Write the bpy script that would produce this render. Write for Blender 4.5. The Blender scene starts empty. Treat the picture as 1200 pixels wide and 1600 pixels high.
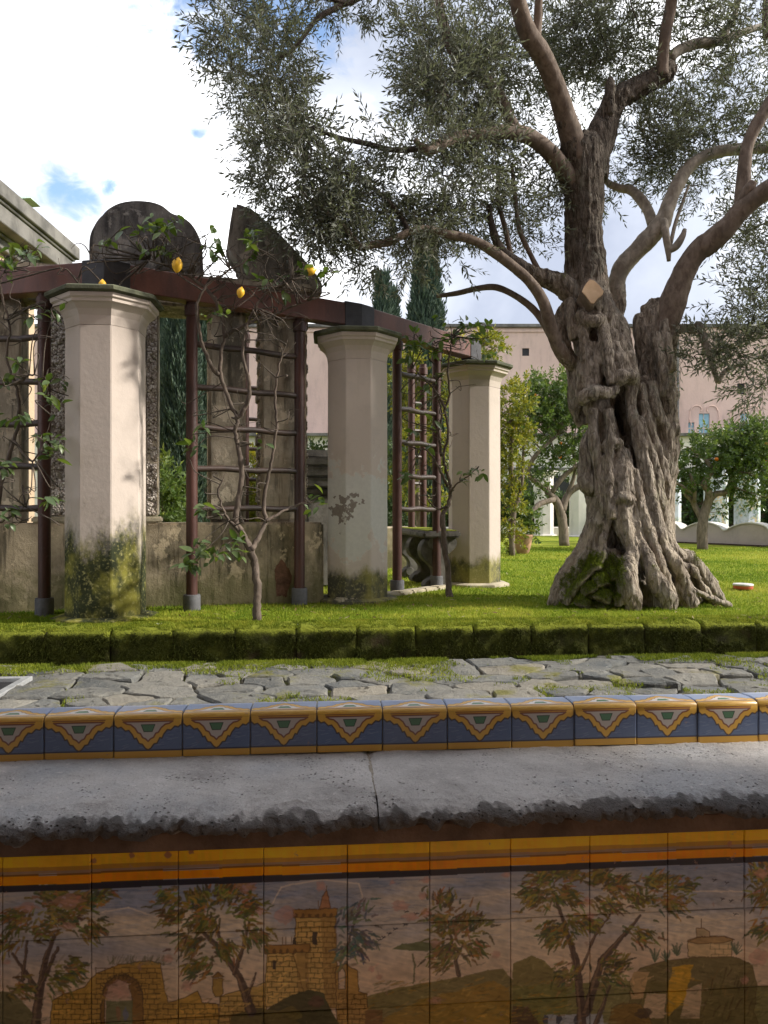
import bpy, bmesh, math, random
import numpy as np
from mathutils import Vector, Matrix

random.seed(7)
rng = np.random.default_rng(7)
R = math.radians
S = bpy.context.scene
COL = S.collection

# ------------------------------------------------------------------ camera
CZ = 0.83                 # eye height above the lawn
F = 1155.0                # focal length in photo pixels (1200 x 1600)
cam_d = bpy.data.cameras.new("camera")
cam = bpy.data.objects.new("camera", cam_d)
COL.objects.link(cam)
cam.location = (0, 0, CZ)
cam.rotation_euler = (R(90), 0, 0)
cam_d.sensor_fit = 'VERTICAL'
cam_d.sensor_height = 36.0
cam_d.sensor_width = 27.0
cam_d.lens = 36.0 * F / 1600.0
cam_d.clip_start = 0.05
cam_d.clip_end = 2000
S.camera = cam

# ------------------------------------------------------------------ sky and sun
SUN_TO = Vector((0.90, -0.04, 0.56)).normalized()
SUN_EL = math.asin(SUN_TO.z)
SUN_AZ = math.atan2(SUN_TO.x, SUN_TO.y)
world = bpy.data.worlds.new("World")
S.world = world
world.use_nodes = True
wn, wl = world.node_tree.nodes, world.node_tree.links
wn.clear()
w_out = wn.new('ShaderNodeOutputWorld')
sky = wn.new('ShaderNodeTexSky'); sky.sky_type = 'NISHITA'; sky.sun_disc = False
sky.sun_elevation = SUN_EL; sky.sun_rotation = SUN_AZ
sky.air_density = 1.0; sky.dust_density = 0.6; sky.ozone_density = 2.0
bg_sky = wn.new('ShaderNodeBackground'); bg_sky.inputs[1].default_value = 0.1
wl.new(sky.outputs[0], bg_sky.inputs[0])
tc = wn.new('ShaderNodeTexCoord')
def wnoise(scale, detail, rough, off, dist=0.0):
    mp = wn.new('ShaderNodeMapping'); mp.inputs['Location'].default_value = off
    mp.inputs['Scale'].default_value = (1, 1, 1.5)
    wl.new(tc.outputs['Generated'], mp.inputs[0])
    n = wn.new('ShaderNodeTexNoise'); n.inputs['Scale'].default_value = scale
    n.inputs['Detail'].default_value = detail; n.inputs['Roughness'].default_value = rough
    n.inputs['Distortion'].default_value = dist
    wl.new(mp.outputs[0], n.inputs['Vector'])
    return n.outputs['Fac']
def wmath(op, a, b=None, c=None, clamp=False):
    m = wn.new('ShaderNodeMath'); m.operation = op; m.use_clamp = clamp
    for i, v in enumerate((a, b, c)):
        if v is None: continue
        if isinstance(v, (int, float)): m.inputs[i].default_value = v
        else: wl.new(v, m.inputs[i])
    return m.outputs[0]
def wramp(fac, stops, mode='EASE'):
    r = wn.new('ShaderNodeValToRGB'); r.color_ramp.interpolation = mode
    el = r.color_ramp.elements
    while len(el) < len(stops): el.new(0.5)
    for e, (p, c) in zip(el, stops):
        e.position = p; e.color = (c[0], c[1], c[2], 1) if not isinstance(c, (int, float)) else (c, c, c, 1)
    wl.new(fac, r.inputs[0])
    return r.outputs[0]
# breaks in the cloud: soft lobes whose outlines are torn by noise
def wgap(direction, width):
    d = Vector(direction).normalized()
    vm = wn.new('ShaderNodeVectorMath'); vm.operation = 'DOT_PRODUCT'
    nv = wn.new('ShaderNodeVectorMath'); nv.operation = 'NORMALIZE'
    wl.new(tc.outputs['Generated'], nv.inputs[0])
    wl.new(nv.outputs[0], vm.inputs[0]); vm.inputs[1].default_value = d
    ang = wmath('ARCCOSINE', vm.outputs['Value'])
    return wmath('SUBTRACT', 1.0, wmath('DIVIDE', ang, width))
OFF = (4.25, 6.47, 7.91)
def pdir(px, py):
    return ((px - 600) / F, 1.0, -(py - 800) / F)
g = wgap(pdir(385, -25), 0.20)
for p, w in ((pdir(450, 40), 0.13), (pdir(305, 207), 0.030), (pdir(90, 286), 0.05), (pdir(118, 300), 0.05), (pdir(172, 290), 0.028),
             ((0.3, -1, 0.7), 0.3), ((-1, -0.5, 0.8), 0.28)):
    g = wmath('MAXIMUM', g, wgap(p, w))
tear = wnoise(6.0, 4.0, 0.55, (3.1, 0.7, 1.9), 0.4)
gap = wmath('ADD', g, wmath('MULTIPLY', wmath('SUBTRACT', tear, 0.5), 1.3))
fine = wnoise(24.0, 5.0, 0.6, (0.4, 5.1, 2.7), 0.6)
gap = wmath('ADD', gap, wmath('MULTIPLY', wmath('SUBTRACT', fine, 0.5), 1.5))
gap = wramp(gap, ((0.2, 0.0), (0.9, 0.95)))
bright = wnoise(2.4, 6.0, 0.55, OFF, 0.25)
cloud_c = wramp(bright, ((0.36, (0.20, 0.222, 0.275)), (0.50, (0.29, 0.31, 0.355)), (0.56, (0.56, 0.565, 0.58)), (0.68, (0.92, 0.92, 0.93))), 'LINEAR')
bg_cloud = wn.new('ShaderNodeBackground'); bg_cloud.inputs[1].default_value = 1.0
wl.new(cloud_c, bg_cloud.inputs[0])
w_mix = wn.new('ShaderNodeMixShader')
wl.new(gap, w_mix.inputs[0]); wl.new(bg_cloud.outputs[0], w_mix.inputs[1]); wl.new(bg_sky.outputs[0], w_mix.inputs[2])
wl.new(w_mix.outputs[0], w_out.inputs[0])

sun_d = bpy.data.lights.new("sun", 'SUN')
sun_d.energy = 2.2; sun_d.angle = R(5.0); sun_d.color = (1.0, 0.94, 0.84)
sun = bpy.data.objects.new("sun", sun_d); COL.objects.link(sun)
sun.rotation_euler = SUN_TO.to_track_quat('Z', 'Y').to_euler()

S.view_settings.view_transform = 'Standard'
S.view_settings.look = 'None'
S.view_settings.exposure = 1.68
S.view_settings.gamma = 1.0
S.view_settings.use_curve_mapping = False
S.render.engine = 'CYCLES'
S.cycles.max_bounces = 4; S.cycles.diffuse_bounces = 4; S.cycles.glossy_bounces = 2
S.cycles.transmission_bounces = 3; S.cycles.transparent_max_bounces = 6
S.cycles.use_denoising = True
S.cycles.use_adaptive_sampling = True; S.cycles.adaptive_threshold = 0.02
S.cycles.caustics_reflective = False; S.cycles.caustics_refractive = False

# ------------------------------------------------------------------ measuring helpers
def P(px, py, d):
    """world point seen at photo pixel (px, py) at depth d metres"""
    return Vector(((px - 600) * d / F, d, CZ - (py - 800) * d / F))
def gd(py, z=0.0):
    return (CZ - z) * F / (py - 800)
TH = math.atan(0.082)     # the parapet and the kerb run slightly away to the right
CT, ST = math.cos(TH), math.sin(TH)
def W(u, v, z):
    """parapet frame: u along the wall, v away from the viewer"""
    return Vector((u * CT - v * ST, u * ST + v * CT, z))

# ------------------------------------------------------------------ object helpers
def tag(o, label=None, cat=None, group=None, kind=None):
    if label: o["label"] = label
    if cat:
        o["category"] = cat; kind = kind or 'thing'
    if group: o["group"] = group
    if kind: o["kind"] = kind
    return o
def empty(name, loc=(0, 0, 0), label=None, cat=None, group=None, kind=None, rz=0.0):
    o = bpy.data.objects.new(name, None); COL.objects.link(o)
    o.location = loc; o.rotation_euler = (0, 0, rz); o.empty_display_size = 0.2
    return tag(o, label, cat, group, kind)
def world_mat(o):
    m = o.matrix_parent_inverse @ Matrix.LocRotScale(o.location, o.rotation_euler, o.scale)
    return world_mat(o.parent) @ m if o.parent is not None else Matrix.LocRotScale(o.location, o.rotation_euler, o.scale)
def link(name, me, parent=None, mats=None, world_space=True):
    o = bpy.data.objects.new(name, me); COL.objects.link(o)
    if mats is not None and len(me.materials) == 0:
        for m in (mats if isinstance(mats, (list, tuple)) else [mats]): me.materials.append(m)
    if parent is not None:
        o.parent = parent
        if world_space:
            mw = world_mat(parent)
            o.matrix_parent_inverse = mw.inverted()
    return o
def np_mesh(name, verts, faces_flat, nper, smooth=False, mat_idx=None):
    """faces of constant size nper from numpy arrays"""
    me = bpy.data.meshes.new(name)
    v = np.asarray(verts, dtype=np.float32).reshape(-1, 3)
    f = np.asarray(faces_flat, dtype=np.int32).reshape(-1)
    nf = len(f) // nper
    me.vertices.add(len(v)); me.vertices.foreach_set("co", v.ravel())
    me.loops.add(len(f)); me.loops.foreach_set("vertex_index", f)
    me.polygons.add(nf)
    me.polygons.foreach_set("loop_start", np.arange(0, nf * nper, nper, dtype=np.int32))
    me.polygons.foreach_set("loop_total", np.full(nf, nper, dtype=np.int32))
    if mat_idx is not None: me.polygons.foreach_set("material_index", np.asarray(mat_idx, dtype=np.int32))
    me.polygons.foreach_set("use_smooth", np.full(nf, smooth, dtype=bool))
    me.update(calc_edges=True); me.validate()
    return me
class MB:
    def __init__(s): s.v = []; s.f = []
    def add(s, vs, fs):
        n = len(s.v); s.v += [tuple(v) for v in vs]; s.f += [tuple(i + n for i in f) for f in fs]; return s
    def box(s, c, size, rz=0.0, frame=None):
        hx, hy, hz = size[0] / 2, size[1] / 2, size[2] / 2
        vs = [(x * hx, y * hy, z * hz) for z in (-1, 1) for x, y in ((-1, -1), (1, -1), (1, 1), (-1, 1))]
        if rz:
            cr, sr = math.cos(rz), math.sin(rz); vs = [(x * cr - y * sr, x * sr + y * cr, z) for x, y, z in vs]
        vs = [(x + c[0], y + c[1], z + c[2]) for x, y, z in vs]
        if frame: vs = [tuple(frame(*v)) for v in vs]
        return s.add(vs, [(0, 3, 2, 1), (4, 5, 6, 7), (0, 1, 5, 4), (1, 2, 6, 5), (2, 3, 7, 6), (3, 0, 4, 7)])
    def prism(s, a, b):
        """two matching rings of points"""
        n = len(a)
        return s.add(list(a) + list(b), [tuple(range(n))[::-1], tuple(range(n, 2 * n))] + [(i, (i + 1) % n, n + (i + 1) % n, n + i) for i in range(n)])
    def loft(s, rings, cap=True):
        n = len(rings[0]); vs = [p for r in rings for p in r]; fs = []
        for k in range(len(rings) - 1):
            for i in range(n):
                j = (i + 1) % n
                fs.append((k * n + i, k * n + j, (k + 1) * n + j, (k + 1) * n + i))
        if cap: fs += [tuple(range(n))[::-1], tuple(range((len(rings) - 1) * n, len(rings) * n))]
        return s.add(vs, fs)
    def lathe(s, prof, c=(0, 0, 0), n=16, a0=0.0):
        return s.loft([[(c[0] + r * math.cos(a0 + 2 * math.pi * i / n), c[1] + r * math.sin(a0 + 2 * math.pi * i / n), c[2] + z) for i in range(n)] for r, z in prof])
    def tube(s, pts, rad, n=8, jit=0.0):
        pts = [Vector(p) for p in pts]; rings = []
        up = Vector((0.3, 0.2, 1)).normalized(); x = None
        for i, p in enumerate(pts):
            t = (pts[min(i + 1, len(pts) - 1)] - pts[max(i - 1, 0)])
            t = t.normalized() if t.length > 1e-9 else Vector((0, 0, 1))
            if x is None:
                x = t.cross(up)
                if x.length < 1e-3: x = t.cross(Vector((1, 0, 0)))
            x = (x - t * x.dot(t)).normalized(); y = t.cross(x)
            r = rad[i] if isinstance(rad, (list, tuple, np.ndarray)) else rad
            rings.append([p + (x * math.cos(2 * math.pi * k / n) + y * math.sin(2 * math.pi * k / n)) * r * (1 + jit * random.uniform(-1, 1)) for k in range(n)])
        return s.loft(rings)
    def build(s, name, mat=None, parent=None, smooth=False, bevel=0.0, seg=1, label=None):
        me = bpy.data.meshes.new(name); me.from_pydata([tuple(v) for v in s.v], [], s.f)
        bm = bmesh.new(); bm.from_mesh(me)
        bmesh.ops.recalc_face_normals(bm, faces=bm.faces)
        if bevel > 0:
            ed = [e for e in bm.edges if len(e.link_faces) == 2 and e.calc_face_angle(0) > R(25)]
            bmesh.ops.bevel(bm, geom=ed, offset=bevel, segments=seg, affect='EDGES', clamp_overlap=True)
        bm.to_mesh(me); bm.free()
        if smooth: me.shade_smooth()
        o = link(name, me, parent, mat)
        if label: o["label"] = label
        return o
def catmull(pts, n=6):
    """pts: list of equal-length tuples; returns a smooth resampling"""
    a = np.array(pts, dtype=float); a = np.vstack([2 * a[0] - a[1], a, 2 * a[-1] - a[-2]]); out = []
    for i in range(1, len(a) - 2):
        for k in range(n):
            t = k / n; p0, p1, p2, p3 = a[i - 1], a[i], a[i + 1], a[i + 2]
            out.append(0.5 * ((2 * p1) + (-p0 + p2) * t + (2 * p0 - 5 * p1 + 4 * p2 - p3) * t * t + (-p0 + 3 * p1 - 3 * p2 + p3) * t ** 3))
    out.append(a[-2]); return np.array(out)
def shade_auto(o, deg=40):
    me = o.data; me.shade_smooth()
    try: me.set_sharp_from_angle(angle=R(deg))
    except Exception: pass

# vectorised value noise
def _hash(i, j, k):
    h = (i * 374761393 + j * 668265263 + k * 2147483647 + 12345) & 0xFFFFFFFF
    h = ((h ^ (h >> 13)) * 1274126177) & 0xFFFFFFFF
    return ((h ^ (h >> 16)) & 0xFFFF) / 65535.0
def vnoise(p, scale=1.0):
    q = np.asarray(p, dtype=np.float64) * scale + 1000.0
    i = np.floor(q).astype(np.int64); f = q - i; f = f * f * (3 - 2 * f); r = 0
    for dx in (0, 1):
        for dy in (0, 1):
            for dz in (0, 1):
                w = (f[:, 0] if dx else 1 - f[:, 0]) * (f[:, 1] if dy else 1 - f[:, 1]) * (f[:, 2] if dz else 1 - f[:, 2])
                r = r + w * _hash(i[:, 0] + dx, i[:, 1] + dy, i[:, 2] + dz)
    return r * 2 - 1
def fbm(p, scale, oct=4):
    r, a, t = 0, 1.0, 0
    for o in range(oct):
        r = r + a * vnoise(np.asarray(p) + 17.3 * o, scale * 2 ** o); t += a; a *= 0.5
    return r / t

# ------------------------------------------------------------------ material helpers
class NT:
    def __init__(s, name):
        s.m = bpy.data.materials.new(name); s.m.use_nodes = True
        s.n = s.m.node_tree.nodes; s.l = s.m.node_tree.links
        s.b = s.n["Principled BSDF"]; s.out = s.n["Material Output"]; s._pos = None
        s.b.inputs['Specular IOR Level'].default_value = 0.3
    def set(s, sock, v):
        if hasattr(v, 'is_linked') or isinstance(v, bpy.types.NodeSocket): s.l.new(v, sock)
        elif isinstance(v, (tuple, list)) and len(v) == 3 and len(sock.default_value) == 4: sock.default_value = (*v, 1)
        else: sock.default_value = v
    def pos(s):
        if s._pos is None: s._pos = s.n.new('ShaderNodeNewGeometry')
        return s._pos.outputs['Position']
    def obj(s): return s.n.new('ShaderNodeTexCoord').outputs['Object']
    def map(s, vec, scale=(1, 1, 1), loc=(0, 0, 0)):
        m = s.n.new('ShaderNodeMapping'); m.inputs['Scale'].default_value = scale; m.inputs['Location'].default_value = loc
        s.l.new(vec, m.inputs[0]); return m.outputs[0]
    def noise(s, scale, detail=4, rough=0.55, vec=None, dist=0.0):
        n = s.n.new('ShaderNodeTexNoise'); n.inputs['Scale'].default_value = scale; n.inputs['Detail'].default_value = detail
        n.inputs['Roughness'].default_value = rough; n.inputs['Distortion'].default_value = dist
        s.l.new(vec if vec is not None else s.pos(), n.inputs['Vector']); return n.outputs['Fac']
    def voro(s, scale, vec=None, feature='F1', out='Distance'):
        n = s.n.new('ShaderNodeTexVoronoi'); n.feature = feature; n.inputs['Scale'].default_value = scale
        s.l.new(vec if vec is not None else s.pos(), n.inputs['Vector']); return n.outputs[out]
    def sep(s, vec, ax):
        n = s.n.new('ShaderNodeSeparateXYZ'); s.l.new(vec, n.inputs[0]); return n.outputs[ax]
    def math(s, op, a, b=None, clamp=False):
        m = s.n.new('ShaderNodeMath'); m.operation = op; m.use_clamp = clamp
        for i, v in enumerate((a, b)):
            if v is not None: s.set(m.inputs[i], v)
        return m.outputs[0]
    def step(s, x, lo, hi):
        m = s.n.new('ShaderNodeMapRange'); m.interpolation_type = 'SMOOTHSTEP'
        s.set(m.inputs['Value'], x); m.inputs['From Min'].default_value = lo; m.inputs['From Max'].default_value = hi
        return m.outputs[0]
    def mix(s, fac, a, b, mode='MIX'):
        m = s.n.new('ShaderNodeMix'); m.data_type = 'RGBA'; m.blend_type = mode
        s.set(m.inputs[0], fac); s.set(m.inputs[6], a); s.set(m.inputs[7], b); return m.outputs[2]
    def ramp(s, fac, stops, mode='LINEAR'):
        r = s.n.new('ShaderNodeValToRGB'); r.color_ramp.interpolation = mode; el = r.color_ramp.elements
        while len(el) < len(stops): el.new(0.5)
        for e, (p, c) in zip(el, stops):
            e.position = p; e.color = (c, c, c, 1) if isinstance(c, (int, float)) else (*c, 1)
        s.l.new(fac, r.inputs[0]); return r.outputs[0]
    def attr(s, name, out='Fac'):
        a = s.n.new('ShaderNodeAttribute'); a.attribute_name = name; return a.outputs[out]
    def rnd(s): return s.n.new('ShaderNodeObjectInfo').outputs['Random']
    def bump(s, h, strength=0.5, dist=0.01, normal=None):
        b = s.n.new('ShaderNodeBump'); b.inputs['Strength'].default_value = strength; b.inputs['Distance'].default_value = dist
        s.l.new(h, b.inputs['Height'])
        if normal is not None: s.l.new(normal, b.inputs['Normal'])
        return b.outputs[0]
    def done(s, color=None, rough=0.8, normal=None, spec=None, metal=None):
        if color is not None: s.set(s.b.inputs['Base Color'], color)
        s.set(s.b.inputs['Roughness'], rough)
        if normal is not None: s.l.new(normal, s.b.inputs['Normal'])
        if spec is not None: s.b.inputs['Specular IOR Level'].default_value = spec
        if metal is not None: s.b.inputs['Metallic'].default_value = metal
        return s.m
    def leafy(s, color, trans, rough=0.5, amount=0.35, spec=0.3):
        s.set(s.b.inputs['Base Color'], color); s.b.inputs['Roughness'].default_value = rough
        s.b.inputs['Specular IOR Level'].default_value = spec
        t = s.n.new('ShaderNodeBsdfTranslucent'); s.set(t.inputs[0], trans)
        mx = s.n.new('ShaderNodeMixShader'); mx.inputs[0].default_value = amount
        s.l.new(s.b.outputs[0], mx.inputs[1]); s.l.new(t.outputs[0], mx.inputs[2]); s.l.new(mx.outputs[0], s.out.inputs[0])
        return s.m
M = {}
def plain(name, c, rough=0.7, var=0.25, scale=8, bump=0.2, bscale=60, metal=0.0, spec=0.3):
    t = NT(name); n = t.noise(scale, 5, 0.6)
    col = t.mix(t.ramp(n, ((0.3, 0.0), (0.7, 1.0))), tuple(x * (1 - var) for x in c), tuple(min(1, x * (1 + var)) for x in c))
    M[name] = t.done(col, rough, t.bump(t.noise(bscale, 5, 0.6), bump, 0.01), spec, metal); return M[name]

# ------------------------------------------------------------------ materials
def plaster(name, base, base2, algae_h, algae_amt, peel=False):
    t = NT(name); p = t.pos(); z = t.sep(p, 2)
    col = t.mix(t.noise(1.3, 5, 0.6), base, base2)
    col = t.mix(t.step(t.noise(7, 6, 0.65), 0.45, 0.75), col, tuple(x * 0.86 for x in base))
    streak = t.noise(5.0, 6, 0.65, t.map(p, (1, 1, 0.12)))
    col = t.mix(t.math('MULTIPLY', t.step(streak, 0.55, 0.78), 0.35), col, (0.30, 0.26, 0.20))
    # hairline cracks
    nv = t.n.new('ShaderNodeTexNoise'); nv.inputs['Scale'].default_value = 6; nv.inputs['Detail'].default_value = 5; t.l.new(p, nv.inputs['Vector'])
    wob_v = t.n.new('ShaderNodeVectorMath'); wob_v.operation = 'MULTIPLY_ADD'; t.l.new(nv.outputs['Color'], wob_v.inputs[0]); wob_v.inputs[1].default_value = (.5, .5, .5); t.l.new(t.map(p, (1, 1, 0.6)), wob_v.inputs[2])
    vd = t.voro(1.7, wob_v.outputs[0], 'DISTANCE_TO_EDGE')
    crack = t.math('MULTIPLY', t.math('SUBTRACT', 1.0, t.step(vd, 0.0, 0.008)), t.step(t.noise(2.5, 3), 0.52, 0.62))
    col = t.mix(t.math('MULTIPLY', crack, 0.14), col, (0.25, 0.2, 0.16))
    rough = 0.85
    h = t.noise(22, 6, 0.6)
    if peel:
        pn = t.math('ADD', t.math('MULTIPLY', t.noise(2.6, 3, 0.5, t.map(p, (1, 1, 0.8), (1.4, 2.9, 0.2))), 0.65), t.math('MULTIPLY', t.noise(13.0, 5, 0.6), 0.35))
        zone = t.math('SUBTRACT', 0.17, t.math('MULTIPLY', t.math('ABSOLUTE', t.math('SUBTRACT', z, 0.86)), 0.42))
        pz = t.math('ADD', pn, zone)
        pk = t.step(pz, 0.50, 0.51)
        col = t.mix(pk, col, t.mix(t.noise(30, 4), (0.46, 0.45, 0.42), (0.60, 0.58, 0.54)))
        rim = t.math('MULTIPLY', t.step(pz, 0.485, 0.50), t.math('SUBTRACT', 1.0, pk)); col = t.mix(t.math('MULTIPLY', rim, 0.35), col, (0.68, 0.62, 0.55))
        deep = t.step(pz, 0.69, 0.697)
        col = t.mix(deep, col, t.mix(t.noise(40, 4), (0.16, 0.135, 0.115), (0.28, 0.24, 0.21)))
        h = t.math('SUBTRACT', t.math('MULTIPLY', h, 0.3), t.math('ADD', t.math('MULTIPLY', pk, 1.2), deep))
    an = t.math('ADD', t.math('MULTIPLY', t.noise(3.2, 6, 0.65, t.map(p, (1.3, 1.3, 0.55))), 1.3), t.math('MULTIPLY', t.noise(26, 5, 0.6), 0.28))
    zz = t.math('SUBTRACT', 1.0, t.math('DIVIDE', z, algae_h))
    am = t.math('ADD', zz, t.math('SUBTRACT', an, 0.79))
    mask = t.math('MULTIPLY', t.step(am, -0.02, 0.42), algae_amt)
    alg = t.mix(t.step(t.noise(4.5, 5, 0.6, t.map(p, (1, 1, 0.7), (5, 2, 1))), 0.36, 0.56), (0.20, 0.185, 0.03), (0.022, 0.028, 0.01))
    alg = t.mix(t.step(t.noise(40, 4), 0.5, 0.8), alg, (0.34, 0.31, 0.12))
    col = t.mix(mask, col, alg)
    h2 = t.math('ADD', h, t.math('MULTIPLY', mask, t.noise(60, 5)))
    M[name] = t.done(col, rough, t.bump(h2, 0.35, 0.006)); return M[name]
PL1, PL2 = (0.56, 0.485, 0.43), (0.49, 0.42, 0.37)
plaster('plaster_pillar', PL1, PL2, 0.80, 1.0)
plaster('plaster_pillar_dry', PL1, PL2, 0.34, 0.9)
plaster('plaster_pillar_peeling', PL1, PL2, 0.34, 0.9, True)

def old_wall(name, base, base2, dark, amt, green=0.6):
    t = NT(name); p = t.pos(); z = t.sep(p, 2)
    col = t.mix(t.step(t.noise(2.2, 6, 0.65), 0.35, 0.7), base, base2)
    s1 = t.noise(2.6, 7, 0.68, t.map(p, (1.2, 1.2, 0.45), (3.3, 0, 1)))
    col = t.mix(t.math('MULTIPLY', t.step(s1, 0.5 - amt * 0.1, 0.66), amt), col, dark)
    drip = t.noise(9.0, 6, 0.7, t.map(p, (1.6, 1.6, 0.13), (1, 4, 2)))
    col = t.mix(t.math('MULTIPLY', t.step(drip, 0.52, 0.66), amt * 0.8), col, tuple(0.5 * x for x in dark))
    col = t.mix(t.math('MULTIPLY', t.step(t.noise(6, 7, 0.7, t.map(p, (1, 1, 0.8), (7, 1, 3))), 0.55, 0.6), 0.6), col, tuple(min(1, 1.45 * x) for x in base))
    gm = t.math('MULTIPLY', t.step(t.math('SUBTRACT', t.math('MULTIPLY', t.noise(5, 6, 0.65), 0.9), z), 0.02, 0.32), green)
    col = t.mix(gm, col, (0.085, 0.09, 0.02))
    col = t.mix(t.math('MULTIPLY', t.step(t.noise(14, 6, 0.7), 0.55, 0.7), 0.35), col, tuple(x * 0.55 for x in base))
    M[name] = t.done(col, 0.92, t.bump(t.noise(16, 8, 0.7), 0.6, 0.02)); return M[name]
old_wall('old_plaster', (0.50, 0.41, 0.285), (0.37, 0.305, 0.215), (0.05, 0.047, 0.032), 0.85)
old_wall('old_pier', (0.54, 0.47, 0.37), (0.35, 0.30, 0.23), (0.06, 0.055, 0.042), 0.85, 0.0)
old_wall('crest_stone', (0.24, 0.228, 0.21), (0.13, 0.125, 0.12), (0.055, 0.053, 0.054), 0.9, 0.0)
old_wall('gable_stone', (0.30, 0.265, 0.22), (0.18, 0.165, 0.145), (0.04, 0.038, 0.034), 0.9, 0.0)

t = NT('pebble_dash'); p = t.pos()
v = t.voro(52, p); vc = t.voro(52, p, 'F1', 'Color')
col = t.mix(t.sep(vc, 0), (0.38, 0.31, 0.26), (0.78, 0.72, 0.66))
col = t.mix(t.step(v, 0.45, 0.85), col, (0.16, 0.13, 0.10))
col = t.mix(t.math('MULTIPLY', t.step(t.noise(3, 4), 0.5, 0.7), .7), col, (0.20, 0.15, 0.115))
M['pebble_dash'] = t.done(col, 0.7, t.bump(t.math('SUBTRACT', 1.0, v), 1.0, 0.03))

t = NT('weathered_stone'); p = t.pos()
n1 = t.noise(5, 6, 0.65); n2 = t.noise(60, 6, 0.7); n3 = t.noise(1.8, 4, 0.5)
col = t.ramp(n1, ((0.3, (0.36, 0.335, 0.32)), (0.5, (0.54, 0.51, 0.485)), (0.72, (0.66, 0.625, 0.60))))
col = t.mix(t.math('MULTIPLY', t.step(n3, 0.52, 0.66), 0.45), col, (0.36, 0.395, 0.44))
col = t.mix(t.step(n2, 0.55, 0.75), col, (0.72, 0.67, 0.64))
pit = t.voro(70, p); pm = t.math('MULTIPLY', t.math('SUBTRACT', 1.0, t.step(pit, 0.05, 0.3)), t.step(t.noise(11, 4), 0.48, 0.62))
col = t.mix(t.math('MULTIPLY', pm, 0.7), col, (0.11, 0.09, 0.08))
grime_shade = t.attr('grime_shade')
col = t.mix(t.math('MULTIPLY', grime_shade, 0.78), col, t.mix(n2, (0.03, 0.028, 0.027), (0.10, 0.09, 0.083)))  # dark nose band: hand grime plus shade put into the colour
h = t.math('SUBTRACT', t.math('ADD', t.math('MULTIPLY', n2, 0.6), t.noise(20, 6, 0.65)), pm)
gr = t.noise(170, 5, 0.75); col = t.mix(t.math('MULTIPLY', t.step(gr, 0.52, 0.68), 0.5), col, (0.16, 0.14, 0.13)); col = t.mix(t.math('MULTIPLY', t.step(gr, 0.30, 0.44), 0.0), col, (0.7, 0.66, 0.62))
M['weathered_stone'] = t.done(col, 0.85, t.bump(t.math('ADD', h, t.math('MULTIPLY', gr, .5)), 1.0, 0.012), 0.15)
plain('strip_stone', (0.16, 0.105, 0.075), 0.8, 0.45, 9, 0.6, 40)

def paving(name):
    t = NT(name); p = t.pos(); r = t.rnd()
    n1 = t.noise(4.5, 6, 0.6); n2 = t.noise(40, 6, 0.7)
    col = t.ramp(r, ((0.0, (0.085, 0.09, 0.092)), (0.35, (0.135, 0.135, 0.128)), (0.6, (0.11, 0.118, 0.122)), (0.8, (0.175, 0.17, 0.155)), (1.0, (0.22, 0.20, 0.165))))
    col = t.mix(t.step(n1, 0.35, 0.7), col, t.mix(0.45, col, (0.27, 0.255, 0.215)))
    col = t.mix(t.math('MULTIPLY', t.step(n2, 0.5, 0.72), 0.4), col, (0.30, 0.285, 0.24))
    moss = t.step(t.noise(2.3, 6, 0.65, t.map(p, (1, 1, 1), (4.7, 2.2, 0))), 0.53, 0.64)
    col = t.mix(t.math('MULTIPLY', moss, 0.8), col, t.mix(n2, (0.10, 0.105, 0.02), (0.22, 0.2, 0.05)))
    M[name] = t.done(col, 0.9, t.bump(t.math('ADD', n1, t.math('MULTIPLY', n2, 0.4)), 1.0, 0.03), 0.12); return M[name]
paving('paving_stone')
t = NT('path_bed'); n = t.noise(6, 6, 0.65)
col = t.ramp(n, ((0.35, (0.05, 0.045, 0.035)), (0.5, (0.10, 0.09, 0.06)), (0.6, (0.10, 0.11, 0.02)), (0.75, (0.15, 0.16, 0.03))))
M['path_bed'] = t.done(col, 0.95, t.bump(t.noise(90, 4), 0.8, 0.01))

t = NT('moss_block'); p = t.pos(); n = t.noise(9, 6, 0.65); nf = t.noise(70, 5, 0.7)
z = t.sep(p, 2)
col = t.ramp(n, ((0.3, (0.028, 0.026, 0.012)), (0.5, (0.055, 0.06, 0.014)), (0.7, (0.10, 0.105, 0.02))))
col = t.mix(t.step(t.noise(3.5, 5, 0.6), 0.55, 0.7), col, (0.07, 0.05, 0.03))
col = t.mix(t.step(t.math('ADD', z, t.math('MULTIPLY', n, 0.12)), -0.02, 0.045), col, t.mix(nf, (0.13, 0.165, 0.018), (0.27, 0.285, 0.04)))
M['moss_block'] = t.done(col, 1.0, t.bump(t.math('ADD', nf, t.math('MULTIPLY', n, 2.0)), 1.0, 0.02), 0.1)

t = NT('lawn'); n = t.noise(0.9, 6, 0.6); nf = t.noise(45, 6, 0.7); nm = t.noise(5, 5, 0.6)
col = t.ramp(n, ((0.3, (0.15, 0.215, 0.018)), (0.5, (0.23, 0.275, 0.026)), (0.7, (0.34, 0.33, 0.045))))
col = t.mix(t.math('MULTIPLY', t.step(nf, 0.35, 0.7), 0.4), col, (0.12, 0.15, 0.018))
col = t.mix(t.math('MULTIPLY', t.step(nm, 0.60, 0.72), 0.35), col, (0.17, 0.12, 0.05))
M['lawn'] = t.done(col, 1.0, t.bump(t.math('ADD', nf, nm), 0.9, 0.03), 0.1)
def blades(name, c0, c1, c2):
    t = NT(name); a = t.attr('rnd')
    col = t.ramp(a, ((0.0, c0), (0.55, c1), (1.0, c2)))
    M[name] = t.leafy(col, col, 0.7, 0.35, 0.15); return M[name]
blades('grass_blade', (0.11, 0.19, 0.016), (0.24, 0.31, 0.026), (0.42, 0.42, 0.065))
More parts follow.
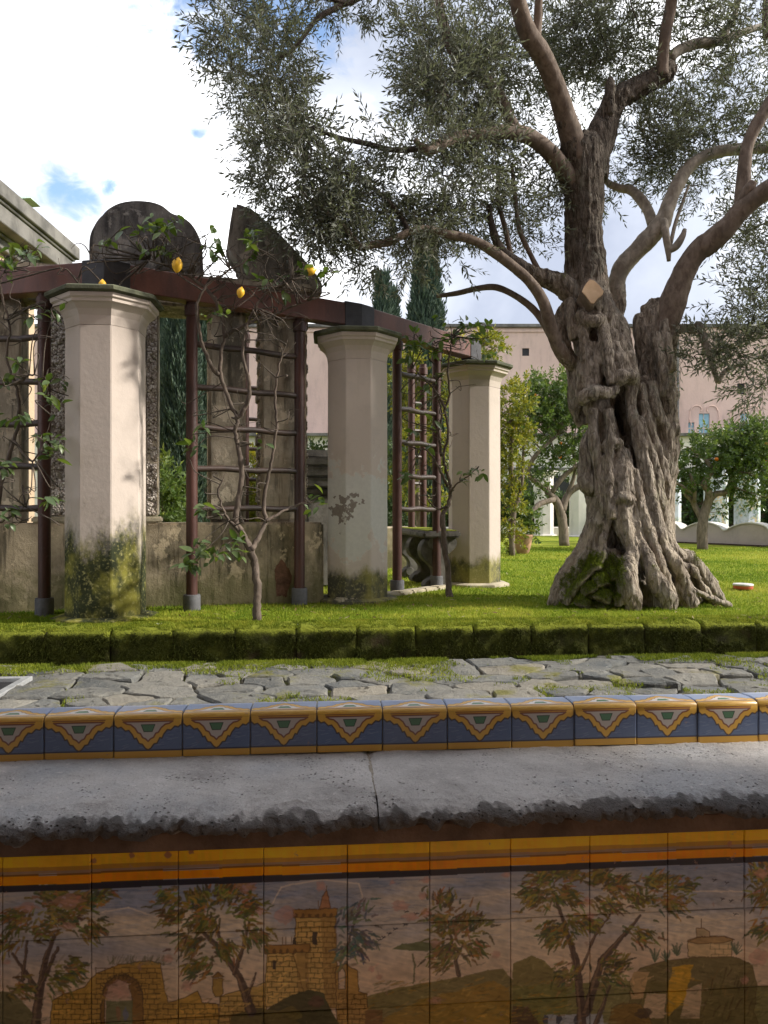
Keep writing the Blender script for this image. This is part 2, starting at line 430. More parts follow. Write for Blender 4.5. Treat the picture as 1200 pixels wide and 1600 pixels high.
blades('moss_blade', (0.06, 0.095, 0.012), (0.19, 0.235, 0.021), (0.38, 0.38, 0.052))
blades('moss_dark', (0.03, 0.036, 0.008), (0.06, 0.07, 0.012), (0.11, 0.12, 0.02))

def iron(name, c, c2):
    t = NT(name); p = t.pos(); n = t.noise(5, 6, 0.65, t.map(p, (1, 1, 0.3))); nf = t.noise(45, 5, 0.7)
    col = t.mix(t.step(n, 0.35, 0.7), c, c2)
    col = t.mix(t.math('MULTIPLY', t.step(nf, 0.55, 0.75), 0.5), col, tuple(x * 2.0 + 0.03 for x in c2))
    M[name] = t.done(col, 0.5, t.bump(nf, 0.3, 0.004), 0.4); return M[name]
iron('painted_iron', (0.085, 0.034, 0.026), (0.038, 0.02, 0.017))
iron('beam_paint', (0.18, 0.066, 0.045), (0.095, 0.042, 0.033))
iron('rung_paint', (0.06, 0.036, 0.028), (0.03, 0.021, 0.018))
plain('dark_steel', (0.05, 0.048, 0.052), 0.5, 0.25, 12, 0.15, 60, 0.2)
plain('grey_collar', (0.11, 0.11, 0.118), 0.65, 0.3, 12, 0.3, 50)
plain('pale_metal', (0.42, 0.43, 0.44), 0.45, 0.2, 14, 0.2, 60, 0.4)
plain('drain_dark', (0.02, 0.02, 0.022), 0.9, 0.3)
plain('slab_edge', (0.09, 0.095, 0.06), 0.85, 0.55, 7, 0.6, 40)
plain('bench_stone', (0.12, 0.112, 0.1), 0.9, 0.5, 6, 0.7, 30)
plain('edging_stone', (0.42, 0.37, 0.27), 0.9, 0.35, 5, 0.6, 30)

t = NT('olive_bark'); p = t.pos()
ps = t.map(p, (1, 1, 0.22)); n1 = t.noise(26, 7, 0.7, ps, 0.6); n2 = t.noise(3.0, 5, 0.6); nf = t.noise(110, 4, 0.7, t.map(p, (1, 1, 0.4)))
col = t.ramp(n1, ((0.32, (0.08, 0.066, 0.054)), (0.47, (0.25, 0.21, 0.17)), (0.62, (0.46, 0.40, 0.335))))
col = t.mix(t.math('MULTIPLY', t.step(n2, 0.45, 0.7), 0.5), col, t.mix(n1, (0.16, 0.115, 0.085), (0.38, 0.30, 0.225)))
vd = t.voro(24, t.map(p, (1, 1, 0.30)), 'DISTANCE_TO_EDGE'); crk = t.math('SUBTRACT', 1.0, t.step(vd, 0.0, 0.16))
crk = t.math('MULTIPLY', crk, t.step(t.noise(12, 4), 0.35, 0.6)); col = t.mix(t.math('MULTIPLY', crk, 0.3), col, (0.035, 0.028, 0.022))
old = t.attr('old'); col = t.mix(t.math('MULTIPLY', old, 0.75), col, t.ramp(n1, ((0.38, (0.022, 0.018, 0.015)), (0.62, (0.11, 0.09, 0.075)))))
lich = t.math('MULTIPLY', t.step(t.noise(7, 6, 0.7, t.map(p, (1, 1, .7), (3, 8, 1))), 0.56, 0.66), 0.45); col = t.mix(lich, col, (0.34, 0.33, 0.27))
rid = t.attr('ridge'); col = t.mix(t.math('MULTIPLY', rid, 0.7), col, (0.52, 0.44, 0.34))
ms = t.attr('moss'); col = t.mix(ms, col, t.mix(nf, (0.035, 0.05, 0.008), (0.12, 0.14, 0.02)))
M['olive_bark'] = t.done(col, 0.92, t.bump(t.math('SUBTRACT', t.math('ADD', n1, t.math('MULTIPLY', nf, 0.4)), t.math('MULTIPLY', crk, 0.4)), 1.0, 0.032), 0.12)
def bark(name, c, c2, zs=0.35, sc=22, st=0.7):
    t = NT(name); p = t.pos(); n1 = t.noise(sc, 6, 0.65, t.map(p, (1, 1, zs)), 0.4)
    col = t.ramp(n1, ((0.35, c), (0.65, c2)))
    col = t.mix(t.step(t.noise(4, 5), 0.5, 0.7), col, tuple(0.55 * x for x in c2))
    M[name] = t.done(col, 0.85, t.bump(n1, st, 0.014), 0.2); return M[name]
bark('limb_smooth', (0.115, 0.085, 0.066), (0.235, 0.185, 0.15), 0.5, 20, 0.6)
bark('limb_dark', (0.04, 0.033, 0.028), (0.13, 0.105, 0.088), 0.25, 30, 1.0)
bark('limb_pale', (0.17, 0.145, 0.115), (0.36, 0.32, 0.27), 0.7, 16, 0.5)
bark('twig_bark', (0.06, 0.05, 0.04), (0.13, 0.105, 0.085))
bark('vine_bark', (0.065, 0.05, 0.04), (0.16, 0.125, 0.10))
bark('citrus_bark', (0.12, 0.095, 0.07), (0.25, 0.20, 0.155))
t = NT('cut_wood'); p = t.pos(); n = t.noise(8, 5, 0.6)
M['cut_wood'] = t.done(t.ramp(n, ((0.3, (0.40, 0.25, 0.13)), (0.7, (0.62, 0.44, 0.28)))), 0.8, t.bump(t.noise(80, 4), 0.3, 0.004))

def leafmat(name, cs, back, trans, rough=0.45, amount=0.3, attr=True, spec=0.35):
    t = NT(name); a = t.attr('rnd') if attr else t.rnd()
    col = t.ramp(a, [(i / (len(cs) - 1), c) for i, c in enumerate(cs)])
    g = t.n.new('ShaderNodeNewGeometry')
    col2 = t.mix(g.outputs['Backfacing'], col, t.mix(0.65, col, back))
    M[name] = t.leafy(col2, t.mix(0.5, col, trans), rough, amount, spec); return M[name]
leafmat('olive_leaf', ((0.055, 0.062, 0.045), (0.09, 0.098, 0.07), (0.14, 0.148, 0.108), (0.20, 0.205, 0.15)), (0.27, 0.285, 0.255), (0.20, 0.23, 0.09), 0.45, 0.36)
leafmat('citrus_leaf', ((0.04, 0.075, 0.018), (0.075, 0.125, 0.028), (0.125, 0.18, 0.036), (0.21, 0.24, 0.045)), (0.10, 0.14, 0.05), (0.16, 0.24, 0.03), 0.35, 0.35)
leafmat('yellow_leaf', ((0.05, 0.09, 0.015), (0.12, 0.16, 0.02), (0.26, 0.25, 0.025), (0.50, 0.40, 0.03)), (0.22, 0.22, 0.05), (0.40, 0.38, 0.03), 0.4, 0.4)
leafmat('vine_leaf', ((0.03, 0.065, 0.016), (0.05, 0.095, 0.02), (0.09, 0.14, 0.025), (0.16, 0.2, 0.03)), (0.13, 0.18, 0.10), (0.2, 0.3, 0.03), 0.35, 0.4, False)
leafmat('cypress_leaf', ((0.03, 0.055, 0.042), (0.05, 0.082, 0.058), (0.08, 0.11, 0.08), (0.12, 0.15, 0.105)), (0.05, 0.08, 0.05), (0.04, 0.08, 0.03), 0.7, 0.12)
leafmat('hedge_leaf', ((0.02, 0.045, 0.015), (0.035, 0.065, 0.018), (0.06, 0.095, 0.025), (0.1, 0.13, 0.035)), (0.06, 0.09, 0.04), (0.08, 0.14, 0.03), 0.5, 0.25)
t = NT('lemon_skin'); n = t.noise(120, 3)
M['lemon_skin'] = t.done(t.mix(t.noise(12, 3), (0.80, 0.42, 0.02), (0.86, 0.54, 0.05)), 0.4, t.bump(n, 0.4, 0.003), 0.4)
plain('orange_skin', (0.75, 0.20, 0.02), 0.4, 0.15, 20, 0.3, 120)

def facade(name, c, c2, sc=0.35):
    t = NT(name); p = t.pos()
    col = t.mix(t.step(t.noise(sc, 6, 0.6), 0.35, 0.65), c, c2)
    col = t.mix(t.math('MULTIPLY', t.step(t.noise(2.5, 6, 0.65, t.map(p, (1, 1, 0.25))), 0.48, 0.72), 0.5), col, tuple(0.66 * x for x in c2))
    M[name] = t.done(col, 0.9, t.bump(t.noise(8, 6), 0.3, 0.03)); return M[name]
facade('pink_plaster', (0.66, 0.49, 0.415), (0.58, 0.425, 0.36))
facade('white_plaster', (0.72, 0.68, 0.63), (0.62, 0.585, 0.545), 0.8)
facade('peach_plaster', (0.46, 0.34, 0.235), (0.38, 0.285, 0.20))
facade('grey_cornice', (0.19, 0.18, 0.165), (0.09, 0.086, 0.08), 1.6)
facade('rose_wall', (0.50, 0.42, 0.385), (0.42, 0.355, 0.325), 0.8)
plain('copper_roof', (0.36, 0.47, 0.38), 0.8, 0.2, 2)
plain('roof_tile', (0.30, 0.17, 0.11), 0.9, 0.3, 2)
plain('teal_shutter', (0.27, 0.47, 0.55), 0.5, 0.15, 4)
plain('dark_opening', (0.03, 0.03, 0.032), 0.6, 0.2, 4)
plain('window_frame', (0.58, 0.50, 0.44), 0.8, 0.15, 4)
plain('arcade_wall', (0.25, 0.145, 0.075), 0.9, 0.12, 1.0)
plain('arcade_floor', (0.22, 0.15, 0.10), 0.7, 0.2, 2.0)
plain('vault_plaster', (0.34, 0.25, 0.17), 0.9, 0.15, 1.0)
plain('mortar', (0.30, 0.26, 0.21), 0.9, 0.3, 30)
plain('terracotta', (0.40, 0.24, 0.15), 0.85, 0.3, 8)
plain('red_plastic', (0.55, 0.13, 0.07), 0.5, 0.15)
plain('disc_top', (0.55, 0.55, 0.52), 0.5, 0.2)
plain('soil', (0.07, 0.05, 0.035), 1.0, 0.4, 10)
t = NT('majolica_pillar'); p = t.pos()
col = t.mix(t.noise(2.2, 3), (0.50, 0.56, 0.66), (0.66, 0.69, 0.72))
v = t.noise(9, 4, 0.6); zone = t.step(t.noise(1.6, 3, 0.5, t.map(p, (1, 1, 1.1), (2, 0, .3))), 0.42, 0.55)
fl = t.ramp(v, ((0.40, (0.10, 0.20, 0.13)), (0.50, (0.30, 0.36, 0.22)), (0.56, (0.66, 0.55, 0.25)), (0.66, (0.60, 0.35, 0.15))))
col = t.mix(t.math('MULTIPLY', t.math('MULTIPLY', zone, t.step(t.noise(16, 4), 0.42, 0.56)), 0.85), col, fl)
M['majolica_pillar'] = t.done(col, 0.25, None, 0.5)

# ------------------------------------------------------------------ glazed tile painting (drawn stroke by stroke into a buffer)
class Canvas:
    def __init__(s, w, h, bg): s.w, s.h = w, h; s.a = np.empty((h, w, 3), np.float32); s.a[:] = bg
    def _blend(s, x0, x1, y0, y1, al, c):
        s.a[y0:y1, x0:x1] = s.a[y0:y1, x0:x1] * (1 - al[..., None]) + np.asarray(c, np.float32) * al[..., None]
    def _box(s, xs, ys, m):
        x0 = max(0, int(min(xs) - m)); x1 = min(s.w, int(max(xs) + m + 2)); y0 = max(0, int(min(ys) - m)); y1 = min(s.h, int(max(ys) + m + 2))
        return x0, x1, y0, y1
    def line(s, pts, r, c, a=1.0, r2=None):
        r2 = r if r2 is None else r2
        n = len(pts) - 1
        for k in range(n):
            (ax, ay), (bx, by) = pts[k], pts[k + 1]
            ra = r + (r2 - r) * k / n; rb = r + (r2 - r) * (k + 1) / n
            x0, x1, y0, y1 = s._box((ax, bx), (ay, by), max(ra, rb) + 1)
            if x0 >= x1 or y0 >= y1: continue
            Y, X = np.mgrid[y0:y1, x0:x1]
            L = (bx - ax) ** 2 + (by - ay) ** 2 + 1e-6
            t = np.clip(((X - ax) * (bx - ax) + (Y - ay) * (by - ay)) / L, 0, 1)
            d = np.hypot(X - ax - t * (bx - ax), Y - ay - t * (by - ay))
            s._blend(x0, x1, y0, y1, np.clip(ra + (rb - ra) * t - d + 0.5, 0, 1) * a, c)
    def poly(s, pts, c, a=1.0, edge=None, ew=0.8, tex=0.0):
        xs = [p[0] for p in pts]; ys = [p[1] for p in pts]
        x0, x1, y0, y1 = s._box(xs, ys, 2)
        if x0 >= x1 or y0 >= y1: return
        Y, X = np.mgrid[y0:y1, x0:x1].astype(np.float32)
        ins = np.zeros(X.shape, bool); d = np.full(X.shape, 1e9, np.float32)
        for k in range(len(pts)):
            (ax, ay), (bx, by) = pts[k], pts[(k + 1) % len(pts)]
            cr = ((ay > Y) != (by > Y)) & (X < (bx - ax) * (Y - ay) / ((by - ay) if by != ay else 1e-9) + ax)
            ins ^= cr
            L = (bx - ax) ** 2 + (by - ay) ** 2 + 1e-6
            t = np.clip(((X - ax) * (bx - ax) + (Y - ay) * (by - ay)) / L, 0, 1)
            d = np.minimum(d, np.hypot(X - ax - t * (bx - ax), Y - ay - t * (by - ay)))
        sd = np.where(ins, d, -d)
        al = np.clip(sd + 0.5, 0, 1) * a
        if tex: al = al * (1 - tex * rng.random(al.shape).astype(np.float32))
        s._blend(x0, x1, y0, y1, al, c)
        if edge is not None: s._blend(x0, x1, y0, y1, np.clip(ew - d + 0.5, 0, 1) * 0.9, edge)
    def blob(s, x, y, rx, ry, c, a=0.8, n=14, jag=0.25):
        s.poly([(x + rx * math.cos(q) * (1 + random.uniform(-jag, jag)), y + ry * math.sin(q) * (1 + random.uniform(-jag, jag))) for q in [2 * math.pi * k / n for k in range(n)]], c, a)
    def image(s, name):
        im = bpy.data.images.new(name, s.w, s.h, alpha=False, float_buffer=False)
        im.colorspace_settings.name = 'sRGB'
        a = np.clip(s.a, 0, 1); a = np.where(a <= 0.0031308, a * 12.92, 1.055 * np.power(a, 1 / 2.4) - 0.055)
        px = np.ones((s.h, s.w, 4), np.float32); px[..., :3] = a[::-1]
        im.pixels.foreach_set(px.ravel()); im.update(); im.pack(); return im

VP = 1.80 * CT
ZT = CZ - 0.804
PT = 0.2013
U0 = -0.546 - 2 * PT
NCOL, NROW = 12, 3
RES = 720
cw, ch = int(NCOL * PT * RES), int(NROW * PT * RES)
def to_panel(px, py):
    k = (px - 600) / F
    y = VP / (CT - ST * k); x = k * y
    return x * CT + y * ST, CZ - (py - 800) / F * y
def T(px, py):
    u, z = to_panel(px, py); return ((u - U0) * RES, (ZT - z) * RES)
def TL(*pts): return [T(*p) for p in pts]

cv = Canvas(cw, ch, (0.68, 0.59, 0.48))
YY, XX = np.mgrid[0:ch, 0:cw].astype(np.float32)
nz = fbm(np.stack([XX.ravel() / 60, YY.ravel() / 14, np.zeros(XX.size)], 1), 1.0, 4).reshape(ch, cw)
nb = fbm(np.stack([XX.ravel() / 170, YY.ravel() / 60, np.ones(XX.size) * 5], 1), 1.0, 3).reshape(ch, cw)
hgt = YY / RES / PT                                     # in tile heights from the top
blue = np.clip(1.25 - hgt * 1.0 + nz * 0.55 + nb * 0.9, 0, 1)
blue = np.clip(blue, 0, 1)[..., None]
cv.a = cv.a * (1 - blue * 0.85) + np.array((0.13, 0.205, 0.36), np.float32) * blue * 0.85
lil = np.clip(0.5 + nb * 1.2 - np.abs(hgt - 0.9) * 0.6, 0, 1)[..., None] * 0.5
cv.a = cv.a * (1 - lil) + np.array((0.42, 0.41, 0.44), np.float32) * lil
pe = np.clip((hgt - 1.15) * 2.0 + nb * 0.3, 0, 1)[..., None] * 0.8
cv.a = cv.a * (1 - pe) + np.array((0.66, 0.50, 0.36), np.float32) * pe
for k in range(900):                                    # streaky brushwork of the sky
    x = random.uniform(0, cw); y = random.uniform(0.3 * PT * RES, 1.25 * PT * RES); l = random.uniform(15, 70)
    f = max(0.0, 1.15 - y / (PT * RES))
    c = random.choice(((0.06, 0.11, 0.24), (0.14, 0.2, 0.34), (0.5, 0.5, 0.54)))
    cv.line([(x, y), (x + l * .5, y + random.uniform(-2, 2)), (x + l, y + random.uniform(-3, 3))], 0.9, c, 0.15 + 0.35 * f * random.random())
# clouds with pale rims
for pts in (((160, 1425), (200, 1418), (240, 1432), (275, 1440)), ((715, 1424), (722, 1408), (750, 1400), (800, 1396)), ((800, 1396), (850, 1372), (890, 1366), (930, 1380)),
            ((960, 1374), (1000, 1376), (1030, 1388), (1090, 1392), (1160, 1393)), ((420, 1420), (440, 1385), (500, 1374), (560, 1380), (566, 1400))):
    q = TL(*pts); cv.line(q, 1.4, (0.70, 0.62, 0.53), 0.7)
def olive(v=0): return [(0.20, 0.165, 0.055), (0.13, 0.115, 0.05), (0.29, 0.22, 0.08), (0.10, 0.105, 0.06), (0.34, 0.24, 0.09)][random.randrange(5)]
def ptree(base, limbs, tufts, leafc=None, trunk=(0.10, 0.07, 0.06)):
    for l in limbs:
        pts = [T(x, y) for x, y, r in l]
        cv.line(pts, l[0][2] * 1.1, trunk, 0.95, l[-1][2] * 1.1)
        cv.line([(x - l[0][2] * .35, y) for x, y in pts], l[0][2] * .35, (0.30, 0.20, 0.13), 0.6, 0.3)
    for (x, y, dx, dy, n) in tufts:
        for k in range(int(n * 1.7)):
            t = random.uniform(-0.6, 1); jx, jy = random.gauss(0, 11), random.gauss(0, 8)
            a0 = T(x + dx * t * .5 + jx, y + dy * t * .5 + jy)
            ang = math.atan2(dy, dx) + random.uniform(-0.8, 0.8); ln = random.uniform(8, 17)
            a1 = (a0[0] + ln * math.cos(ang), a0[1] + ln * math.sin(ang) + random.uniform(0, 3))
            c = leafc() if leafc else olive()
            cv.line([a0, ((a0[0] + a1[0]) / 2, (a0[1] + a1[1]) / 2 - 1), a1], 2.3, [v * random.uniform(.65, 1.25) for v in c], 0.85, 1.0)
def rock(pts, c, a=0.95, hatch=None):
    cv.poly(TL(*pts), c, a, (0.12, 0.08, 0.04), 0.6)
def bricks(x0, x1, y0, y1, c=(0.09, 0.05, 0.02), sw=13, sh=8, a=0.8, inside=None):
    y = y0; k = 0
    while y < y1:
        if inside is None or inside(0.5 * (x0 + x1), y): cv.line(TL((x0, y), (x1, y)), 0.8, c, a)
        x = x0 + (sw / 2 if k % 2 else 0) + random.uniform(-1, 1)
        while x < x1:
            cv.line(TL((x, y), (x, min(y + sh, y1))), 0.75, c, a); x += sw * random.uniform(0.85, 1.15)
        y += sh; k += 1
# distant hills
G1, G2, OC, BR = (0.22, 0.185, 0.075), (0.145, 0.135, 0.06), (0.44, 0.24, 0.05), (0.16, 0.10, 0.05)
cv.poly(TL((-20, 1545), (20, 1550), (60, 1590), (90, 1640), (-20, 1640)), G2, 0.9)
cv.poly(TL((570, 1556), (620, 1542), (680, 1532), (720, 1525), (760, 1515), (785, 1512), (800, 1530), (800, 1640), (570, 1640)), G1, 0.95)
cv.poly(TL((600, 1590), (660, 1560), (720, 1545), (770, 1530), (795, 1545), (800, 1640), (590, 1640)), (0.36, 0.22, 0.05), 0.75)
cv.poly(TL((800, 1505), (830, 1492), (850, 1500), (870, 1520), (885, 1536), (885, 1640), (800, 1640)), G1, 0.95)
cv.poly(TL((800, 1540), (880, 1536), (985, 1532), (1200, 1540), (1260, 1540), (1260, 1640), (800, 1640)), (0.20, 0.19, 0.07), 0.9)
for k in range(60):
    y = random.uniform(1538, 1595); x = random.uniform(800, 1240)
    cv.line(TL((x, y), (x + random.uniform(15, 50), y + random.uniform(-2, 2))), 0.9, random.choice((G2, (0.28, 0.24, 0.08), (0.1, 0.11, 0.05))), 0.6)
# arch ruin at the left
cv.poly(TL((78, 1600), (82, 1562), (100, 1552), (130, 1542), (150, 1520), (190, 1505), (235, 1500), (250, 1505), (256, 1540), (262, 1566), (290, 1558), (308, 1548), (316, 1566), (340, 1568), (345, 1640), (78, 1640)), (0.50, 0.31, 0.09), 1, (0.1, 0.06, 0.03))
bricks(84, 150, 1552, 1640); bricks(150, 250, 1512, 1640); bricks(255, 342, 1568, 1640)
cv.poly(TL((156, 1640), (158, 1560), (165, 1536), (180, 1524), (195, 1522), (212, 1530), (222, 1548), (226, 1640)), (0.25, 0.14, 0.05), 1, (0.08, 0.05, 0.03), 1.0)
cv.poly(TL((163, 1640), (163, 1560), (170, 1540), (186, 1530), (200, 1536), (206, 1560), (208, 1640)), (0.60, 0.45, 0.34), 1, (0.08, 0.05, 0.03), .7)
cv.poly(TL((165, 1564), (207, 1562), (208, 1640), (164, 1640)), (0.16, 0.17, 0.08), 0.9)
for k in range(16):
    q = math.pi * k / 15; cv.line(TL((188 - 27 * math.cos(q), 1552 - 24 * math.sin(q)), (189 - 34 * math.cos(q), 1552 - 31 * math.sin(q))), 0.8, (0.10, 0.06, 0.03))
cv.blob(*T(184, 1583), 4, 12, (0.30, 0.17, 0.10), .9); cv.blob(*T(196, 1584), 4, 12, (0.16, 0.17, 0.22), .9)
# little turret and wall
cv.poly(TL((332, 1528), (347, 1528), (347, 1552), (343, 1556), (336, 1556), (332, 1550)), (0.42, 0.28, 0.10), 1, (0.1, 0.06, 0.03))
cv.poly(TL((330, 1526), (340, 1518), (349, 1526)), (0.30, 0.18, 0.07), 1, (0.1, 0.06, 0.03))
cv.poly(TL((342, 1556), (400, 1540), (416, 1534), (416, 1600), (342, 1600)), (0.54, 0.37, 0.14), 1, (0.1, 0.06, 0.03)); bricks(344, 414, 1556, 1600)
# castle
cv.poly(TL((414, 1572), (416, 1486), (480, 1482), (482, 1572)), (0.62, 0.43, 0.17), 1, (0.12, 0.07, 0.03)); bricks(418, 480, 1494, 1566)
cv.poly(TL((458, 1490), (462, 1430), (524, 1424), (526, 1574), (480, 1574)), (0.60, 0.41, 0.16), 1, (0.12, 0.07, 0.03)); bricks(478, 524, 1440, 1574); bricks(464, 478, 1440, 1480)
cv.poly(TL((500, 1430), (526, 1428), (527, 1576), (508, 1576)), (0.25, 0.14, 0.05), 0.55)
cv.poly(TL((462, 1482), (481, 1482), (482, 1572), (466, 1572)), (0.25, 0.14, 0.05), 0.5)
for x0, x1, y in ((411, 484, 1484), (457, 527, 1428)):
    cv.poly(TL((x0, y - 7), (x1, y - 9), (x1 - 2, y + 4), (x0 + 2, y + 6)), (0.36, 0.20, 0.07), 1, (0.1, 0.06, 0.03))
    x = x0 + 5
    while x < x1 - 4: cv.blob(*T(x, y + 2), 3, 4, (0.14, 0.08, 0.04), .9); x += 11
cv.poly(TL((498, 1420), (502, 1402), (510, 1390), (516, 1418)), (0.42, 0.22, 0.13), 1, (0.15, 0.08, 0.04))
cv.line(TL((510, 1392), (510, 1384)), 0.8, BR)
for x in (441, 446, 455, 496): cv.line(TL((x, 1476 if x < 480 else 1420), (x, 1464 if x < 480 else 1408)), 0.7, (0.2, 0.12, 0.07))
for x, y, w, h in ((491, 1456, 4, 10), (428, 1500, 2.5, 7), (460, 1464, 2.5, 6)): cv.poly(TL((x - w, y), (x + w, y), (x + w, y + 2 * h), (x - w, y + 2 * h)), (0.07, 0.05, 0.04), 1)
cv.poly(TL((524, 1510), (540, 1505), (558, 1516), (560, 1548), (572, 1552), (576, 1600), (526, 1600)), (0.44, 0.27, 0.10), 1, (0.1, 0.06, 0.03)); bricks(528, 572, 1552, 1600)
cv.poly(TL((529, 1545), (529, 1518), (534, 1511), (539, 1518), (539, 1545)), (0.62, 0.48, 0.36), 1, (0.1, 0.06, 0.03))
cv.poly(TL((570, 1578), (598, 1576), (598, 1640), (570, 1640)), (0.22, 0.12, 0.05), 1)
cv.poly(TL((418, 1575), (450, 1556), (480, 1546), (505, 1550), (515, 1575), (530, 1600), (535, 1640), (400, 1640)), (0.09, 0.08, 0.04), 1)
cv.blob(*T(450, 1585), 26, 12, (0.22, 0.17, 0.06), 0.7); cv.blob(*T(495, 1565), 14, 9, (0.13, 0.07, 0.05), .8)
cv.poly(TL((360, 1586), (400, 1574), (440, 1580), (470, 1600), (470, 1640), (350, 1640)), (0.15, 0.12, 0.05), 1)
# rocks and fort at the right
rock(((985, 1530), (1000, 1512), (1040, 1500), (1090, 1494), (1150, 1494), (1175, 1508), (1182, 1540), (1178, 1580), (1185, 1600), (980, 1600)), (0.17, 0.14, 0.06))
cv.poly(TL((985, 1532), (990, 1518), (1014, 1518), (1004, 1560), (985, 1560)), (0.52, 0.36, 0.20), 0.9)
cv.poly(TL((1050, 1510), (1082, 1505), (1070, 1560), (1040, 1590), (1044, 1540)), (0.55, 0.33, 0.06), 0.95)
cv.poly(TL((1010, 1552), (1040, 1552), (1036, 1590), (1000, 1590)), (0.58, 0.44, 0.30), 0.85)
cv.poly(TL((1072, 1545), (1096, 1535), (1092, 1590), (1062, 1590)), (0.58, 0.44, 0.30), 0.8)
for k in range(50):
    x = random.uniform(1095, 1175); y = random.uniform(1510, 1580)
    cv.line(TL((x, y), (x - random.uniform(2, 8), y + random.uniform(8, 24))), 1.2, random.choice(((0.09, 0.06, 0.03), (0.14, 0.12, 0.05), (0.22, 0.15, 0.06))), .7)
rock(((955, 1575), (970, 1566), (1000, 1568), (1010, 1580), (1020, 1600), (950, 1600)), (0.24, 0.15, 0.05)); cv.blob(*T(1004, 1582), 14, 10, (0.09, 0.06, 0.04), .9)
cv.poly(TL((1075, 1494), (1074, 1468), (1090, 1463), (1130, 1462), (1144, 1466), (1142, 1494)), (0.60, 0.46, 0.28), 1, (0.15, 0.09, 0.05)); bricks(1110, 1142, 1474, 1494, a=.45)
cv.poly(TL((1073, 1470), (1090, 1464), (1130, 1462), (1146, 1467), (1130, 1472), (1090, 1474)), (0.40, 0.27, 0.14), 1, (0.15, 0.09, 0.05))
cv.poly(TL((1087, 1463), (1087, 1450), (1098, 1449), (1108, 1455), (1108, 1463)), (0.48, 0.37, 0.24), 1, (0.15, 0.09, 0.05)); cv.line(TL((1095, 1449), (1095, 1434)), 0.8, BR)
for x, y, n in ((1057, 1478, 4), (1023, 1488, 3), (1040, 1488, 3), (1150, 1476, 4)):
    for k in range(n * 5): cv.line(TL((x, y + 14), (x + random.uniform(-9, 9), y + random.uniform(-6, 8))), 0.9, (0.12, 0.15, 0.10), .8)
# bottom details at the right
cv.poly(TL((850, 1585), (940, 1582), (950, 1640), (850, 1640)), (0.42, 0.44, 0.50), 0.8)
for x in (852, 872, 900): cv.blob(*T(x, 1592), 5, 9, (0.06, 0.06, 0.08), .9)
cv.poly(TL((800, 1570), (825, 1572), (842, 1600), (842, 1640), (798, 1640)), (0.12, 0.08, 0.05), 1)
# umbrella pine, birds
cv.poly(TL((612, 1482), (628, 1474), (655, 1470), (684, 1474), (692, 1482), (665, 1485), (640, 1484)), (0.17, 0.18, 0.10), 1)
cv.line(TL((645, 1534), (648, 1510), (645, 1490)), 1.6, (0.22, 0.2, 0.12))
for x, y in ((634, 1424), (650, 1427), (632, 1444), (617, 1451), (607, 1458), (598, 1464), (591, 1468), (1116, 1375), (1135, 1380), (1128, 1405), (1142, 1407), (1148, 1428)):
    cv.line(TL((x - 3, y - 2), (x, y), (x + 4, y - 1)), 0.7, (0.04, 0.04, 0.05)); cv.line(TL((x - 2, y + 2), (x + 2, y - 2)), 0.6, (0.04, 0.04, 0.05))
# trees
ptree(None, [((50, 1640, 8), (60, 1560, 8), (70, 1500, 5), (85, 1460, 3)), ((60, 1550, 5), (40, 1520, 4), (20, 1490, 2)), ((62, 1545, 4), (90, 1480, 2.5)), ((35, 1530, 3), (42, 1470, 2))],
      [(75, 1400, 30, -10, 60), (120, 1410, 30, -6, 60), (90, 1430, 40, 8, 50), (30, 1430, -20, 10, 50), (150, 1400, 26, -6, 40), (10, 1470, -20, 18, 30), (140, 1450, 20, 14, 40), (110, 1510, 26, 6, 34), (30, 1540, 22, 8, 26), (90, 1530, 26, 8, 26), (60, 1455, 20, -6, 30)])
ptree(None, [((392, 1580, 8), (375, 1530, 6), (350, 1490, 4), (310, 1450, 2.5)), ((365, 1520, 4), (380, 1480, 3), (388, 1440, 2)), ((355, 1495, 3), (330, 1430, 2)), ((385, 1560, 3), (400, 1520, 1.5))],
      [(270, 1400, -22, 8, 30), (310, 1410, -14, -16, 60), (320, 1440, -10, 10, 60), (345, 1400, 10, -18, 44), (380, 1420, 22, -6, 56), (395, 1460, 14, 12, 44), (300, 1470, -24, 10, 44), (310, 1510, -22, 10, 40), (350, 1480, 10, 8, 40), (280, 1430, -20, 8, 36), (372, 1390, 20, -14, 20)])
ptree(None, [((530, 1500, 2.5), (545, 1470, 2), (556, 1430, 1.2))], [(550, 1430, 14, -16, 30), (560, 1460, 14, 8, 26), (555, 1480, 18, 12, 22), (540, 1490, -12, 8, 16)], lambda: random.choice(((0.16, 0.18, 0.17), (0.12, 0.15, 0.13), (0.22, 0.22, 0.17))))
ptree(None, [((716, 1522, 4), (712, 1500, 3), (705, 1470, 2), (700, 1440, 1.4)), ((712, 1500, 2.5), (725, 1470, 1.5))], [(695, 1410, 4, -16, 36), (690, 1440, -16, -4, 40), (712, 1450, 8, -12, 44), (735, 1440, 18, -14, 36), (700, 1480, -14, 8, 44), (735, 1480, 18, 8, 36), (690, 1500, -14, 8, 20)])
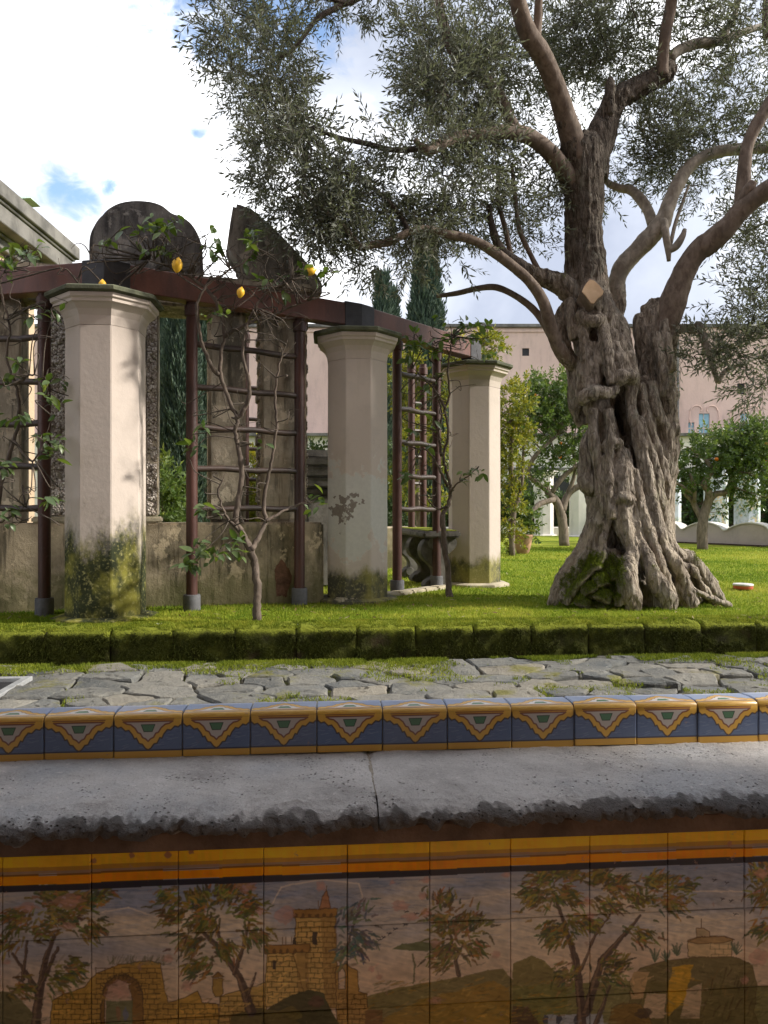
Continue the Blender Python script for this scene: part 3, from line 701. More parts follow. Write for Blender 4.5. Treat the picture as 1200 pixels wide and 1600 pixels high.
ptree(None, [((910, 1640, 9), (906, 1560, 8), (900, 1500, 5), (880, 1440, 3), (870, 1410, 2)), ((915, 1580, 8), (940, 1500, 6), (975, 1460, 4), (1000, 1430, 2)), ((905, 1520, 3), (930, 1460, 2.5), (960, 1420, 1.5)), ((900, 1530, 3), (890, 1470, 2)), ((930, 1600, 5), (945, 1560, 3), (965, 1500, 1.5))],
      [(855, 1370, -26, 4, 56), (885, 1365, 20, -10, 56), (840, 1400, -26, 8, 60), (880, 1400, 22, 8, 60), (930, 1370, 24, -10, 56), (960, 1385, 24, -6, 50), (870, 1450, -20, 10, 56), (910, 1440, 24, 10, 56), (950, 1410, 20, 8, 40), (1020, 1380, 24, -10, 56), (1045, 1410, 26, 8, 50), (1000, 1410, -10, -12, 44), (1060, 1385, 24, -6, 30), (1000, 1460, 22, 10, 30), (870, 1460, -18, 12, 30), (960, 1510, 18, -14, 40), (890, 1520, -16, 10, 30), (950, 1530, 14, 10, 20)])
ptree(None, [((1220, 1600, 6), (1210, 1500, 4), (1205, 1420, 2)), ], [(1195, 1370, -14, -8, 50), (1200, 1400, -14, 10, 50), (1195, 1450, -12, 8, 40), (1230, 1390, 20, 4, 60), (1240, 1440, 20, 8, 50), (1195, 1350, -6, -12, 20)])
for k in range(70):
    x = random.uniform(165, 260); cv.line(TL((x, 1506), (x + random.uniform(-4, 8), 1506 - random.uniform(4, 16))), 0.8, (0.15, 0.15, 0.09), .5)
for k in range(240):                                   # grassy dabs on the hills
    x = random.uniform(575, 880); y = random.uniform(1530, 1600)
    cv.line(TL((x, y), (x + random.uniform(4, 14), y - random.uniform(0, 5))), 1.1, random.choice((G2, G1, OC, (0.26, 0.2, 0.06))), .5)
# salmon patches where the glaze has gone
for x, y, rx, ry in ((105, 1408, 26, 11), (40, 1416, 20, 7), (106, 1446, 14, 6), (182, 1546, 22, 16), (384, 1384, 16, 11), (446, 1430, 17, 14), (405, 1424, 6, 9), (624, 1416, 17, 9), (660, 1398, 7, 7), (612, 1378, 5, 4), (665, 1374, 8, 6), (665, 1425, 9, 8), (642, 1432, 14, 7), (679, 1472, 9, 8), (1190, 1365, 14, 9), (774, 1491, 9, 6), (580, 1513, 5, 7), (592, 1526, 6, 4), (1185, 1495, 16, 14), (918, 1409, 7, 8), (923, 1430, 9, 7), (262, 1497, 10, 6), (290, 1540, 9, 10), (678, 1561, 9, 8), (500, 1385, 9, 9), (790, 1366, 8, 6), (10, 1503, 8, 4), (1164, 1530, 9, 7)):
    x, y = T(x, y); cv.blob(x, y, rx, ry, (0.50, 0.27, 0.21), 0.5, 16, 0.35); cv.blob(x + rx * .2, y + ry * .1, rx * .55, ry * .55, (0.58, 0.34, 0.27), 0.4, 12, 0.4)
# yellow and orange bands along the top row
def band(y0, y1, c, a=1.0):
    for k in range(0, cw, 6):
        j0, j1 = y0 + 0.7 * math.sin(k * .031), y1 + 0.9 * math.sin(k * .023 + 1)
        cc = [max(0, v * (1 + 0.10 * math.sin(k * .013) + random.uniform(-.05, .05))) for v in c]
        cv.a[max(0, int(j0)):int(j1), k:k + 6] = cv.a[max(0, int(j0)):int(j1), k:k + 6] * (1 - a) + np.array(cc, np.float32) * a
band(0, 28, (0.78, 0.46, 0.06)); band(21, 33, (0.33, 0.17, 0.05), 0.75); band(33, 36, (0.2, 0.1, 0.03)); band(36, 51, (0.80, 0.30, 0.02)); band(51, 62, (0.03, 0.03, 0.045))
for x, y in ((145, 1345), (205, 1336), (262, 1335), (298, 1330), (1140, 1318)): cv.blob(*T(x, y), 6, 5, (0.33, 0.15, 0.09), .9, 10, .4)
# brushed shading over the ground and the masonry
for k in range(1500):
    x = random.uniform(-20, 1240); y = random.uniform(1500, 1640); q = T(x, y); xi, yi = int(q[0]), int(q[1])
    if 0 <= xi < cw and 0 <= yi < ch:
        c = cv.a[yi, xi].copy()
        if c.sum() > 1.35: continue
        f = random.choice((.45, .6, .75, 1.35, 1.6)); a_ = random.gauss(-.3, .6)
        cv.line([q, (q[0] + random.uniform(6, 22) * math.cos(a_), q[1] + random.uniform(4, 12) * math.sin(a_))], random.uniform(.8, 1.8), c * f, .45)
# crazing and grime
gr = fbm(np.stack([XX.ravel() / 40, YY.ravel() / 40, np.ones(XX.size) * 9], 1), 1.0, 4).reshape(ch, cw)
cv.a *= (1 + 0.16 * gr + 0.12 * nz)[..., None]
# the brush wavers: warp the drawing slightly, let colours bleed, leave strokes
wx = fbm(np.stack([XX.ravel() / 9, YY.ravel() / 9, np.ones(XX.size) * 21], 1), 1.0, 2).reshape(ch, cw); wy = fbm(np.stack([XX.ravel() / 9, YY.ravel() / 9, np.ones(XX.size) * 33], 1), 1.0, 2).reshape(ch, cw)
sx = np.clip(np.rint(XX + wx * 1.8), 0, cw - 1).astype(int); sy = np.clip(np.rint(YY + wy * 1.4 * (YY > 64)), 0, ch - 1).astype(int); cv.a = cv.a[sy, sx]
bl_ = (np.roll(cv.a, 1, 0) + np.roll(cv.a, -1, 0) + np.roll(cv.a, 1, 1) + np.roll(cv.a, -1, 1)) / 4; cv.a = cv.a * .7 + bl_ * .3
st1 = fbm(np.stack([(XX + YY * .8).ravel() / 26, (YY - XX * .3).ravel() / 3.2, np.ones(XX.size) * 3], 1), 1.0, 3).reshape(ch, cw); st2 = fbm(np.stack([XX.ravel() / 7, YY.ravel() / 7, np.ones(XX.size) * 13], 1), 1.0, 2).reshape(ch, cw)
cv.a = cv.a * (1 + (.22 * st1 + .14 * st2) * np.clip((YY - 60) / 20, .25, 1))[..., None]
lum = cv.a.mean(axis=2, keepdims=True); cv.a = np.clip(lum + (cv.a - lum) * 1.1, 0, 1) ** 1.02 * 1.25
panel_img = cv.image("painted_landscape")

def glaze(name, img, spec=0.5):
    t = NT(name); im = t.n.new('ShaderNodeTexImage'); im.image = img; im.extension = 'EXTEND'
    r = t.rnd(); col = t.mix(t.math('MULTIPLY', r, 0.10), im.outputs[0], (0.40, 0.33, 0.26))
    wear = t.step(t.noise(22, 6, 0.7), 0.64, 0.70)
    col = t.mix(t.math('MULTIPLY', wear, 0.6), col, (0.42, 0.25, 0.18))
    M[name] = t.done(col, 0.3, t.bump(t.noise(30, 3), 0.15, 0.004), spec); return M[name]
glaze('painted_glaze', panel_img, 0.22)

# small border tile picture: front face, rolled edge, top
bw, bh = 200, 220
BT = Canvas(bw, bh, (0.12, 0.17, 0.30))
def bpt(x, s_): return (bw / 2 + x * bw / 2, bh * (1 - s_ / 0.22))
for k in range(260):
    x = random.uniform(0, bw); y = random.uniform(0, bh); l = random.uniform(5, 26)
    BT.line([(x, y), (x + l, y + random.uniform(-6, 2))], 1.0, random.choice(((0.06, 0.09, 0.22), (0.16, 0.21, 0.36), (0.3, 0.36, 0.5))), .35)
BT.poly([bpt(-1.1, .126), bpt(1.1, .126), bpt(1.1, .23), bpt(-1.1, .23)], (0.34, 0.41, 0.58), .75)  # paler blue over the top: sky reflection painted into the pattern
OUT = [(-1.0, .0), (-.98, .2), (-.88, .30), (-.78, .27), (-.66, .40), (-.56, .38), (-.46, .52), (-.40, .66), (-.34, .64), (-.26, .82), (-.17, .84), (-.08, .98), (0, 1.03)]
OUT = OUT + [(-x, y) for x, y in OUT[-2::-1]]
INN = [(-.72, .04), (-.62, .13), (-.50, .16), (-.38, .30), (-.30, .48), (-.22, .52), (-.16, .68), (-.07, .74), (0, .84)]
INN = INN + [(-x, y) for x, y in INN[-2::-1]]
def bpoly(pts, s0, ds, c, edge=None, ew=1.0): BT.poly([bpt(x, s0 + ds * y) for x, y in pts], c, 1, edge, ew)
BT.poly([bpt(-1.1, .018), bpt(1.1, .018), bpt(1.1, .024), bpt(-1.1, .024)], (0.05, 0.05, 0.09))
BT.poly([bpt(-1.1, 0), bpt(1.1, 0), bpt(1.1, .0195), bpt(-1.1, .0195)], (0.70, 0.40, 0.07))
bpoly(OUT, .112, -.086, (0.72, 0.42, 0.07), (0.06, 0.035, 0.035), 2.0)
bpoly(INN, .106, -.070, (0.56, 0.50, 0.46), (0.20, 0.05, 0.035), 2.2)
bpoly([(-.20, .18), (.20, .18), (.12, .46), (-.12, .46)], .107, -.070, (0.10, 0.23, 0.13), (0.03, 0.06, 0.04), 1.2)
BT.poly([bpt(-1.1, .110), bpt(1.1, .110), bpt(1.1, .127), bpt(-1.1, .127)], (0.66, 0.38, 0.07))
for k in range(40): x_ = random.uniform(-1, 1); BT.line([bpt(x_, .111 + .015 * random.random()), bpt(x_ + .3, .111 + .015 * random.random())], 1.0, random.choice(((0.45, 0.22, 0.05), (0.8, 0.55, 0.18))), .25)
BT.line([bpt(-.75, .1085), bpt(.75, .1085)], 1.2, (0.25, 0.08, 0.05))
bpoly(OUT, .128, .062, (0.70, 0.42, 0.10), (0.09, 0.05, 0.05), 1.2)
bpoly(INN, .132, .050, (0.72, 0.68, 0.64), (0.25, 0.08, 0.05), 1.3)
bpoly([(-.20, .18), (.20, .18), (.12, .46), (-.12, .46)], .132, .05, (0.10, 0.23, 0.13), (0.03, 0.06, 0.04), 1.0)
for k in range(26): BT.line([bpt(random.uniform(-1, 1), .20), bpt(random.uniform(-1, 1), .215)], 1.4, (0.55, 0.58, 0.68), .6)
glaze('border_glaze', BT.image("border_pattern"))

# ------------------------------------------------------------------ the parapet the viewer leans on
parapet = empty('parapet_wall', W(0.1, 2.0, -0.67), 'low arcade parapet with grey stone ledge, glazed border tiles and painted landscape tiles', 'wall')
mb = MB().box((0.25, 1.805 + 0.02 + 0.205, (-0.67 + CZ - 0.735) / 2), (3.4, 0.41, CZ - 0.735 + 0.67), frame=W)
mb.build('masonry_core', M['mortar'], parapet)
# painted tiles
def quad_tile(u0, z1, du, dz, vf):
    g = 0.0008; b = 0.0022; th = 0.018
    ua, ub, za, zb = u0 + g, u0 + du - g, z1 - dz + g, z1 - g
    q = [(ua, vf + th, za), (ub, vf + th, za), (ub, vf + th, zb), (ua, vf + th, zb), (ua, vf + b * .7, za), (ub, vf + b * .7, za), (ub, vf + b * .7, zb), (ua, vf + b * .7, zb),
         (ua + b, vf, za + b), (ub - b, vf, za + b), (ub - b, vf, zb - b), (ua + b, vf, zb - b)]
    f = [(8, 9, 10, 11)] + [(4 + i, 4 + (i + 1) % 4, 8 + (i + 1) % 4, 8 + i) for i in range(4)] + [(i, (i + 1) % 4, 4 + (i + 1) % 4, 4 + i) for i in range(4)]
    me = bpy.data.meshes.new('panel_tile'); me.from_pydata([tuple(W(*p)) for p in q], [], f)
    uv = me.uv_layers.new(name="uv")
    for l in me.loops:
        p = q[l.vertex_index]; uv.data[l.index].uv = ((p[0] - U0) / (NCOL * PT), (p[2] - (ZT - NROW * PT)) / (NROW * PT))
    return me
for r_ in range(NROW):
    for c_ in range(NCOL):
        link('panel_tile', quad_tile(U0 + c_ * PT, ZT - r_ * PT, PT, PT, VP + random.uniform(-0.0012, 0.0012)), parapet, M['painted_glaze'])
# strip under the ledge
MB().box((0.25, VP + 0.004, CZ - 0.779), (3.4, 0.035, 0.047), frame=W).build('moulding_strip', M['strip_stone'], parapet, bevel=0.004)
# ledge slabs: profile swept along the wall, roughened
ZL = CZ - 0.693
VB = 2.14 * CT
prof = [(2.33, ZL)]
prof += [(v, ZL - 0.0015 * (2.1 - v)) for v in np.linspace(2.25, 1.84, 56)]
NOSE_C, NR, NZ = 1.795, 0.078, 0.036
prof += [(NOSE_C + 0.0 - NR * math.sin(a), ZL - NZ + NZ * math.cos(a)) for a in np.linspace(0.05, math.pi * .62, 34)]
prof += [(1.775, ZL - 0.056), (1.80, ZL - 0.058), (1.86, ZL - 0.058)]
def slab(ua, ub, seed):
    us = np.linspace(ua, ub, int((ub - ua) / 0.006) + 2); pr = np.array(prof)
    U, K = np.meshgrid(us, np.arange(len(pr)), indexing='ij')
    v = pr[K, 0]; z = pr[K, 1]
    q = np.stack([U.ravel(), v.ravel(), z.ravel()], 1)
    nose = np.clip((1.89 - q[:, 1]) / 0.09, 0, 1)
    n1 = fbm(q + seed, 9, 4); n2 = fbm(q + seed + 40, 34, 4); n3 = fbm(q + seed + 70, 90, 2)
    edge = np.minimum(q[:, 0] - ua, ub - q[:, 0]); chip = np.clip(1 - edge / 0.02, 0, 1)
    q[:, 2] += n1 * 0.004 * (1 + nose) + n2 * 0.0045 * (0.5 + nose * 2.4) + n3 * .0022 * (1 + nose) - chip * 0.006
    q[:, 1] += (n1 * 0.012 + n2 * 0.018 + n3 * .006) * nose + 0.012 * nose * fbm(q + 90, 2.5, 2)
    gm = np.clip(((1.752 - q[:, 1]) / 0.03 + n2 * 1.0 + n1 * 0.6 + n3 * .7) * 1.5, 0, 1) * (q[:, 1] < 1.9)  # mask for grime and painted shade along the ledge nose
    nU, nK = len(us), len(pr)
    i, k = np.meshgrid(np.arange(nU - 1), np.arange(nK - 1), indexing='ij'); a = (i * nK + k).ravel()
    f = np.stack([a, a + 1, a + nK + 1, a + nK], 1)
    w = np.stack([q[:, 0] * CT - q[:, 1] * ST, q[:, 0] * ST + q[:, 1] * CT, q[:, 2]], 1)
    me = np_mesh('ledge_slab', w, f, 4, True)
    at = me.attributes.new('grime_shade', 'FLOAT', 'POINT'); at.data.foreach_set('value', gm.astype(np.float32))
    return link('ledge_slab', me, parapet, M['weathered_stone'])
uj = (580 - 600) / F * 2.0 * CT + 2.0 * ST
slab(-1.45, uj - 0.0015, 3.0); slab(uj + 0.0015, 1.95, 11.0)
MB().box((uj, 2.02, ZL - 0.012), (0.01, 0.4, 0.012), frame=W).build('joint_mortar', M['mortar'], parapet)
# border tiles
BP = 0.1898
bprof = [(0.0, 0.0), (0.0, .018), (-.002, .02), (-.002, .06), (-.001, .096), (.001, .106)]
bprof += [(.001 + .017 * (1 - math.cos(a)), .106 + .017 * math.sin(a)) for a in np.linspace(0.3, math.pi / 2, 6)]
bprof += [(.05, .125), (.096, .123), (.1, .118), (.1, 0.0)]
bl = [0.0]
for k in range(1, len(bprof)): bl.append(bl[-1] + math.hypot(bprof[k][0] - bprof[k - 1][0], bprof[k][1] - bprof[k - 1][1]))
btot = bl[-2]
def border_tile(u0, jv, jz):
    g = 0.0014; xs = (u0 + g, u0 + g + .003, u0 + BP - g - .003, u0 + BP - g); n = len(bprof)
    vs, st = [], []
    for i, x in enumerate(xs):
        dd = 0.0025 if i in (0, 3) else 0.0
        for (a, b), s_ in zip(bprof, bl):
            vs.append(tuple(W(x, VB + jv + min(max(a, dd), 0.1 - dd), ZL + 0.001 + jz + (b - dd if b > .05 else b)))); st.append(((x - u0) / BP, min(1.0, s_ / .22)))
    f = [(i * n + k, (i + 1) * n + k, (i + 1) * n + k + 1, i * n + k + 1) for i in range(3) for k in range(n - 1)]
    f += [tuple(range(n)), tuple(range(3 * n, 4 * n))[::-1]]
    me = bpy.data.meshes.new('border_tile'); me.from_pydata(vs, [], f); uv = me.uv_layers.new(name="uv")
    for l in me.loops: uv.data[l.index].uv = st[l.vertex_index]
    o = link('border_tile', me, parapet, M['border_glaze']); shade_auto(o, 35)
for k in range(-3, 15): border_tile(-0.778 + BP * k, random.uniform(-.0015, .0015), random.uniform(-.0015, .001))
MB().box((0.25, VB + 0.05, ZL + 0.055), (3.6, 0.085, 0.11), frame=W).build('bedding', M['mortar'], parapet)

# ------------------------------------------------------------------ the arcade the viewer stands in
tag(MB().box((0, -0.6, -0.72), (14, 4.9, 0.1), frame=W).build('arcade_floor', M['arcade_floor']), 'worn stone floor of the arcade', None, None, 'structure')
tag(MB().box((0, -2.6, 1.75), (14, 0.3, 4.9), frame=W).build('arcade_back_wall', M['arcade_wall']), None, None, None, 'structure')
tag(MB().box((0, -0.75, 4.05), (14, 3.9, 0.3), frame=W).build('arcade_ceiling', M['vault_plaster']), None, None, None, 'structure')
tag(MB().box((0, 1.4, 6.55), (14, 0.4, 5.3), frame=W).build('arcade_upper_wall', M['pink_plaster']), None, None, None, 'structure')
for u_ in (-2.35, 3.1):
    tag(MB().box((u_, 1.45, 1.6), (0.55, 0.5, 4.6), frame=W).build('arcade_pier', M['vault_plaster']), None, None, None, 'structure')

# ------------------------------------------------------------------ ground, path, kerb
ZP = -0.25
VK = 5.39 * CT                                    # front face of the kerb
KW = 0.30
# lawn: one sheet to the horizon, with gentle unevenness near by
def lawn_sheet():
    us = np.concatenate([[-600, -120, -30, -10], np.linspace(-6, 10, 81), [14, 30, 120, 600]])
    vs = np.concatenate([np.linspace(VK + KW - 0.03, 14, 46), [16, 19, 24, 32, 50, 120, 900]])
    U, V = np.meshgrid(us, vs, indexing='ij'); q = np.stack([U.ravel(), V.ravel(), np.zeros(U.size)], 1)
    near = np.clip((20 - q[:, 1]) / 10, 0, 1)
    q[:, 2] = (fbm(q, 0.7, 3) * 0.02 + fbm(q + 30, 3.0, 2) * 0.008) * near - 0.012
    w = np.stack([q[:, 0] * CT - q[:, 1] * ST, q[:, 0] * ST + q[:, 1] * CT, q[:, 2]], 1)
    nU, nV = len(us), len(vs); i, k = np.meshgrid(np.arange(nU - 1), np.arange(nV - 1), indexing='ij'); a = (i * nV + k).ravel()
    return np_mesh('lawn', w, np.stack([a, a + nV, a + nV + 1, a + 1], 1), 4, True)
tag(link('lawn', lawn_sheet(), None, M['lawn']), 'mossy yellow green lawn around the olive tree', None, None, 'structure')
path = empty('path', W(0, 4, ZP), 'path of irregular grey paving stones between parapet and mossy kerb', None, None, 'structure')
MB().add([W(-60, 2.2, ZP - 0.03), W(60, 2.2, ZP - 0.03), W(60, VK + 0.1, ZP - 0.03), W(-60, VK + 0.1, ZP - 0.03)], [(0, 1, 2, 3)]).build('bed', M['path_bed'], path)
tag(MB().add([W(-60, -12, -1.0), W(60, -12, -1.0), W(60, 2.3, -1.0), W(-60, 2.3, -1.0)], [(0, 1, 2, 3)]).build('subsoil', M['soil']), None, None, None, 'structure')

def clip_poly(poly, a, b):
    """part of poly nearer to a than to b"""
    mx, my = (a[0] + b[0]) / 2, (a[1] + b[1]) / 2; nx, ny = b[0] - a[0], b[1] - a[1]; out = []
    for i in range(len(poly)):
        p, q = poly[i], poly[(i + 1) % len(poly)]
        dp = (p[0] - mx) * nx + (p[1] - my) * ny; dq = (q[0] - mx) * nx + (q[1] - my) * ny
        if dp <= 0: out.append(p)
        if dp * dq < 0:
            t = dp / (dp - dq); out.append((p[0] + t * (q[0] - p[0]), p[1] + t * (q[1] - p[1])))
    return out
def in_drain(u, v): return u < -1.84 and 4.38 < v < 5.0
seeds = []
vrow = 2.5; row = 0
while vrow < VK - 0.02:
    dv = random.uniform(0.18, 0.27); uu = -3.6 + random.uniform(0, 0.3)
    while uu < 3.9:
        du = random.choice((0.18, 0.28, 0.36, 0.46)) * random.uniform(0.85, 1.15)
        seeds.append((uu + du / 2 + random.uniform(-.08, .08), vrow + random.uniform(-.085, .085))); uu += du
    vrow += dv
AN = 0.75
sv = [(u, v / AN) for u, v in seeds]
for i, (su, s_v) in enumerate(sv):
    if in_drain(seeds[i][0], seeds[i][1]): continue
    poly = [(su - .6, s_v - .6), (su + .6, s_v - .6), (su + .6, s_v + .6), (su - .6, s_v + .6)]
    for j, o_ in enumerate(sv):
        if j != i and abs(o_[0] - su) < 1.2 and abs(o_[1] - s_v) < 1.2:
            poly = clip_poly(poly, (su, s_v), o_)
            if len(poly) < 3: break
    if len(poly) < 3: continue
    poly = [(u, min(max(v * AN, 2.36), VK - 0.03)) for u, v in poly]
    cu = sum(p[0] for p in poly) / len(poly); cvv = sum(p[1] for p in poly) / len(poly)
    # ragged outline
    ring = []
    for k in range(len(poly)):
        p, q = poly[k], poly[(k + 1) % len(poly)]; L = math.hypot(q[0] - p[0], q[1] - p[1]); n = max(1, int(L / 0.055))
        for m in range(n):
            t_ = m / n; e = random.uniform(0, .016)
            u, v = p[0] + (q[0] - p[0]) * t_, p[1] + (q[1] - p[1]) * t_
            D = math.hypot(u - cu, v - cvv) + 1e-6; s_ = 1 - (0.005 + e) / D
            ring.append((cu + (u - cu) * s_, cvv + (v - cvv) * s_))
    if len(ring) < 4: continue
    tu, tv, h0 = random.uniform(-.04, .04), random.uniform(-.05, .07), random.uniform(-.008, .012)
    hz = lambda u, v: ZP + h0 + tu * (u - cu) + tv * (v - cvv)
    r0 = [W(u, v, ZP - .05) for u, v in ring]; r1 = [W(u, v, hz(u, v) - random.uniform(.005, .016)) for u, v in ring]
    r2 = [W(cu + (u - cu) * f_, cvv + (v - cvv) * f_, hz(u, v) + random.uniform(-.004, .004)) for (u, v) in ring for f_ in (random.uniform(.9, .975),)]
    r3 = [W(cu + (u - cu) * .45, cvv + (v - cvv) * .45, hz(u, v) + .004 + random.uniform(-.008, .008)) for u, v in ring]
    o = MB().loft([r0, r1, r2, r3]).build('paving_stone', M['paving_stone'], path); shade_auto(o, 14)
# drain frame let into the paving at the left
drain = empty('drain_frame', W(-2.3, 4.7, ZP), 'pale metal drain frame set in the paving', 'drain')
c0, c1, d0, d1 = -2.9, -1.90, 4.43, 4.93
MB().box(((c0 + c1) / 2, (d0 + d1) / 2, ZP - 0.012), (c1 - c0, d1 - d0, 0.012), frame=W).build('cover', M['drain_dark'], drain)
for c_, s_ in ((((c0 + c1) / 2, d1, ZP + .004), (c1 - c0 + .05, .05, .03)), (((c0 + c1) / 2, d0, ZP + .004), (c1 - c0 + .05, .05, .03)), ((c1, (d0 + d1) / 2, ZP + .004), (.05, d1 - d0 - .05, .03)), ((c0, (d0 + d1) / 2, ZP + .004), (.05, d1 - d0 - .05, .03))):
    MB().box(c_, s_, frame=W).build('frame_bar', M['pale_metal'], drain, bevel=.003)

# kerb of mossy blocks
kerb = empty('kerb', W(0, VK, ZP), 'kerb of dark moss covered stone blocks along the lawn', None, None, 'structure')
def u_at(px, v):
    k = (px - 600) / F; y = v / (CT - ST * k); return k * y * CT + y * ST
kj = [u_at(x, VK) for x in (70, 172, 270, 367, 463, 558, 650, 741, 831, 921, 1009, 1098, 1184)]
st_ = (kj[-1] - kj[0]) / (len(kj) - 1)
kj = [kj[0] - st_ * k for k in range(4, 0, -1)] + kj + [kj[-1] + st_ * k for k in range(1, 5)]
def block(ua, ub, seed):
    g = 0.0025; ua, ub = ua + g, ub - g
    pr = [(VK + KW, -.26), (VK + KW, -.03), (VK + KW - .02, -.004)] + [(v, 0.0) for v in np.linspace(VK + KW - .05, VK + .06, 7)]
    pr += [(VK + .055 - .05 * math.sin(a), -.05 + .05 * math.cos(a)) for a in np.linspace(.2, math.pi / 2, 6)] + [(VK + .003, z) for z in np.linspace(-.08, -.27, 7)]
    pr = np.array(pr); us = np.linspace(ua, ub, 26)
    U, K = np.meshgrid(us, np.arange(len(pr)), indexing='ij'); q = np.stack([U.ravel(), pr[K, 0].ravel(), pr[K, 1].ravel()], 1)
    e = np.minimum(q[:, 0] - ua, ub - q[:, 0]); rd = np.clip(1 - e / .022, 0, 1) ** 2
    n = fbm(q + seed, 10, 4)
    q[:, 1] += n * .014 + rd * .013 * (q[:, 1] < VK + .1); q[:, 2] += np.where(q[:, 2] > -.1, n * .012 - rd * .014, 0)
    w = np.stack([q[:, 0] * CT - q[:, 1] * ST, q[:, 0] * ST + q[:, 1] * CT, q[:, 2]], 1)
    nU, nK = len(us), len(pr); i, k = np.meshgrid(np.arange(nU - 1), np.arange(nK - 1), indexing='ij'); a = (i * nK + k).ravel()
    return np_mesh('kerb_block', w, np.stack([a, a + 1, a + nK + 1, a + nK], 1), 4, True)
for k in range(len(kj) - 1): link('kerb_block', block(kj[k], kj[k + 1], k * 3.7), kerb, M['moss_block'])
MB().box(((kj[0] + kj[-1]) / 2, VK + .17, -.16), (kj[-1] - kj[0], .22, .2), frame=W).build('kerb_bed', M['soil'], kerb)

# grass and moss: short blades (nobody could count them)
def blade_mesh(name, base, direc, h, wd, rnd):
    n = len(base); ang = rng.uniform(0, 2 * np.pi, n); side = np.stack([np.cos(ang), np.sin(ang), np.zeros(n)], 1) * wd[:, None]
    v = np.stack([base - side, base + side, base + direc * h[:, None]], 1).reshape(-1, 3)
    me = np_mesh(name, v, np.arange(3 * n), 3, False)
    at = me.attributes.new('rnd', 'FLOAT', 'POINT'); at.data.foreach_set('value', np.repeat(rnd, 3).astype(np.float32)); return me
def uvw(u, v, z): return np.stack([u * CT - v * ST, u * ST + v * CT, z], 1)
n = 210000
dd = 5.62 + (rng.random(n) ** 1.9) * 12; px = rng.uniform(-80, 1280, n)
x = (px - 600) / F * dd; u = x * CT + dd * ST; v = -x * ST + dd * CT
keep = v > VK + KW - .05; u, v = u[keep], v[keep]; n = len(u)
q0 = np.stack([u, v, np.zeros(n)], 1); z = fbm(q0, 0.7, 3) * .02 + fbm(q0 + 30, 3.0, 2) * .008 - .014
pat = fbm(q0 + 9, 0.9, 3); pf = fbm(q0 + 60, 6.0, 2)
dirs = np.stack([rng.normal(0, .45, n), rng.normal(0, .45, n), np.ones(n)], 1); dirs /= np.linalg.norm(dirs, axis=1)[:, None]
hh = (0.012 + 0.022 * rng.random(n) + 0.012 * np.clip(pf, 0, 1)) * (1 + (v - 5.5) * 0.05)
me = blade_mesh('grass', uvw(u, v, z), dirs, hh, 0.0028 + 0.0012 * rng.random(n) + (v - 5.5) * .0005, np.clip(.45 + pat * .75 + pf * .35 + rng.normal(0, .2, n), 0, 1))
tag(link('grass', me, None, M['grass_blade']), 'short mossy grass blades covering the lawn', 'grass', None, 'stuff')
n_l = 900; dd = 5.7 + rng.random(n_l) ** 1.6 * 8; xx = (rng.uniform(-40, 1240, n_l) - 600) / F * dd; u_l = xx * CT + dd * ST; v_l = -xx * ST + dd * CT
k_l = v_l > VK + .05; bl_ = uvw(u_l, v_l, np.full(n_l, .012))[k_l]; n_l = len(bl_); an = rng.uniform(0, 6.28, n_l); dx = np.stack([np.cos(an), np.sin(an), rng.normal(0, .25, n_l)], 1); dy = np.stack([-np.sin(an), np.cos(an), rng.normal(0, .3, n_l)], 1)
ln_ = rng.uniform(.02, .035, n_l)[:, None]; vv = np.stack([bl_ - dx * ln_, bl_ + dy * ln_ * .22, bl_ + dx * ln_, bl_ - dy * ln_ * .22], 1).reshape(-1, 3)
me = np_mesh('fallen_leaves', vv, np.arange(4 * n_l), 4); at = me.attributes.new('rnd', 'FLOAT', 'POINT'); at.data.foreach_set('value', np.repeat(rng.random(n_l), 4).astype(np.float32))
tag(link('fallen_leaves', me, None, blades('dry_leaf', (0.10, 0.06, 0.03), (0.22, 0.15, 0.07), (0.38, 0.33, 0.22))), 'dry olive leaves scattered over the lawn', 'leaves', None, 'stuff')
# moss on the kerb: bright on top, dark on the face
n = 90000; u = rng.uniform(-3.4, 3.8, n); t_ = rng.random(n); top = t_ < .55
v = np.where(top, VK + .02 + rng.random(n) * KW, VK + .002); z = np.where(top, 0.0, -.02 - rng.random(n) ** 1.1 * .23)
q0 = np.stack([u, v, z], 1); cl = fbm(q0, 10, 3); keep = np.where(top, cl > -.35, cl > -.12); u, v, z, top, cl, q0 = u[keep], v[keep], z[keep], top[keep], cl[keep], q0[keep]; n = len(u)
lip = np.clip((VK + .06 - v) / .06, 0, 1) * top
z = z - lip ** 2 * .03 - .004
dirs = np.where(top[:, None], np.stack([rng.normal(0, .5, n), rng.normal(-.25, .5, n), np.ones(n)], 1), np.stack([rng.normal(0, .5, n), -np.ones(n), rng.normal(-.35, .45, n)], 1))
dirs /= np.linalg.norm(dirs, axis=1)[:, None]; dirs = np.stack([dirs[:, 0] * CT - dirs[:, 1] * ST, dirs[:, 0] * ST + dirs[:, 1] * CT, dirs[:, 2]], 1)
hh = .010 + .018 * rng.random(n); rn = np.clip(.5 + cl * .5 + rng.normal(0, .15, n), 0, 1)
B = uvw(u, v, z)
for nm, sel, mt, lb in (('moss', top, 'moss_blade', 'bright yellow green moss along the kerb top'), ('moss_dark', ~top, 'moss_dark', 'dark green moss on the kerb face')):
    o = link(nm if nm == 'moss' else 'face_moss', blade_mesh(nm, B[sel], dirs[sel], hh[sel], np.full(sel.sum(), .0032), rn[sel]), kerb, M[mt]); o["kind"] = "stuff"
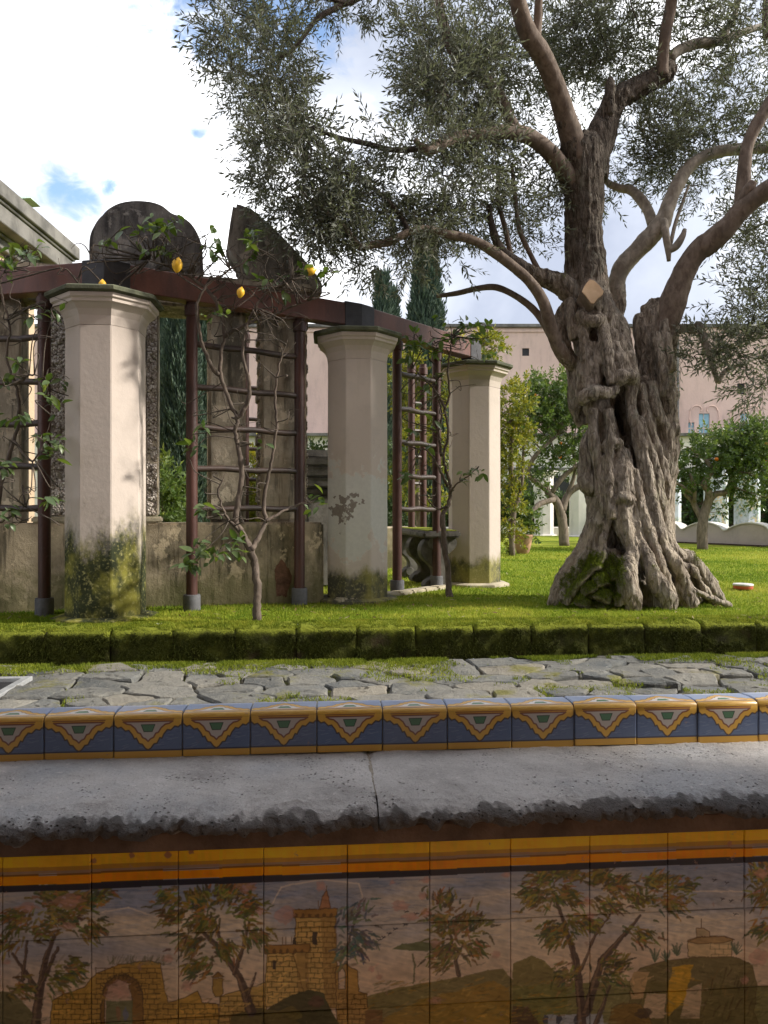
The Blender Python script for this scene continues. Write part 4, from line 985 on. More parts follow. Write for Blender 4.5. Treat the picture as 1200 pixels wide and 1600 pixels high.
# moss creeping out of the paving joints, thick along the kerb foot
n = 90000; u = rng.uniform(-3.3, 3.8, n); v = VK - .01 - np.abs(rng.normal(0, .10, n)); half = n // 2
v[:half] = rng.uniform(3.9, VK, half); q0 = np.stack([u, v, np.zeros(n)], 1); cl = fbm(q0 + 3, 3.2, 4)
keep = np.where(np.arange(n) < half, cl > .12, cl > -.2) & ~((u < -1.84) & (v > 4.36) & (v < 5.0)); u, v, cl = u[keep], v[keep], cl[keep]; n = len(u)
dirs = np.stack([rng.normal(0, .6, n), rng.normal(0, .6, n), np.ones(n)], 1); dirs /= np.linalg.norm(dirs, axis=1)[:, None]
o = link('joint_moss', blade_mesh('joint_moss', uvw(u, v, np.full(n, ZP + .004)), dirs, .012 + .018 * rng.random(n), np.full(n, .0035), np.clip(.45 + cl * .5 + rng.normal(0, .15, n), 0, 1)), path, M['moss_blade']); o["kind"] = "stuff"

# ------------------------------------------------------------------ octagonal pillars
ALPHA = R(27)
def octa(c, r, z): return [(c[0] + r * math.sin(ALPHA + k * math.pi / 4), c[1] - r * math.cos(ALPHA + k * math.pi / 4), z) for k in range(8)]
PH = 2.52
def pillar(c, mat, label, h=PH, r=0.306, slab_mat='slab_edge', base=True, group='octagonal pillars of the pergola', name='garden_pillar', cat='pillar'):
    e = empty(name, (c[0], c[1], 0), label, cat, group)
    o = MB().loft([octa(c, r * 1.01, -.05), octa(c, r, .02), octa(c, r * .995, h * .5), octa(c, r * .985, h - .27)]).build('shaft', mat, e, bevel=.006)
    rr = r * .985
    prof = [(rr * 1.0, h - .27), (rr * 1.008, h - .25), (rr * 1.03, h - .20), (rr * 1.10, h - .155), (rr * 1.22, h - .122), (rr * 1.29, h - .112), (rr * 1.295, h - .092), (rr * 1.35, h - .08), (rr * 1.36, h - .05)]
    MB().loft([octa(c, a, z) for a, z in prof]).build('capital', mat, e)
    MB().loft([octa(c, rr * 1.42, h - .047), octa(c, rr * 1.49, h - .038), octa(c, rr * 1.49, h - .012), octa(c, rr * 1.44, h)]).build('abacus', M[slab_mat], e)
    if base: MB().loft([octa(c, r * 1.35, -.04), octa(c, r * 1.33, .012), octa(c, r * 1.10, .028)]).build('plinth', mat if base == 1 else M['edging_stone'], e)
    return e
P1, P2, P3 = (-2.206, 5.87), (-0.258, 7.1), (1.05, 8.6)
P0 = (P1[0] - 1.95, P1[1] + 0.43)
pillar(P1, M['plaster_pillar'], 'octagonal beige pillar with green algae on its lower third, nearest the kerb')
pillar(P2, M['plaster_pillar_peeling'], 'octagonal beige pillar with grey peeling plaster patches, between two ladder trellises', base=1)
pillar(P3, M['plaster_pillar_dry'], 'slim looking octagonal beige pillar at the end of the pergola beam, on a pale slab', base=2)

# ------------------------------------------------------------------ pergola: beams, sleeves, posts, rungs
pergola = empty('pergola', (P2[0], P2[1], 0), 'reddish brown iron pergola with long beams and ladder trellis posts', 'pergola')
ZB0, ZB1 = 2.595, 2.805
def beam(a, b, ext0=0.0, ext1=0.0, w=0.13):
    ax = Vector((b[0] - a[0], b[1] - a[1], 0)); L = ax.length; ax.normalize()
    c = Vector((a[0], a[1], 0)) + ax * ((L + ext1 - ext0) / 2)
    return MB().box((c.x, c.y, (ZB0 + ZB1) / 2), (L + ext0 + ext1, w, ZB1 - ZB0), 0.0), ax, c
def rotbox(mbx, c, size, ang): return mbx.box(c, size, ang)
def add_beam(a, b, e0, e1):
    d_ = Vector((b[0] - a[0], b[1] - a[1])); L = d_.length; ang = math.atan2(d_.y, d_.x); d_.normalize()
    c = Vector(a) + d_ * ((L + e1 - e0) / 2)
    MB().box((c.x, c.y, (ZB0 + ZB1) / 2), (L + e0 + e1, .13, ZB1 - ZB0), ang).build('beam', M['beam_paint'], pergola, bevel=.006)
add_beam(P0, P1, .6, -.13); add_beam(P1, P2, -.13, -.10); add_beam(P2, P3, -.10, .05)
def sleeve(p, a, b, l0=.17, l1=.17):
    """bent plate sleeve over the corner of two beams"""
    p = Vector(p); da = (Vector(a) - p).normalized(); db = (Vector(b) - p).normalized()
    na = Vector((-da.y, da.x)); nb = Vector((db.y, -db.x)); h = .072
    out = []
    for sgn in (1, -1):
        # intersection of the two offset lines
        A = p + na * h * sgn; Bq = p + nb * h * sgn; den = da.x * (-db.y) + db.x * da.y
        t_ = ((Bq - A).x * (-db.y) + db.x * (Bq - A).y) / den if abs(den) > 1e-6 else 0
        out.append((A + da * l0, A + da * t_, Bq + db * l1))
    ring = [out[0][0], out[0][1], out[0][2], out[1][2], out[1][1], out[1][0]]
    MB().prism([(q.x, q.y, ZB0 - .012) for q in ring], [(q.x, q.y, ZB1 + .012) for q in ring]).build('corner_sleeve', M['dark_steel'], pergola, bevel=.004)
    MB().box((p.x, p.y, (PH + ZB0) / 2), (.11, .11, ZB0 - PH), math.atan2(db.y, db.x)).build('foot', M['dark_steel'], pergola)
sleeve(P1, P0, P2); sleeve(P2, P1, P3)
ex = Vector(P3) + (Vector(P3) - Vector(P2)).normalized() * .6
sleeve(P3, P2, (P3[0] - .6, P3[1] + 2.0))
def lerp2(a, b, t): return (a[0] + (b[0] - a[0]) * t, a[1] + (b[1] - a[1]) * t)
RZ = (2.25, 1.89, 1.55, 1.20, 0.86)
def post(c, z1=ZB0, r=.048, collar=True, par=pergola):
    o = MB().lathe([(r, .0), (r, z1 * .5), (r, z1)], (c[0], c[1], 0.02), 14).build('post', M['painted_iron'], par); shade_auto(o, 40)
    k = MB().lathe([(r * 1.05, z1 - .12), (r * 1.28, z1 - .115), (r * 1.28, z1 - .03), (r * 1.05, z1 - .02)], (c[0], c[1], 0), 14).build('top_band', M['painted_iron'], o); shade_auto(k, 40)
    if collar:
        k = MB().lathe([(r * 1.1, -.05), (r * 1.5, -.045), (r * 1.5, .11), (r * 1.42, .125), (r * .9, .125)], (c[0], c[1], 0.01), 16).build('collar', M['grey_collar'], o); shade_auto(k, 40)
    return o
def ladder(a, b, over=0.05, par=pergola, zs=RZ, r=.027):
    for z in zs:
        d_ = (Vector(b) - Vector(a)).normalized(); p, q = Vector(a) - d_ * over, Vector(b) + d_ * over
        n = 7; pts = [(p.x + (q.x - p.x) * k / n, p.y + (q.y - p.y) * k / n, z + .006 * math.sin(k * 1.7 + z * 9)) for k in range(n + 1)]
        o = MB().tube(pts, [r * (1 + .05 * math.sin(k * 2.3 + z)) for k in range(n + 1)], 10).build('rung', M['rung_paint'], par); shade_auto(o, 50)
    post(a, par=par); post(b, par=par)
ladder(lerp2(P1, P2, .30), lerp2(P1, P2, .735), .02)
ladder(lerp2(P2, P3, .30), lerp2(P2, P3, .635), .02)
ladder(lerp2(P1, P0, .28), lerp2(P1, P0, .70), .02)
# the ladder trellises of the far side of the walk
def far_trellis(pxs, d, label, top):
    pts = [((x - 600) / F * d, d + i * .12) for i, x in enumerate(pxs)]
    e = empty('trellis', (pts[0][0], pts[0][1], 0), label, 'trellis', 'trellises on the far side of the walk')
    for p_ in pts: post(p_, top, .045, True, e)
    for z in RZ:
        for a, b in zip(pts[:-1], pts[1:]):
            o = MB().tube([(a[0], a[1], z), (b[0], b[1], z)], .022, 8).build('rung', M['rung_paint'], e)
    return e
far_trellis((338, 380, 418), 8.3, 'slender brown trellis posts seen through the openings of the old garden pavilion', 2.88)
far_trellis((643, 662), 9.6, 'slender brown trellis behind the ladder and stone bench', 2.75)

# stone edging strip on the lawn along the pergola line
edge_e = empty('stone_edging', (P2[0], P2[1], 0), 'worn pale stone edging strip in the moss beside the peeling pillar', 'edging')
def strip(a, b, t0, t1, off):
    a2, b2 = Vector(a), Vector(b); d_ = (b2 - a2).normalized(); nrm = Vector((d_.y, -d_.x)); n = 6
    p0, p1 = a2.lerp(b2, t0) + nrm * off, a2.lerp(b2, t1) + nrm * off; ang = math.atan2(d_.y, d_.x); L = (p1 - p0).length / n
    for k in range(n):
        c = p0.lerp(p1, (k + .5) / n)
        MB().box((c.x + random.uniform(-.01, .01), c.y + random.uniform(-.01, .01), .005), (L * .985, .14, .06 + random.uniform(0, .012)), ang + random.uniform(-.03, .03)).build('edging_stone', M['edging_stone'], edge_e, bevel=.014, seg=2)
strip(P2, P3, .02, .66, .08)
strip(P1, P2, .86, 1.0, .18)

# ------------------------------------------------------------------ old garden pavilion wall behind the trellis
PA, PB = Vector((-3.22, 6.2)), Vector((-0.567, 6.9))
PE = (PB - PA).normalized(); PN = Vector((-PE.y, PE.x))
def pv(s_, t_, z): q = PA + PE * s_ + PN * t_; return Vector((q.x, q.y, z))
def pl(px, py, t_=0.0):
    """pavilion plane at offset t: returns (s, z) for a photo pixel"""
    o_ = PA + PN * t_; k = (px - 600) / F
    # k*y = o.x + s*ex ; y = o.y + s*ey
    s_ = (k * o_.y - o_.x) / (PE.x - k * PE.y); y = o_.y + s_ * PE.y
    return s_, CZ - (py - 800) / F * y
pav = empty('garden_pavilion', (PA.x, PA.y, 0), 'old stained masonry garden pavilion wall with piers, lintel and curved crests', 'pavilion')
def pbox(s0, s1, t0, t1, z0, z1, name, mat, bevel=.012, par=pav):
    return MB().box(((s0 + s1) / 2, (t0 + t1) / 2, (z0 + z1) / 2), (s1 - s0, t1 - t0, z1 - z0), frame=pv).build(name, M[mat], par, bevel=bevel, seg=2)
def ps(px, t_=0.0): return pl(px, 800, t_)[0]
WT = 0.735
pbox(-1.5, ps(506), 0, .42, -.1, WT, 'low_wall', 'old_plaster', .02)
# lost plaster shows brick at one place
s_, z_ = pl(441, 905)
br = MB(); ring = [(s_ + .075 * math.cos(a) * (1 + .16 * math.sin(3 * a + 1) + random.uniform(-.12, .12)), z_ + .17 * math.sin(a) * (1 + .1 * math.sin(5 * a) + random.uniform(-.08, .08))) for a in np.linspace(0, 2 * math.pi, 41)[:-1]]
br.prism([pv(a, -.004, b) for a, b in ring], [pv(a, .01, b) for a, b in ring]).build('bare_patch', plain('bare_brick', (0.15, 0.08, 0.055), 0.95, 0.5, 14, 1.0, 40), pav)
ZLN = 2.66
# pier A: framed pebble panel
sA0, sA1 = ps(56), ps(247)
pbox(sA0, sA1, .05, .40, WT + .06, ZLN, 'pier', 'old_pier')
pbox(sA0 - .04, sA1 + .03, .01, .44, WT, WT + .055, 'pier_base', 'edging_stone')
for a, b in ((ps(66), ps(101)), (ps(229), ps(245))):
    me_n = 40; us = np.linspace(a, b, max(8, int((b - a) / .012))); zs = np.linspace(WT + .07, ZLN - .02, 150)
    U, Z = np.meshgrid(us, zs, indexing='ij'); q = np.stack([U.ravel(), np.zeros(U.size), Z.ravel()], 1)
    dsp = fbm(q, 26, 3) * .025 + fbm(q + 7, 5, 2) * .012
    t_ = .035 - np.clip(dsp, -.02, .05)
    o_ = np.array([PA.x, PA.y]); w = o_[None] + np.outer(q[:, 0], [PE.x, PE.y]) + np.outer(t_, [PN.x, PN.y])
    nU, nZ = len(us), len(zs); i, k = np.meshgrid(np.arange(nU - 1), np.arange(nZ - 1), indexing='ij'); ii = (i * nZ + k).ravel()
    link('pebble_panel', np_mesh('pebble_panel', np.column_stack([w, q[:, 2]]), np.stack([ii, ii + nZ, ii + nZ + 1, ii + 1], 1), 4, False), pav, M['pebble_dash'])
pbox(ps(-60), ps(30), .05, .40, WT, ZLN, 'pier', 'old_pier')
pbox(ps(325), ps(385), .05, .42, WT, ZLN, 'pier', 'old_pier', .03)
# pier C with stepped edges
sC0, sC1 = ps(408), ps(481)
pbox(sC0, sC1, .05, .42, WT, ZLN, 'pier', 'old_pier', .03)
for k in range(14):
    z0 = WT + .05 + k * .135
    pbox(sC1 - .01, sC1 + random.uniform(.004, .028), .08, .36, z0, z0 + random.uniform(.06, .11), 'edge_brick', 'pebble_dash', .008)
    pbox(sC0 - random.uniform(.004, .028), sC0 + .01, .08, .36, z0, z0 + random.uniform(.06, .11), 'edge_brick', 'pebble_dash', .008)
pbox(-1.5, ps(484), -.01, .46, ZLN, ZLN + .20, 'lintel', 'old_pier', .02)
pbox(-1.5, ps(486), -.06, .50, ZLN + .20, ZLN + .27, 'lintel_moulding', 'old_pier', .015)
def crest(pts, t0, t1, name, mat):
    a = [pl(x, y, t0) for x, y in pts]
    r0 = [pv(s_, t0, z) for s_, z in a]; r1 = [pv(s_, t1, z) for s_, z in a]
    o = MB().prism(r0, r1).build(name, M[mat], pav, bevel=.03, seg=2); shade_auto(o, 50); return o
def smooth_outline(pts, n=5): return [tuple(p) for p in catmull(pts, n)]
crest([(139, 440)] + smooth_outline([(139, 420), (139, 374), (146, 352), (160, 334), (184, 324), (212, 325), (232, 336), (244, 356), (249, 385), (250, 420)]) + [(250, 440)], -.05, .30, 'crest', 'crest_stone')
crest([(148, 440)] + smooth_outline([(147, 420), (148, 365), (160, 334), (180, 318), (205, 312), (232, 313), (252, 319), (268, 331), (284, 337), (299, 348), (310, 366), (316, 386), (318, 420)]) + [(318, 440)], .24, 1.0, 'crest', 'crest_stone')
crest([(372, 462), (376, 410), (366, 398), (357, 384), (356, 374), (360, 345), (365, 316), (376, 318), (394, 325), (412, 340), (440, 366), (470, 398), (490, 420), (504, 440), (504, 462)], .0, .42, 'gable', 'gable_stone')
# dark dressed block beyond the end of the wall: a moulded pedestal with cap
ped = empty('stone_pedestal', (-0.9, 8.6, 0), 'dark moulded stone pedestal partly hidden behind the peeling pillar', 'pedestal')
cx, cy = (500 - 600) / F * 8.4, 8.4
for w_, z0, z1 in ((.34, 0, 1.02), (.40, 1.02, 1.1), (.50, 1.1, 1.22), (.56, 1.22, 1.34), (.62, 1.34, 1.43), (.40, 1.43, 1.52)):
    MB().box((cx, cy, (z0 + z1) / 2), (w_, w_, z1 - z0 - .002), .25).build('course', M['bench_stone'], ped, bevel=.015, seg=2)

# ------------------------------------------------------------------ stone bench with scroll legs
bench = empty('stone_bench', P(672, 905, 8.9), 'old grey stone bench with three scroll shaped legs and mossy seat', 'bench')
def scroll_leg(c, ang):
    # side profile of an S-scroll console, extruded
    out = [(-.02, .0), (.16, .0), (.19, .03), (.16, .075), (.10, .10), (.09, .16), (.13, .22), (.20, .28), (.23, .36), (.20, .44), (.12, .48), (-.12, .48), (-.14, .40), (-.08, .34), (-.02, .28), (-.03, .18), (-.06, .10), (-.05, .03)]
    q = [tuple(p) for p in catmull([tuple(x) for x in out] + [out[0]], 3)][:-1]
    ca, sa = math.cos(ang), math.sin(ang); w_ = .075
    f = lambda x, y, z: (c[0] + x * ca - y * sa, c[1] + x * sa + y * ca, z)
    o = MB().prism([f(x * 1.1, -w_, z * 1.14) for x, z in q], [f(x * 1.1, w_, z * 1.14) for x, z in q]).build('leg', M['bench_stone'], bench, bevel=.012, seg=2)
    for sgn in (-1, 1):
        for (rx, rz, rr) in ((.10, .43, .075), (.09, .06, .055)):
            ring = [f(rx * 1.1 + rr * math.cos(a), 0, rz * 1.14 + rr * math.sin(a)) for a in np.linspace(0, 2 * math.pi, 13)[:-1]]
            r0 = [(p_[0] - sa * -(w_ * sgn), p_[1] + ca * -(w_ * sgn), p_[2]) for p_ in ring]
            r1 = [(p_[0] - sa * -((w_ + .02) * sgn), p_[1] + ca * -((w_ + .02) * sgn), p_[2]) for p_ in ring]
            MB().prism(r0, r1).build('volute', M['bench_stone'], o, bevel=.006)
LG = [(667 + 22, 8.15), (667, 8.9), (649, 9.6)]
for px_, d_ in LG: scroll_leg(((px_ - 600) / F * d_, d_), R(195))
lp = [((a - 600) / F * b, b) for a, b in LG]
ang = math.atan2(lp[2][1] - lp[0][1], lp[2][0] - lp[0][0]); mid = ((lp[0][0] + lp[2][0]) / 2 - .02, (lp[0][1] + lp[2][1]) / 2)
MB().box((mid[0], mid[1], .585), (1.78, .42, .075), ang).build('seat', M['bench_stone'], bench, bevel=.02, seg=2)
MB().box((mid[0], mid[1], .6275), (1.7, .34, .012), ang).build('seat_moss', M['moss_block'], bench, bevel=.004)
# low dark wall closing the walk behind the bench
tag(MB().box((0.15, 11.2, .28), (.7, .3, .66), .1).build('low_garden_wall', M['old_plaster'], bevel=.02), 'short weathered wall low behind the peeling pillar and the bench', 'wall')

# ------------------------------------------------------------------ small things on the lawn
disc = empty('lawn_cap', P(1160, 920, 8.0), 'small round pale cap with red rim lying on the lawn by the olive', 'cap')
c = P(1161, 918, 8.0)
o = MB().lathe([(.095, .0), (.1, .01), (.1, .035), (.09, .04)], (c.x, c.y, .0), 24).build('rim', M['red_plastic'], disc); shade_auto(o)
o = MB().lathe([(.104, .036), (.106, .045), (.10, .055), (.0, .058)], (c.x, c.y, .0), 24).build('lid', M['disc_top'], disc); shade_auto(o)

# ------------------------------------------------------------------ the old olive
OD = 6.95
olive_tree = empty('olive_tree', P(990, 938, OD), 'huge gnarled old olive tree with twisted trunk and spreading crown on the lawn', 'tree')
def path3(pts, n=5):
    """(px, py, r_px, depth offset) -> smooth world points and radii"""
    a = catmull([tuple(p) for p in pts], n); out = []; rad = []
    for px, py, r, dz in a:
        d = OD + dz; out.append(P(px, py, d)); rad.append(max(.003, r * d / F))
    return out, rad
strands = [
    # core and the two stems
    [(914, 395, 31, 0), (915, 440, 31, 0), (922, 480, 36, 0), (938, 530, 44, 0), (948, 580, 46, .02), (958, 630, 45, .06), (974, 690, 46, .1), (985, 760, 48, .12), (988, 840, 52, .14), (990, 910, 78, .1), (990, 960, 84, .1)],
    [(1030, 470, 15, .06), (1024, 500, 24, .06), (1020, 550, 26, .06), (1024, 600, 28, .04), (1030, 650, 28, .0), (1032, 700, 27, -.02), (1026, 760, 28, .0), (1020, 830, 32, .05)],
    [(1000, 492, 8, .05), (1004, 520, 13, .03), (1008, 570, 14, 0), (1005, 620, 14, -.1), (1012, 680, 15, -.18), (1018, 740, 14, -.2)],
    [(1010, 478, 7, .1), (1015, 505, 13, .1), (1020, 540, 14, .1)],
    # bulging bark at the left shoulder
    [(886, 478, 9, -.05), (878, 500, 11, -.08), (876, 525, 13, -.1), (884, 550, 13, -.1), (892, 565, 10, -.1)],
    [(894, 470, 9, -.15), (893, 500, 10, -.2), (900, 530, 9, -.22)],
    # stump with the cut
    [(926, 500, 26, -.10), (926, 485, 24, -.19), (926, 470, 20, -.24), (925, 458, 15, -.24)],
    [(944, 500, 10, -.22), (952, 485, 9, -.2), (950, 468, 7, -.17)],
    [(905, 490, 9, -.25), (915, 500, 10, -.30), (930, 502, 11, -.33), (942, 496, 9, -.28)],
    # left edge
    [(898, 560, 13, -.05), (899, 600, 12, -.08), (900, 640, 10, -.08), (912, 665, 9, -.08)],
    [(930, 540, 22, -.22), (925, 580, 20, -.26), (920, 610, 14, -.30)],
    [(958, 540, 22, -.22), (966, 580, 20, -.28), (975, 600, 14, -.32)],
    # rolled lips
    [(908, 632, 7, -.30), (916, 618, 10, -.36), (935, 612, 10, -.39), (955, 614, 9, -.38), (962, 606, 8, -.36)],
    [(958, 600, 10, -.34), (970, 590, 12, -.38), (985, 588, 11, -.36), (994, 596, 9, -.30)],
    # wood under the lip
    [(930, 620, 18, -.20), (940, 660, 22, -.20), (945, 700, 22, -.20), (945, 760, 18, -.2), (938, 820, 18, -.22), (925, 860, 14, -.25)],
    # strands right of the hollow
    [(986, 596, 9, -.30), (986, 630, 9, -.32), (994, 670, 10, -.34), (1004, 720, 11, -.34), (1012, 770, 11, -.34), (1024, 812, 11, -.38), (1036, 850, 10, -.42), (1054, 880, 10, -.46), (1066, 905, 11, -.42), (1075, 935, 12, -.4)],
    [(1000, 600, 8, -.24), (1006, 640, 9, -.25), (1020, 690, 10, -.25), (1036, 730, 9, -.22), (1040, 780, 9, -.2)],
    [(1030, 600, 12, -.12), (1042, 640, 10, -.12), (1048, 690, 9, -.1), (1046, 740, 8, -.1), (1040, 790, 8, -.1)],
    [(1015, 600, 10, -.15), (1022, 640, 11, -.18), (1040, 672, 9, -.15), (1044, 720, 8, -.12)],
    # knob
    [(946, 703, 8, -.34), (952, 695, 10, -.38), (962, 692, 10, -.38), (968, 698, 8, -.34)],
    # hanging burl on the left
    [(922, 672, 9, -.15), (918, 700, 11, -.18), (917, 730, 12, -.2), (921, 755, 16, -.22), (928, 765, 12, -.2)],
    # central column and its splitting foot
    [(968, 700, 16, -.30), (970, 740, 20, -.34), (972, 785, 19, -.36), (975, 820, 16, -.40), (985, 846, 13, -.44), (989, 862, 10, -.48), (984, 884, 13, -.54), (980, 905, 17, -.58), (986, 930, 16, -.60), (992, 955, 12, -.6)],
    [(962, 782, 6, -.44), (975, 777, 7, -.47), (988, 784, 6, -.44)],
    [(986, 780, 10, -.36), (996, 830, 9, -.42), (1008, 866, 9, -.5), (1018, 892, 10, -.55), (1030, 915, 13, -.58), (1042, 936, 14, -.58), (1046, 955, 11, -.58)],
    [(990, 735, 9, -.36), (996, 772, 9, -.38), (1010, 818, 8, -.42), (1022, 852, 7, -.46), (1034, 885, 7, -.5), (1042, 908, 7, -.5), (1050, 930, 8, -.5)],
    [(1008, 720, 14, -.28), (1022, 770, 14, -.28), (1033, 815, 13, -.28), (1050, 858, 12, -.3), (1082, 880, 12, -.25), (1102, 905, 12, -.2), (1118, 930, 11, -.15), (1124, 945, 8, -.12)],
    [(1040, 750, 14, -.12), (1036, 800, 14, -.14), (1044, 845, 13, -.14), (1062, 880, 13, -.1), (1090, 915, 14, -.05), (1105, 940, 12, 0)],
    [(1064, 884, 6, -.35), (1082, 893, 6, -.36), (1094, 910, 6, -.34), (1112, 934, 6, -.3), (1120, 945, 4, -.3)],
    [(1068, 912, 5, -.44), (1092, 926, 4, -.44), (1118, 938, 3, -.42), (1142, 946, 2.4, -.40)],
    [(1055, 905, 18, -.34), (1068, 925, 20, -.36), (1078, 945, 18, -.36)],
    # left roots
    [(930, 770, 14, -.12), (928, 820, 15, -.12), (914, 855, 14, -.12), (893, 888, 13, -.15), (877, 912, 11, -.2), (866, 935, 9, -.25), (862, 948, 7, -.25)],
    [(938, 800, 12, -.2), (930, 845, 12, -.22), (912, 882, 12, -.26), (893, 915, 11, -.32), (880, 940, 9, -.38)],
    [(928, 840, 11, -.02), (916, 862, 11, -.02), (910, 880, 9, -.05)],
    [(953, 795, 7, -.38), (945, 838, 6, -.42), (941, 868, 5, -.46), (926, 888, 4, -.48), (908, 908, 3.2, -.50), (894, 926, 3, -.50), (885, 945, 2.5, -.5)],
    # mossy mound between the roots
    [(948, 860, 20, -.30), (938, 900, 26, -.36), (930, 935, 28, -.38)],
    [(962, 870, 12, -.40), (962, 905, 14, -.46), (958, 940, 17, -.5)],
    [(905, 930, 14, -.36), (920, 945, 14, -.42), (945, 950, 12, -.48)],
    [(918, 915, 10, -.50), (925, 925, 14, -.52)], [(938, 900, 9, -.52), (942, 915, 13, -.54)], [(948, 925, 9, -.55), (940, 938, 13, -.56)], [(912, 935, 8, -.52), (908, 945, 11, -.52)], [(958, 890, 7, -.52), (962, 905, 11, -.54)], [(966, 930, 8, -.58), (970, 945, 11, -.58)], [(930, 880, 7, -.46), (932, 890, 10, -.48)],
]
# the stem above the shoulder and the bases of the limbs grow out of the same wood
strands += [
    [(915, 440, 32, 0), (913, 400, 30, 0), (912, 350, 29, 0), (912, 300, 31, 0), (909, 262, 34, 0), (907, 232, 33, 0), (905, 215, 24, 0)],
    [(905, 262, 16, -.08), (893, 215, 17, -.14), (884, 185, 16, -.2)],
    [(900, 300, 14, -.03), (878, 262, 13, -.12), (858, 237, 12, -.2)],
    [(922, 275, 26, .05), (938, 215, 23, .08), (950, 180, 20, .1), (962, 158, 18, .1), (985, 143, 17, .1), (1015, 128, 16, .1), (1040, 112, 15, .1), (1050, 103, 9, .1)],
    [(950, 180, 10, .0), (951, 150, 9, -.02), (952, 130, 8, -.02), (951, 122, 5, -.02)],
    [(1022, 600, 16, .02), (1034, 550, 19, .0), (1042, 500, 18, -.02), (1050, 478, 13, -.04)],
    [(958, 560, 10, .2), (963, 480, 12, .22), (963, 445, 12, .2)],
    [(1040, 660, 6, -.02), (1048, 620, 9, .03), (1050, 580, 8, .08)],
    [(915, 490, 14, -.02), (890, 455, 17, -.08), (866, 440, 14, -.1), (842, 432, 13, -.12), (822, 425, 13, -.14), (805, 412, 10, -.16)],
    [(910, 600, 8, -.08), (897, 572, 11, -.1), (884, 558, 11, -.15), (870, 538, 9, -.2)],
    # more ropes of wood over the body
    [(912, 500, 10, -.22), (914, 540, 10, -.30), (912, 580, 10, -.30), (906, 620, 8, -.26)],
    [(940, 505, 10, -.28), (946, 545, 10, -.34), (952, 580, 9, -.37), (956, 600, 7, -.38)],
    [(968, 520, 10, -.18), (980, 555, 10, -.24), (990, 585, 9, -.28)],
    [(926, 640, 8, -.34), (928, 680, 8, -.36), (934, 730, 8, -.36), (940, 780, 8, -.38), (940, 820, 8, -.38)],
    [(950, 640, 8, -.36), (955, 680, 8, -.40), (950, 720, 8, -.40), (952, 770, 8, -.42), (956, 810, 7, -.44)],
    [(1000, 650, 7, -.32), (1010, 690, 7, -.34), (1024, 735, 8, -.32), (1030, 780, 8, -.3), (1042, 830, 7, -.3)],
    [(1022, 520, 8, -.14), (1030, 560, 8, -.17), (1040, 600, 8, -.18), (1052, 640, 7, -.15), (1054, 680, 6, -.12)],
    [(1036, 500, 8, -.12), (1040, 540, 8, -.14), (1046, 580, 8, -.12)],
]
tm = MB()
for s_ in strands:
    p_, r_ = path3(s_, 5); tm.tube(p_, r_, 12)
me = bpy.data.meshes.new('trunk_raw'); me.from_pydata([tuple(v) for v in tm.v], [], tm.f)
tmp = bpy.data.objects.new('trunk_raw', me); COL.objects.link(tmp)
md = tmp.modifiers.new('r', 'REMESH'); md.mode = 'VOXEL'; md.voxel_size = 0.0095; md.adaptivity = 0.0
sm = tmp.modifiers.new('s', 'SMOOTH'); sm.factor = .5; sm.iterations = 1
dg = bpy.context.evaluated_depsgraph_get(); tme = bpy.data.meshes.new_from_object(tmp.evaluated_get(dg))
bpy.data.objects.remove(tmp); bpy.data.meshes.remove(me)
nv = len(tme.vertices); co = np.empty(nv * 3, np.float32); tme.vertices.foreach_get('co', co); co = co.reshape(-1, 3).astype(np.float64)
no = np.empty(nv * 3, np.float32); tme.vertices.foreach_get('normal', no); no = no.reshape(-1, 3).astype(np.float64)
# bark relief: vertical ropes, burls, crust
qs = co * np.array([1, 1, .30]); n_rope = fbm(qs, 13, 3); n_big = fbm(co, 5, 3); n_f = fbm(co * np.array([1, 1, .4]), 48, 3); n_m = fbm(co * np.array([1, 1, .45]), 22, 3)
co2 = co + no * (np.abs(n_rope) * -.032 + .009 + n_big * .026 + n_m * .010 + n_f * .008)[:, None]
# hollow slit
ppx = 600 + co2[:, 0] / co2[:, 1] * F; ppy = 800 - (co2[:, 2] - CZ) / co2[:, 1] * F
cx = 970 + (ppy - 645) * .12
hl = np.clip(1 - ((ppx - cx) / 8.5) ** 2 - ((ppy - 648) / 33) ** 2, 0, 1) * (co2[:, 1] < OD)
co2[:, 1] += .30 * np.sqrt(hl)
tme.vertices.foreach_set('co', co2.astype(np.float32).ravel()); tme.update()
ridge = np.clip(n_rope * 1.8 + n_f * .5 + .15, 0, 1) * np.clip((ppy - 740) / 90, 0, 1)
mo = np.clip(1.35 - np.hypot((ppx - 938) / 52, (ppy - 915) / 52), 0, 1) + np.clip(.7 - np.hypot((ppx - 1000) / 45, (ppy - 955) / 24), 0, 1)
mo = np.clip((mo * 1.2 + n_big * .9 + n_f * .4 - .45) * 2.0, 0, 1) * (co2[:, 1] < OD + .05) * np.clip(.55 + no[:, 2] * .9 - np.clip(n_rope, 0, 1) * .4, 0, 1)
old = np.clip((455 - ppy) / 40 + n_m * .4, 0, 1)
for nm, val in (('ridge', ridge), ('moss', mo), ('old', old)):
    at = tme.attributes.new(nm, 'FLOAT', 'POINT'); at.data.foreach_set('value', val.astype(np.float32))
tme.materials.clear(); tme.materials.append(M['olive_bark']); tme.shade_smooth()
trunk = link('trunk', tme, olive_tree)
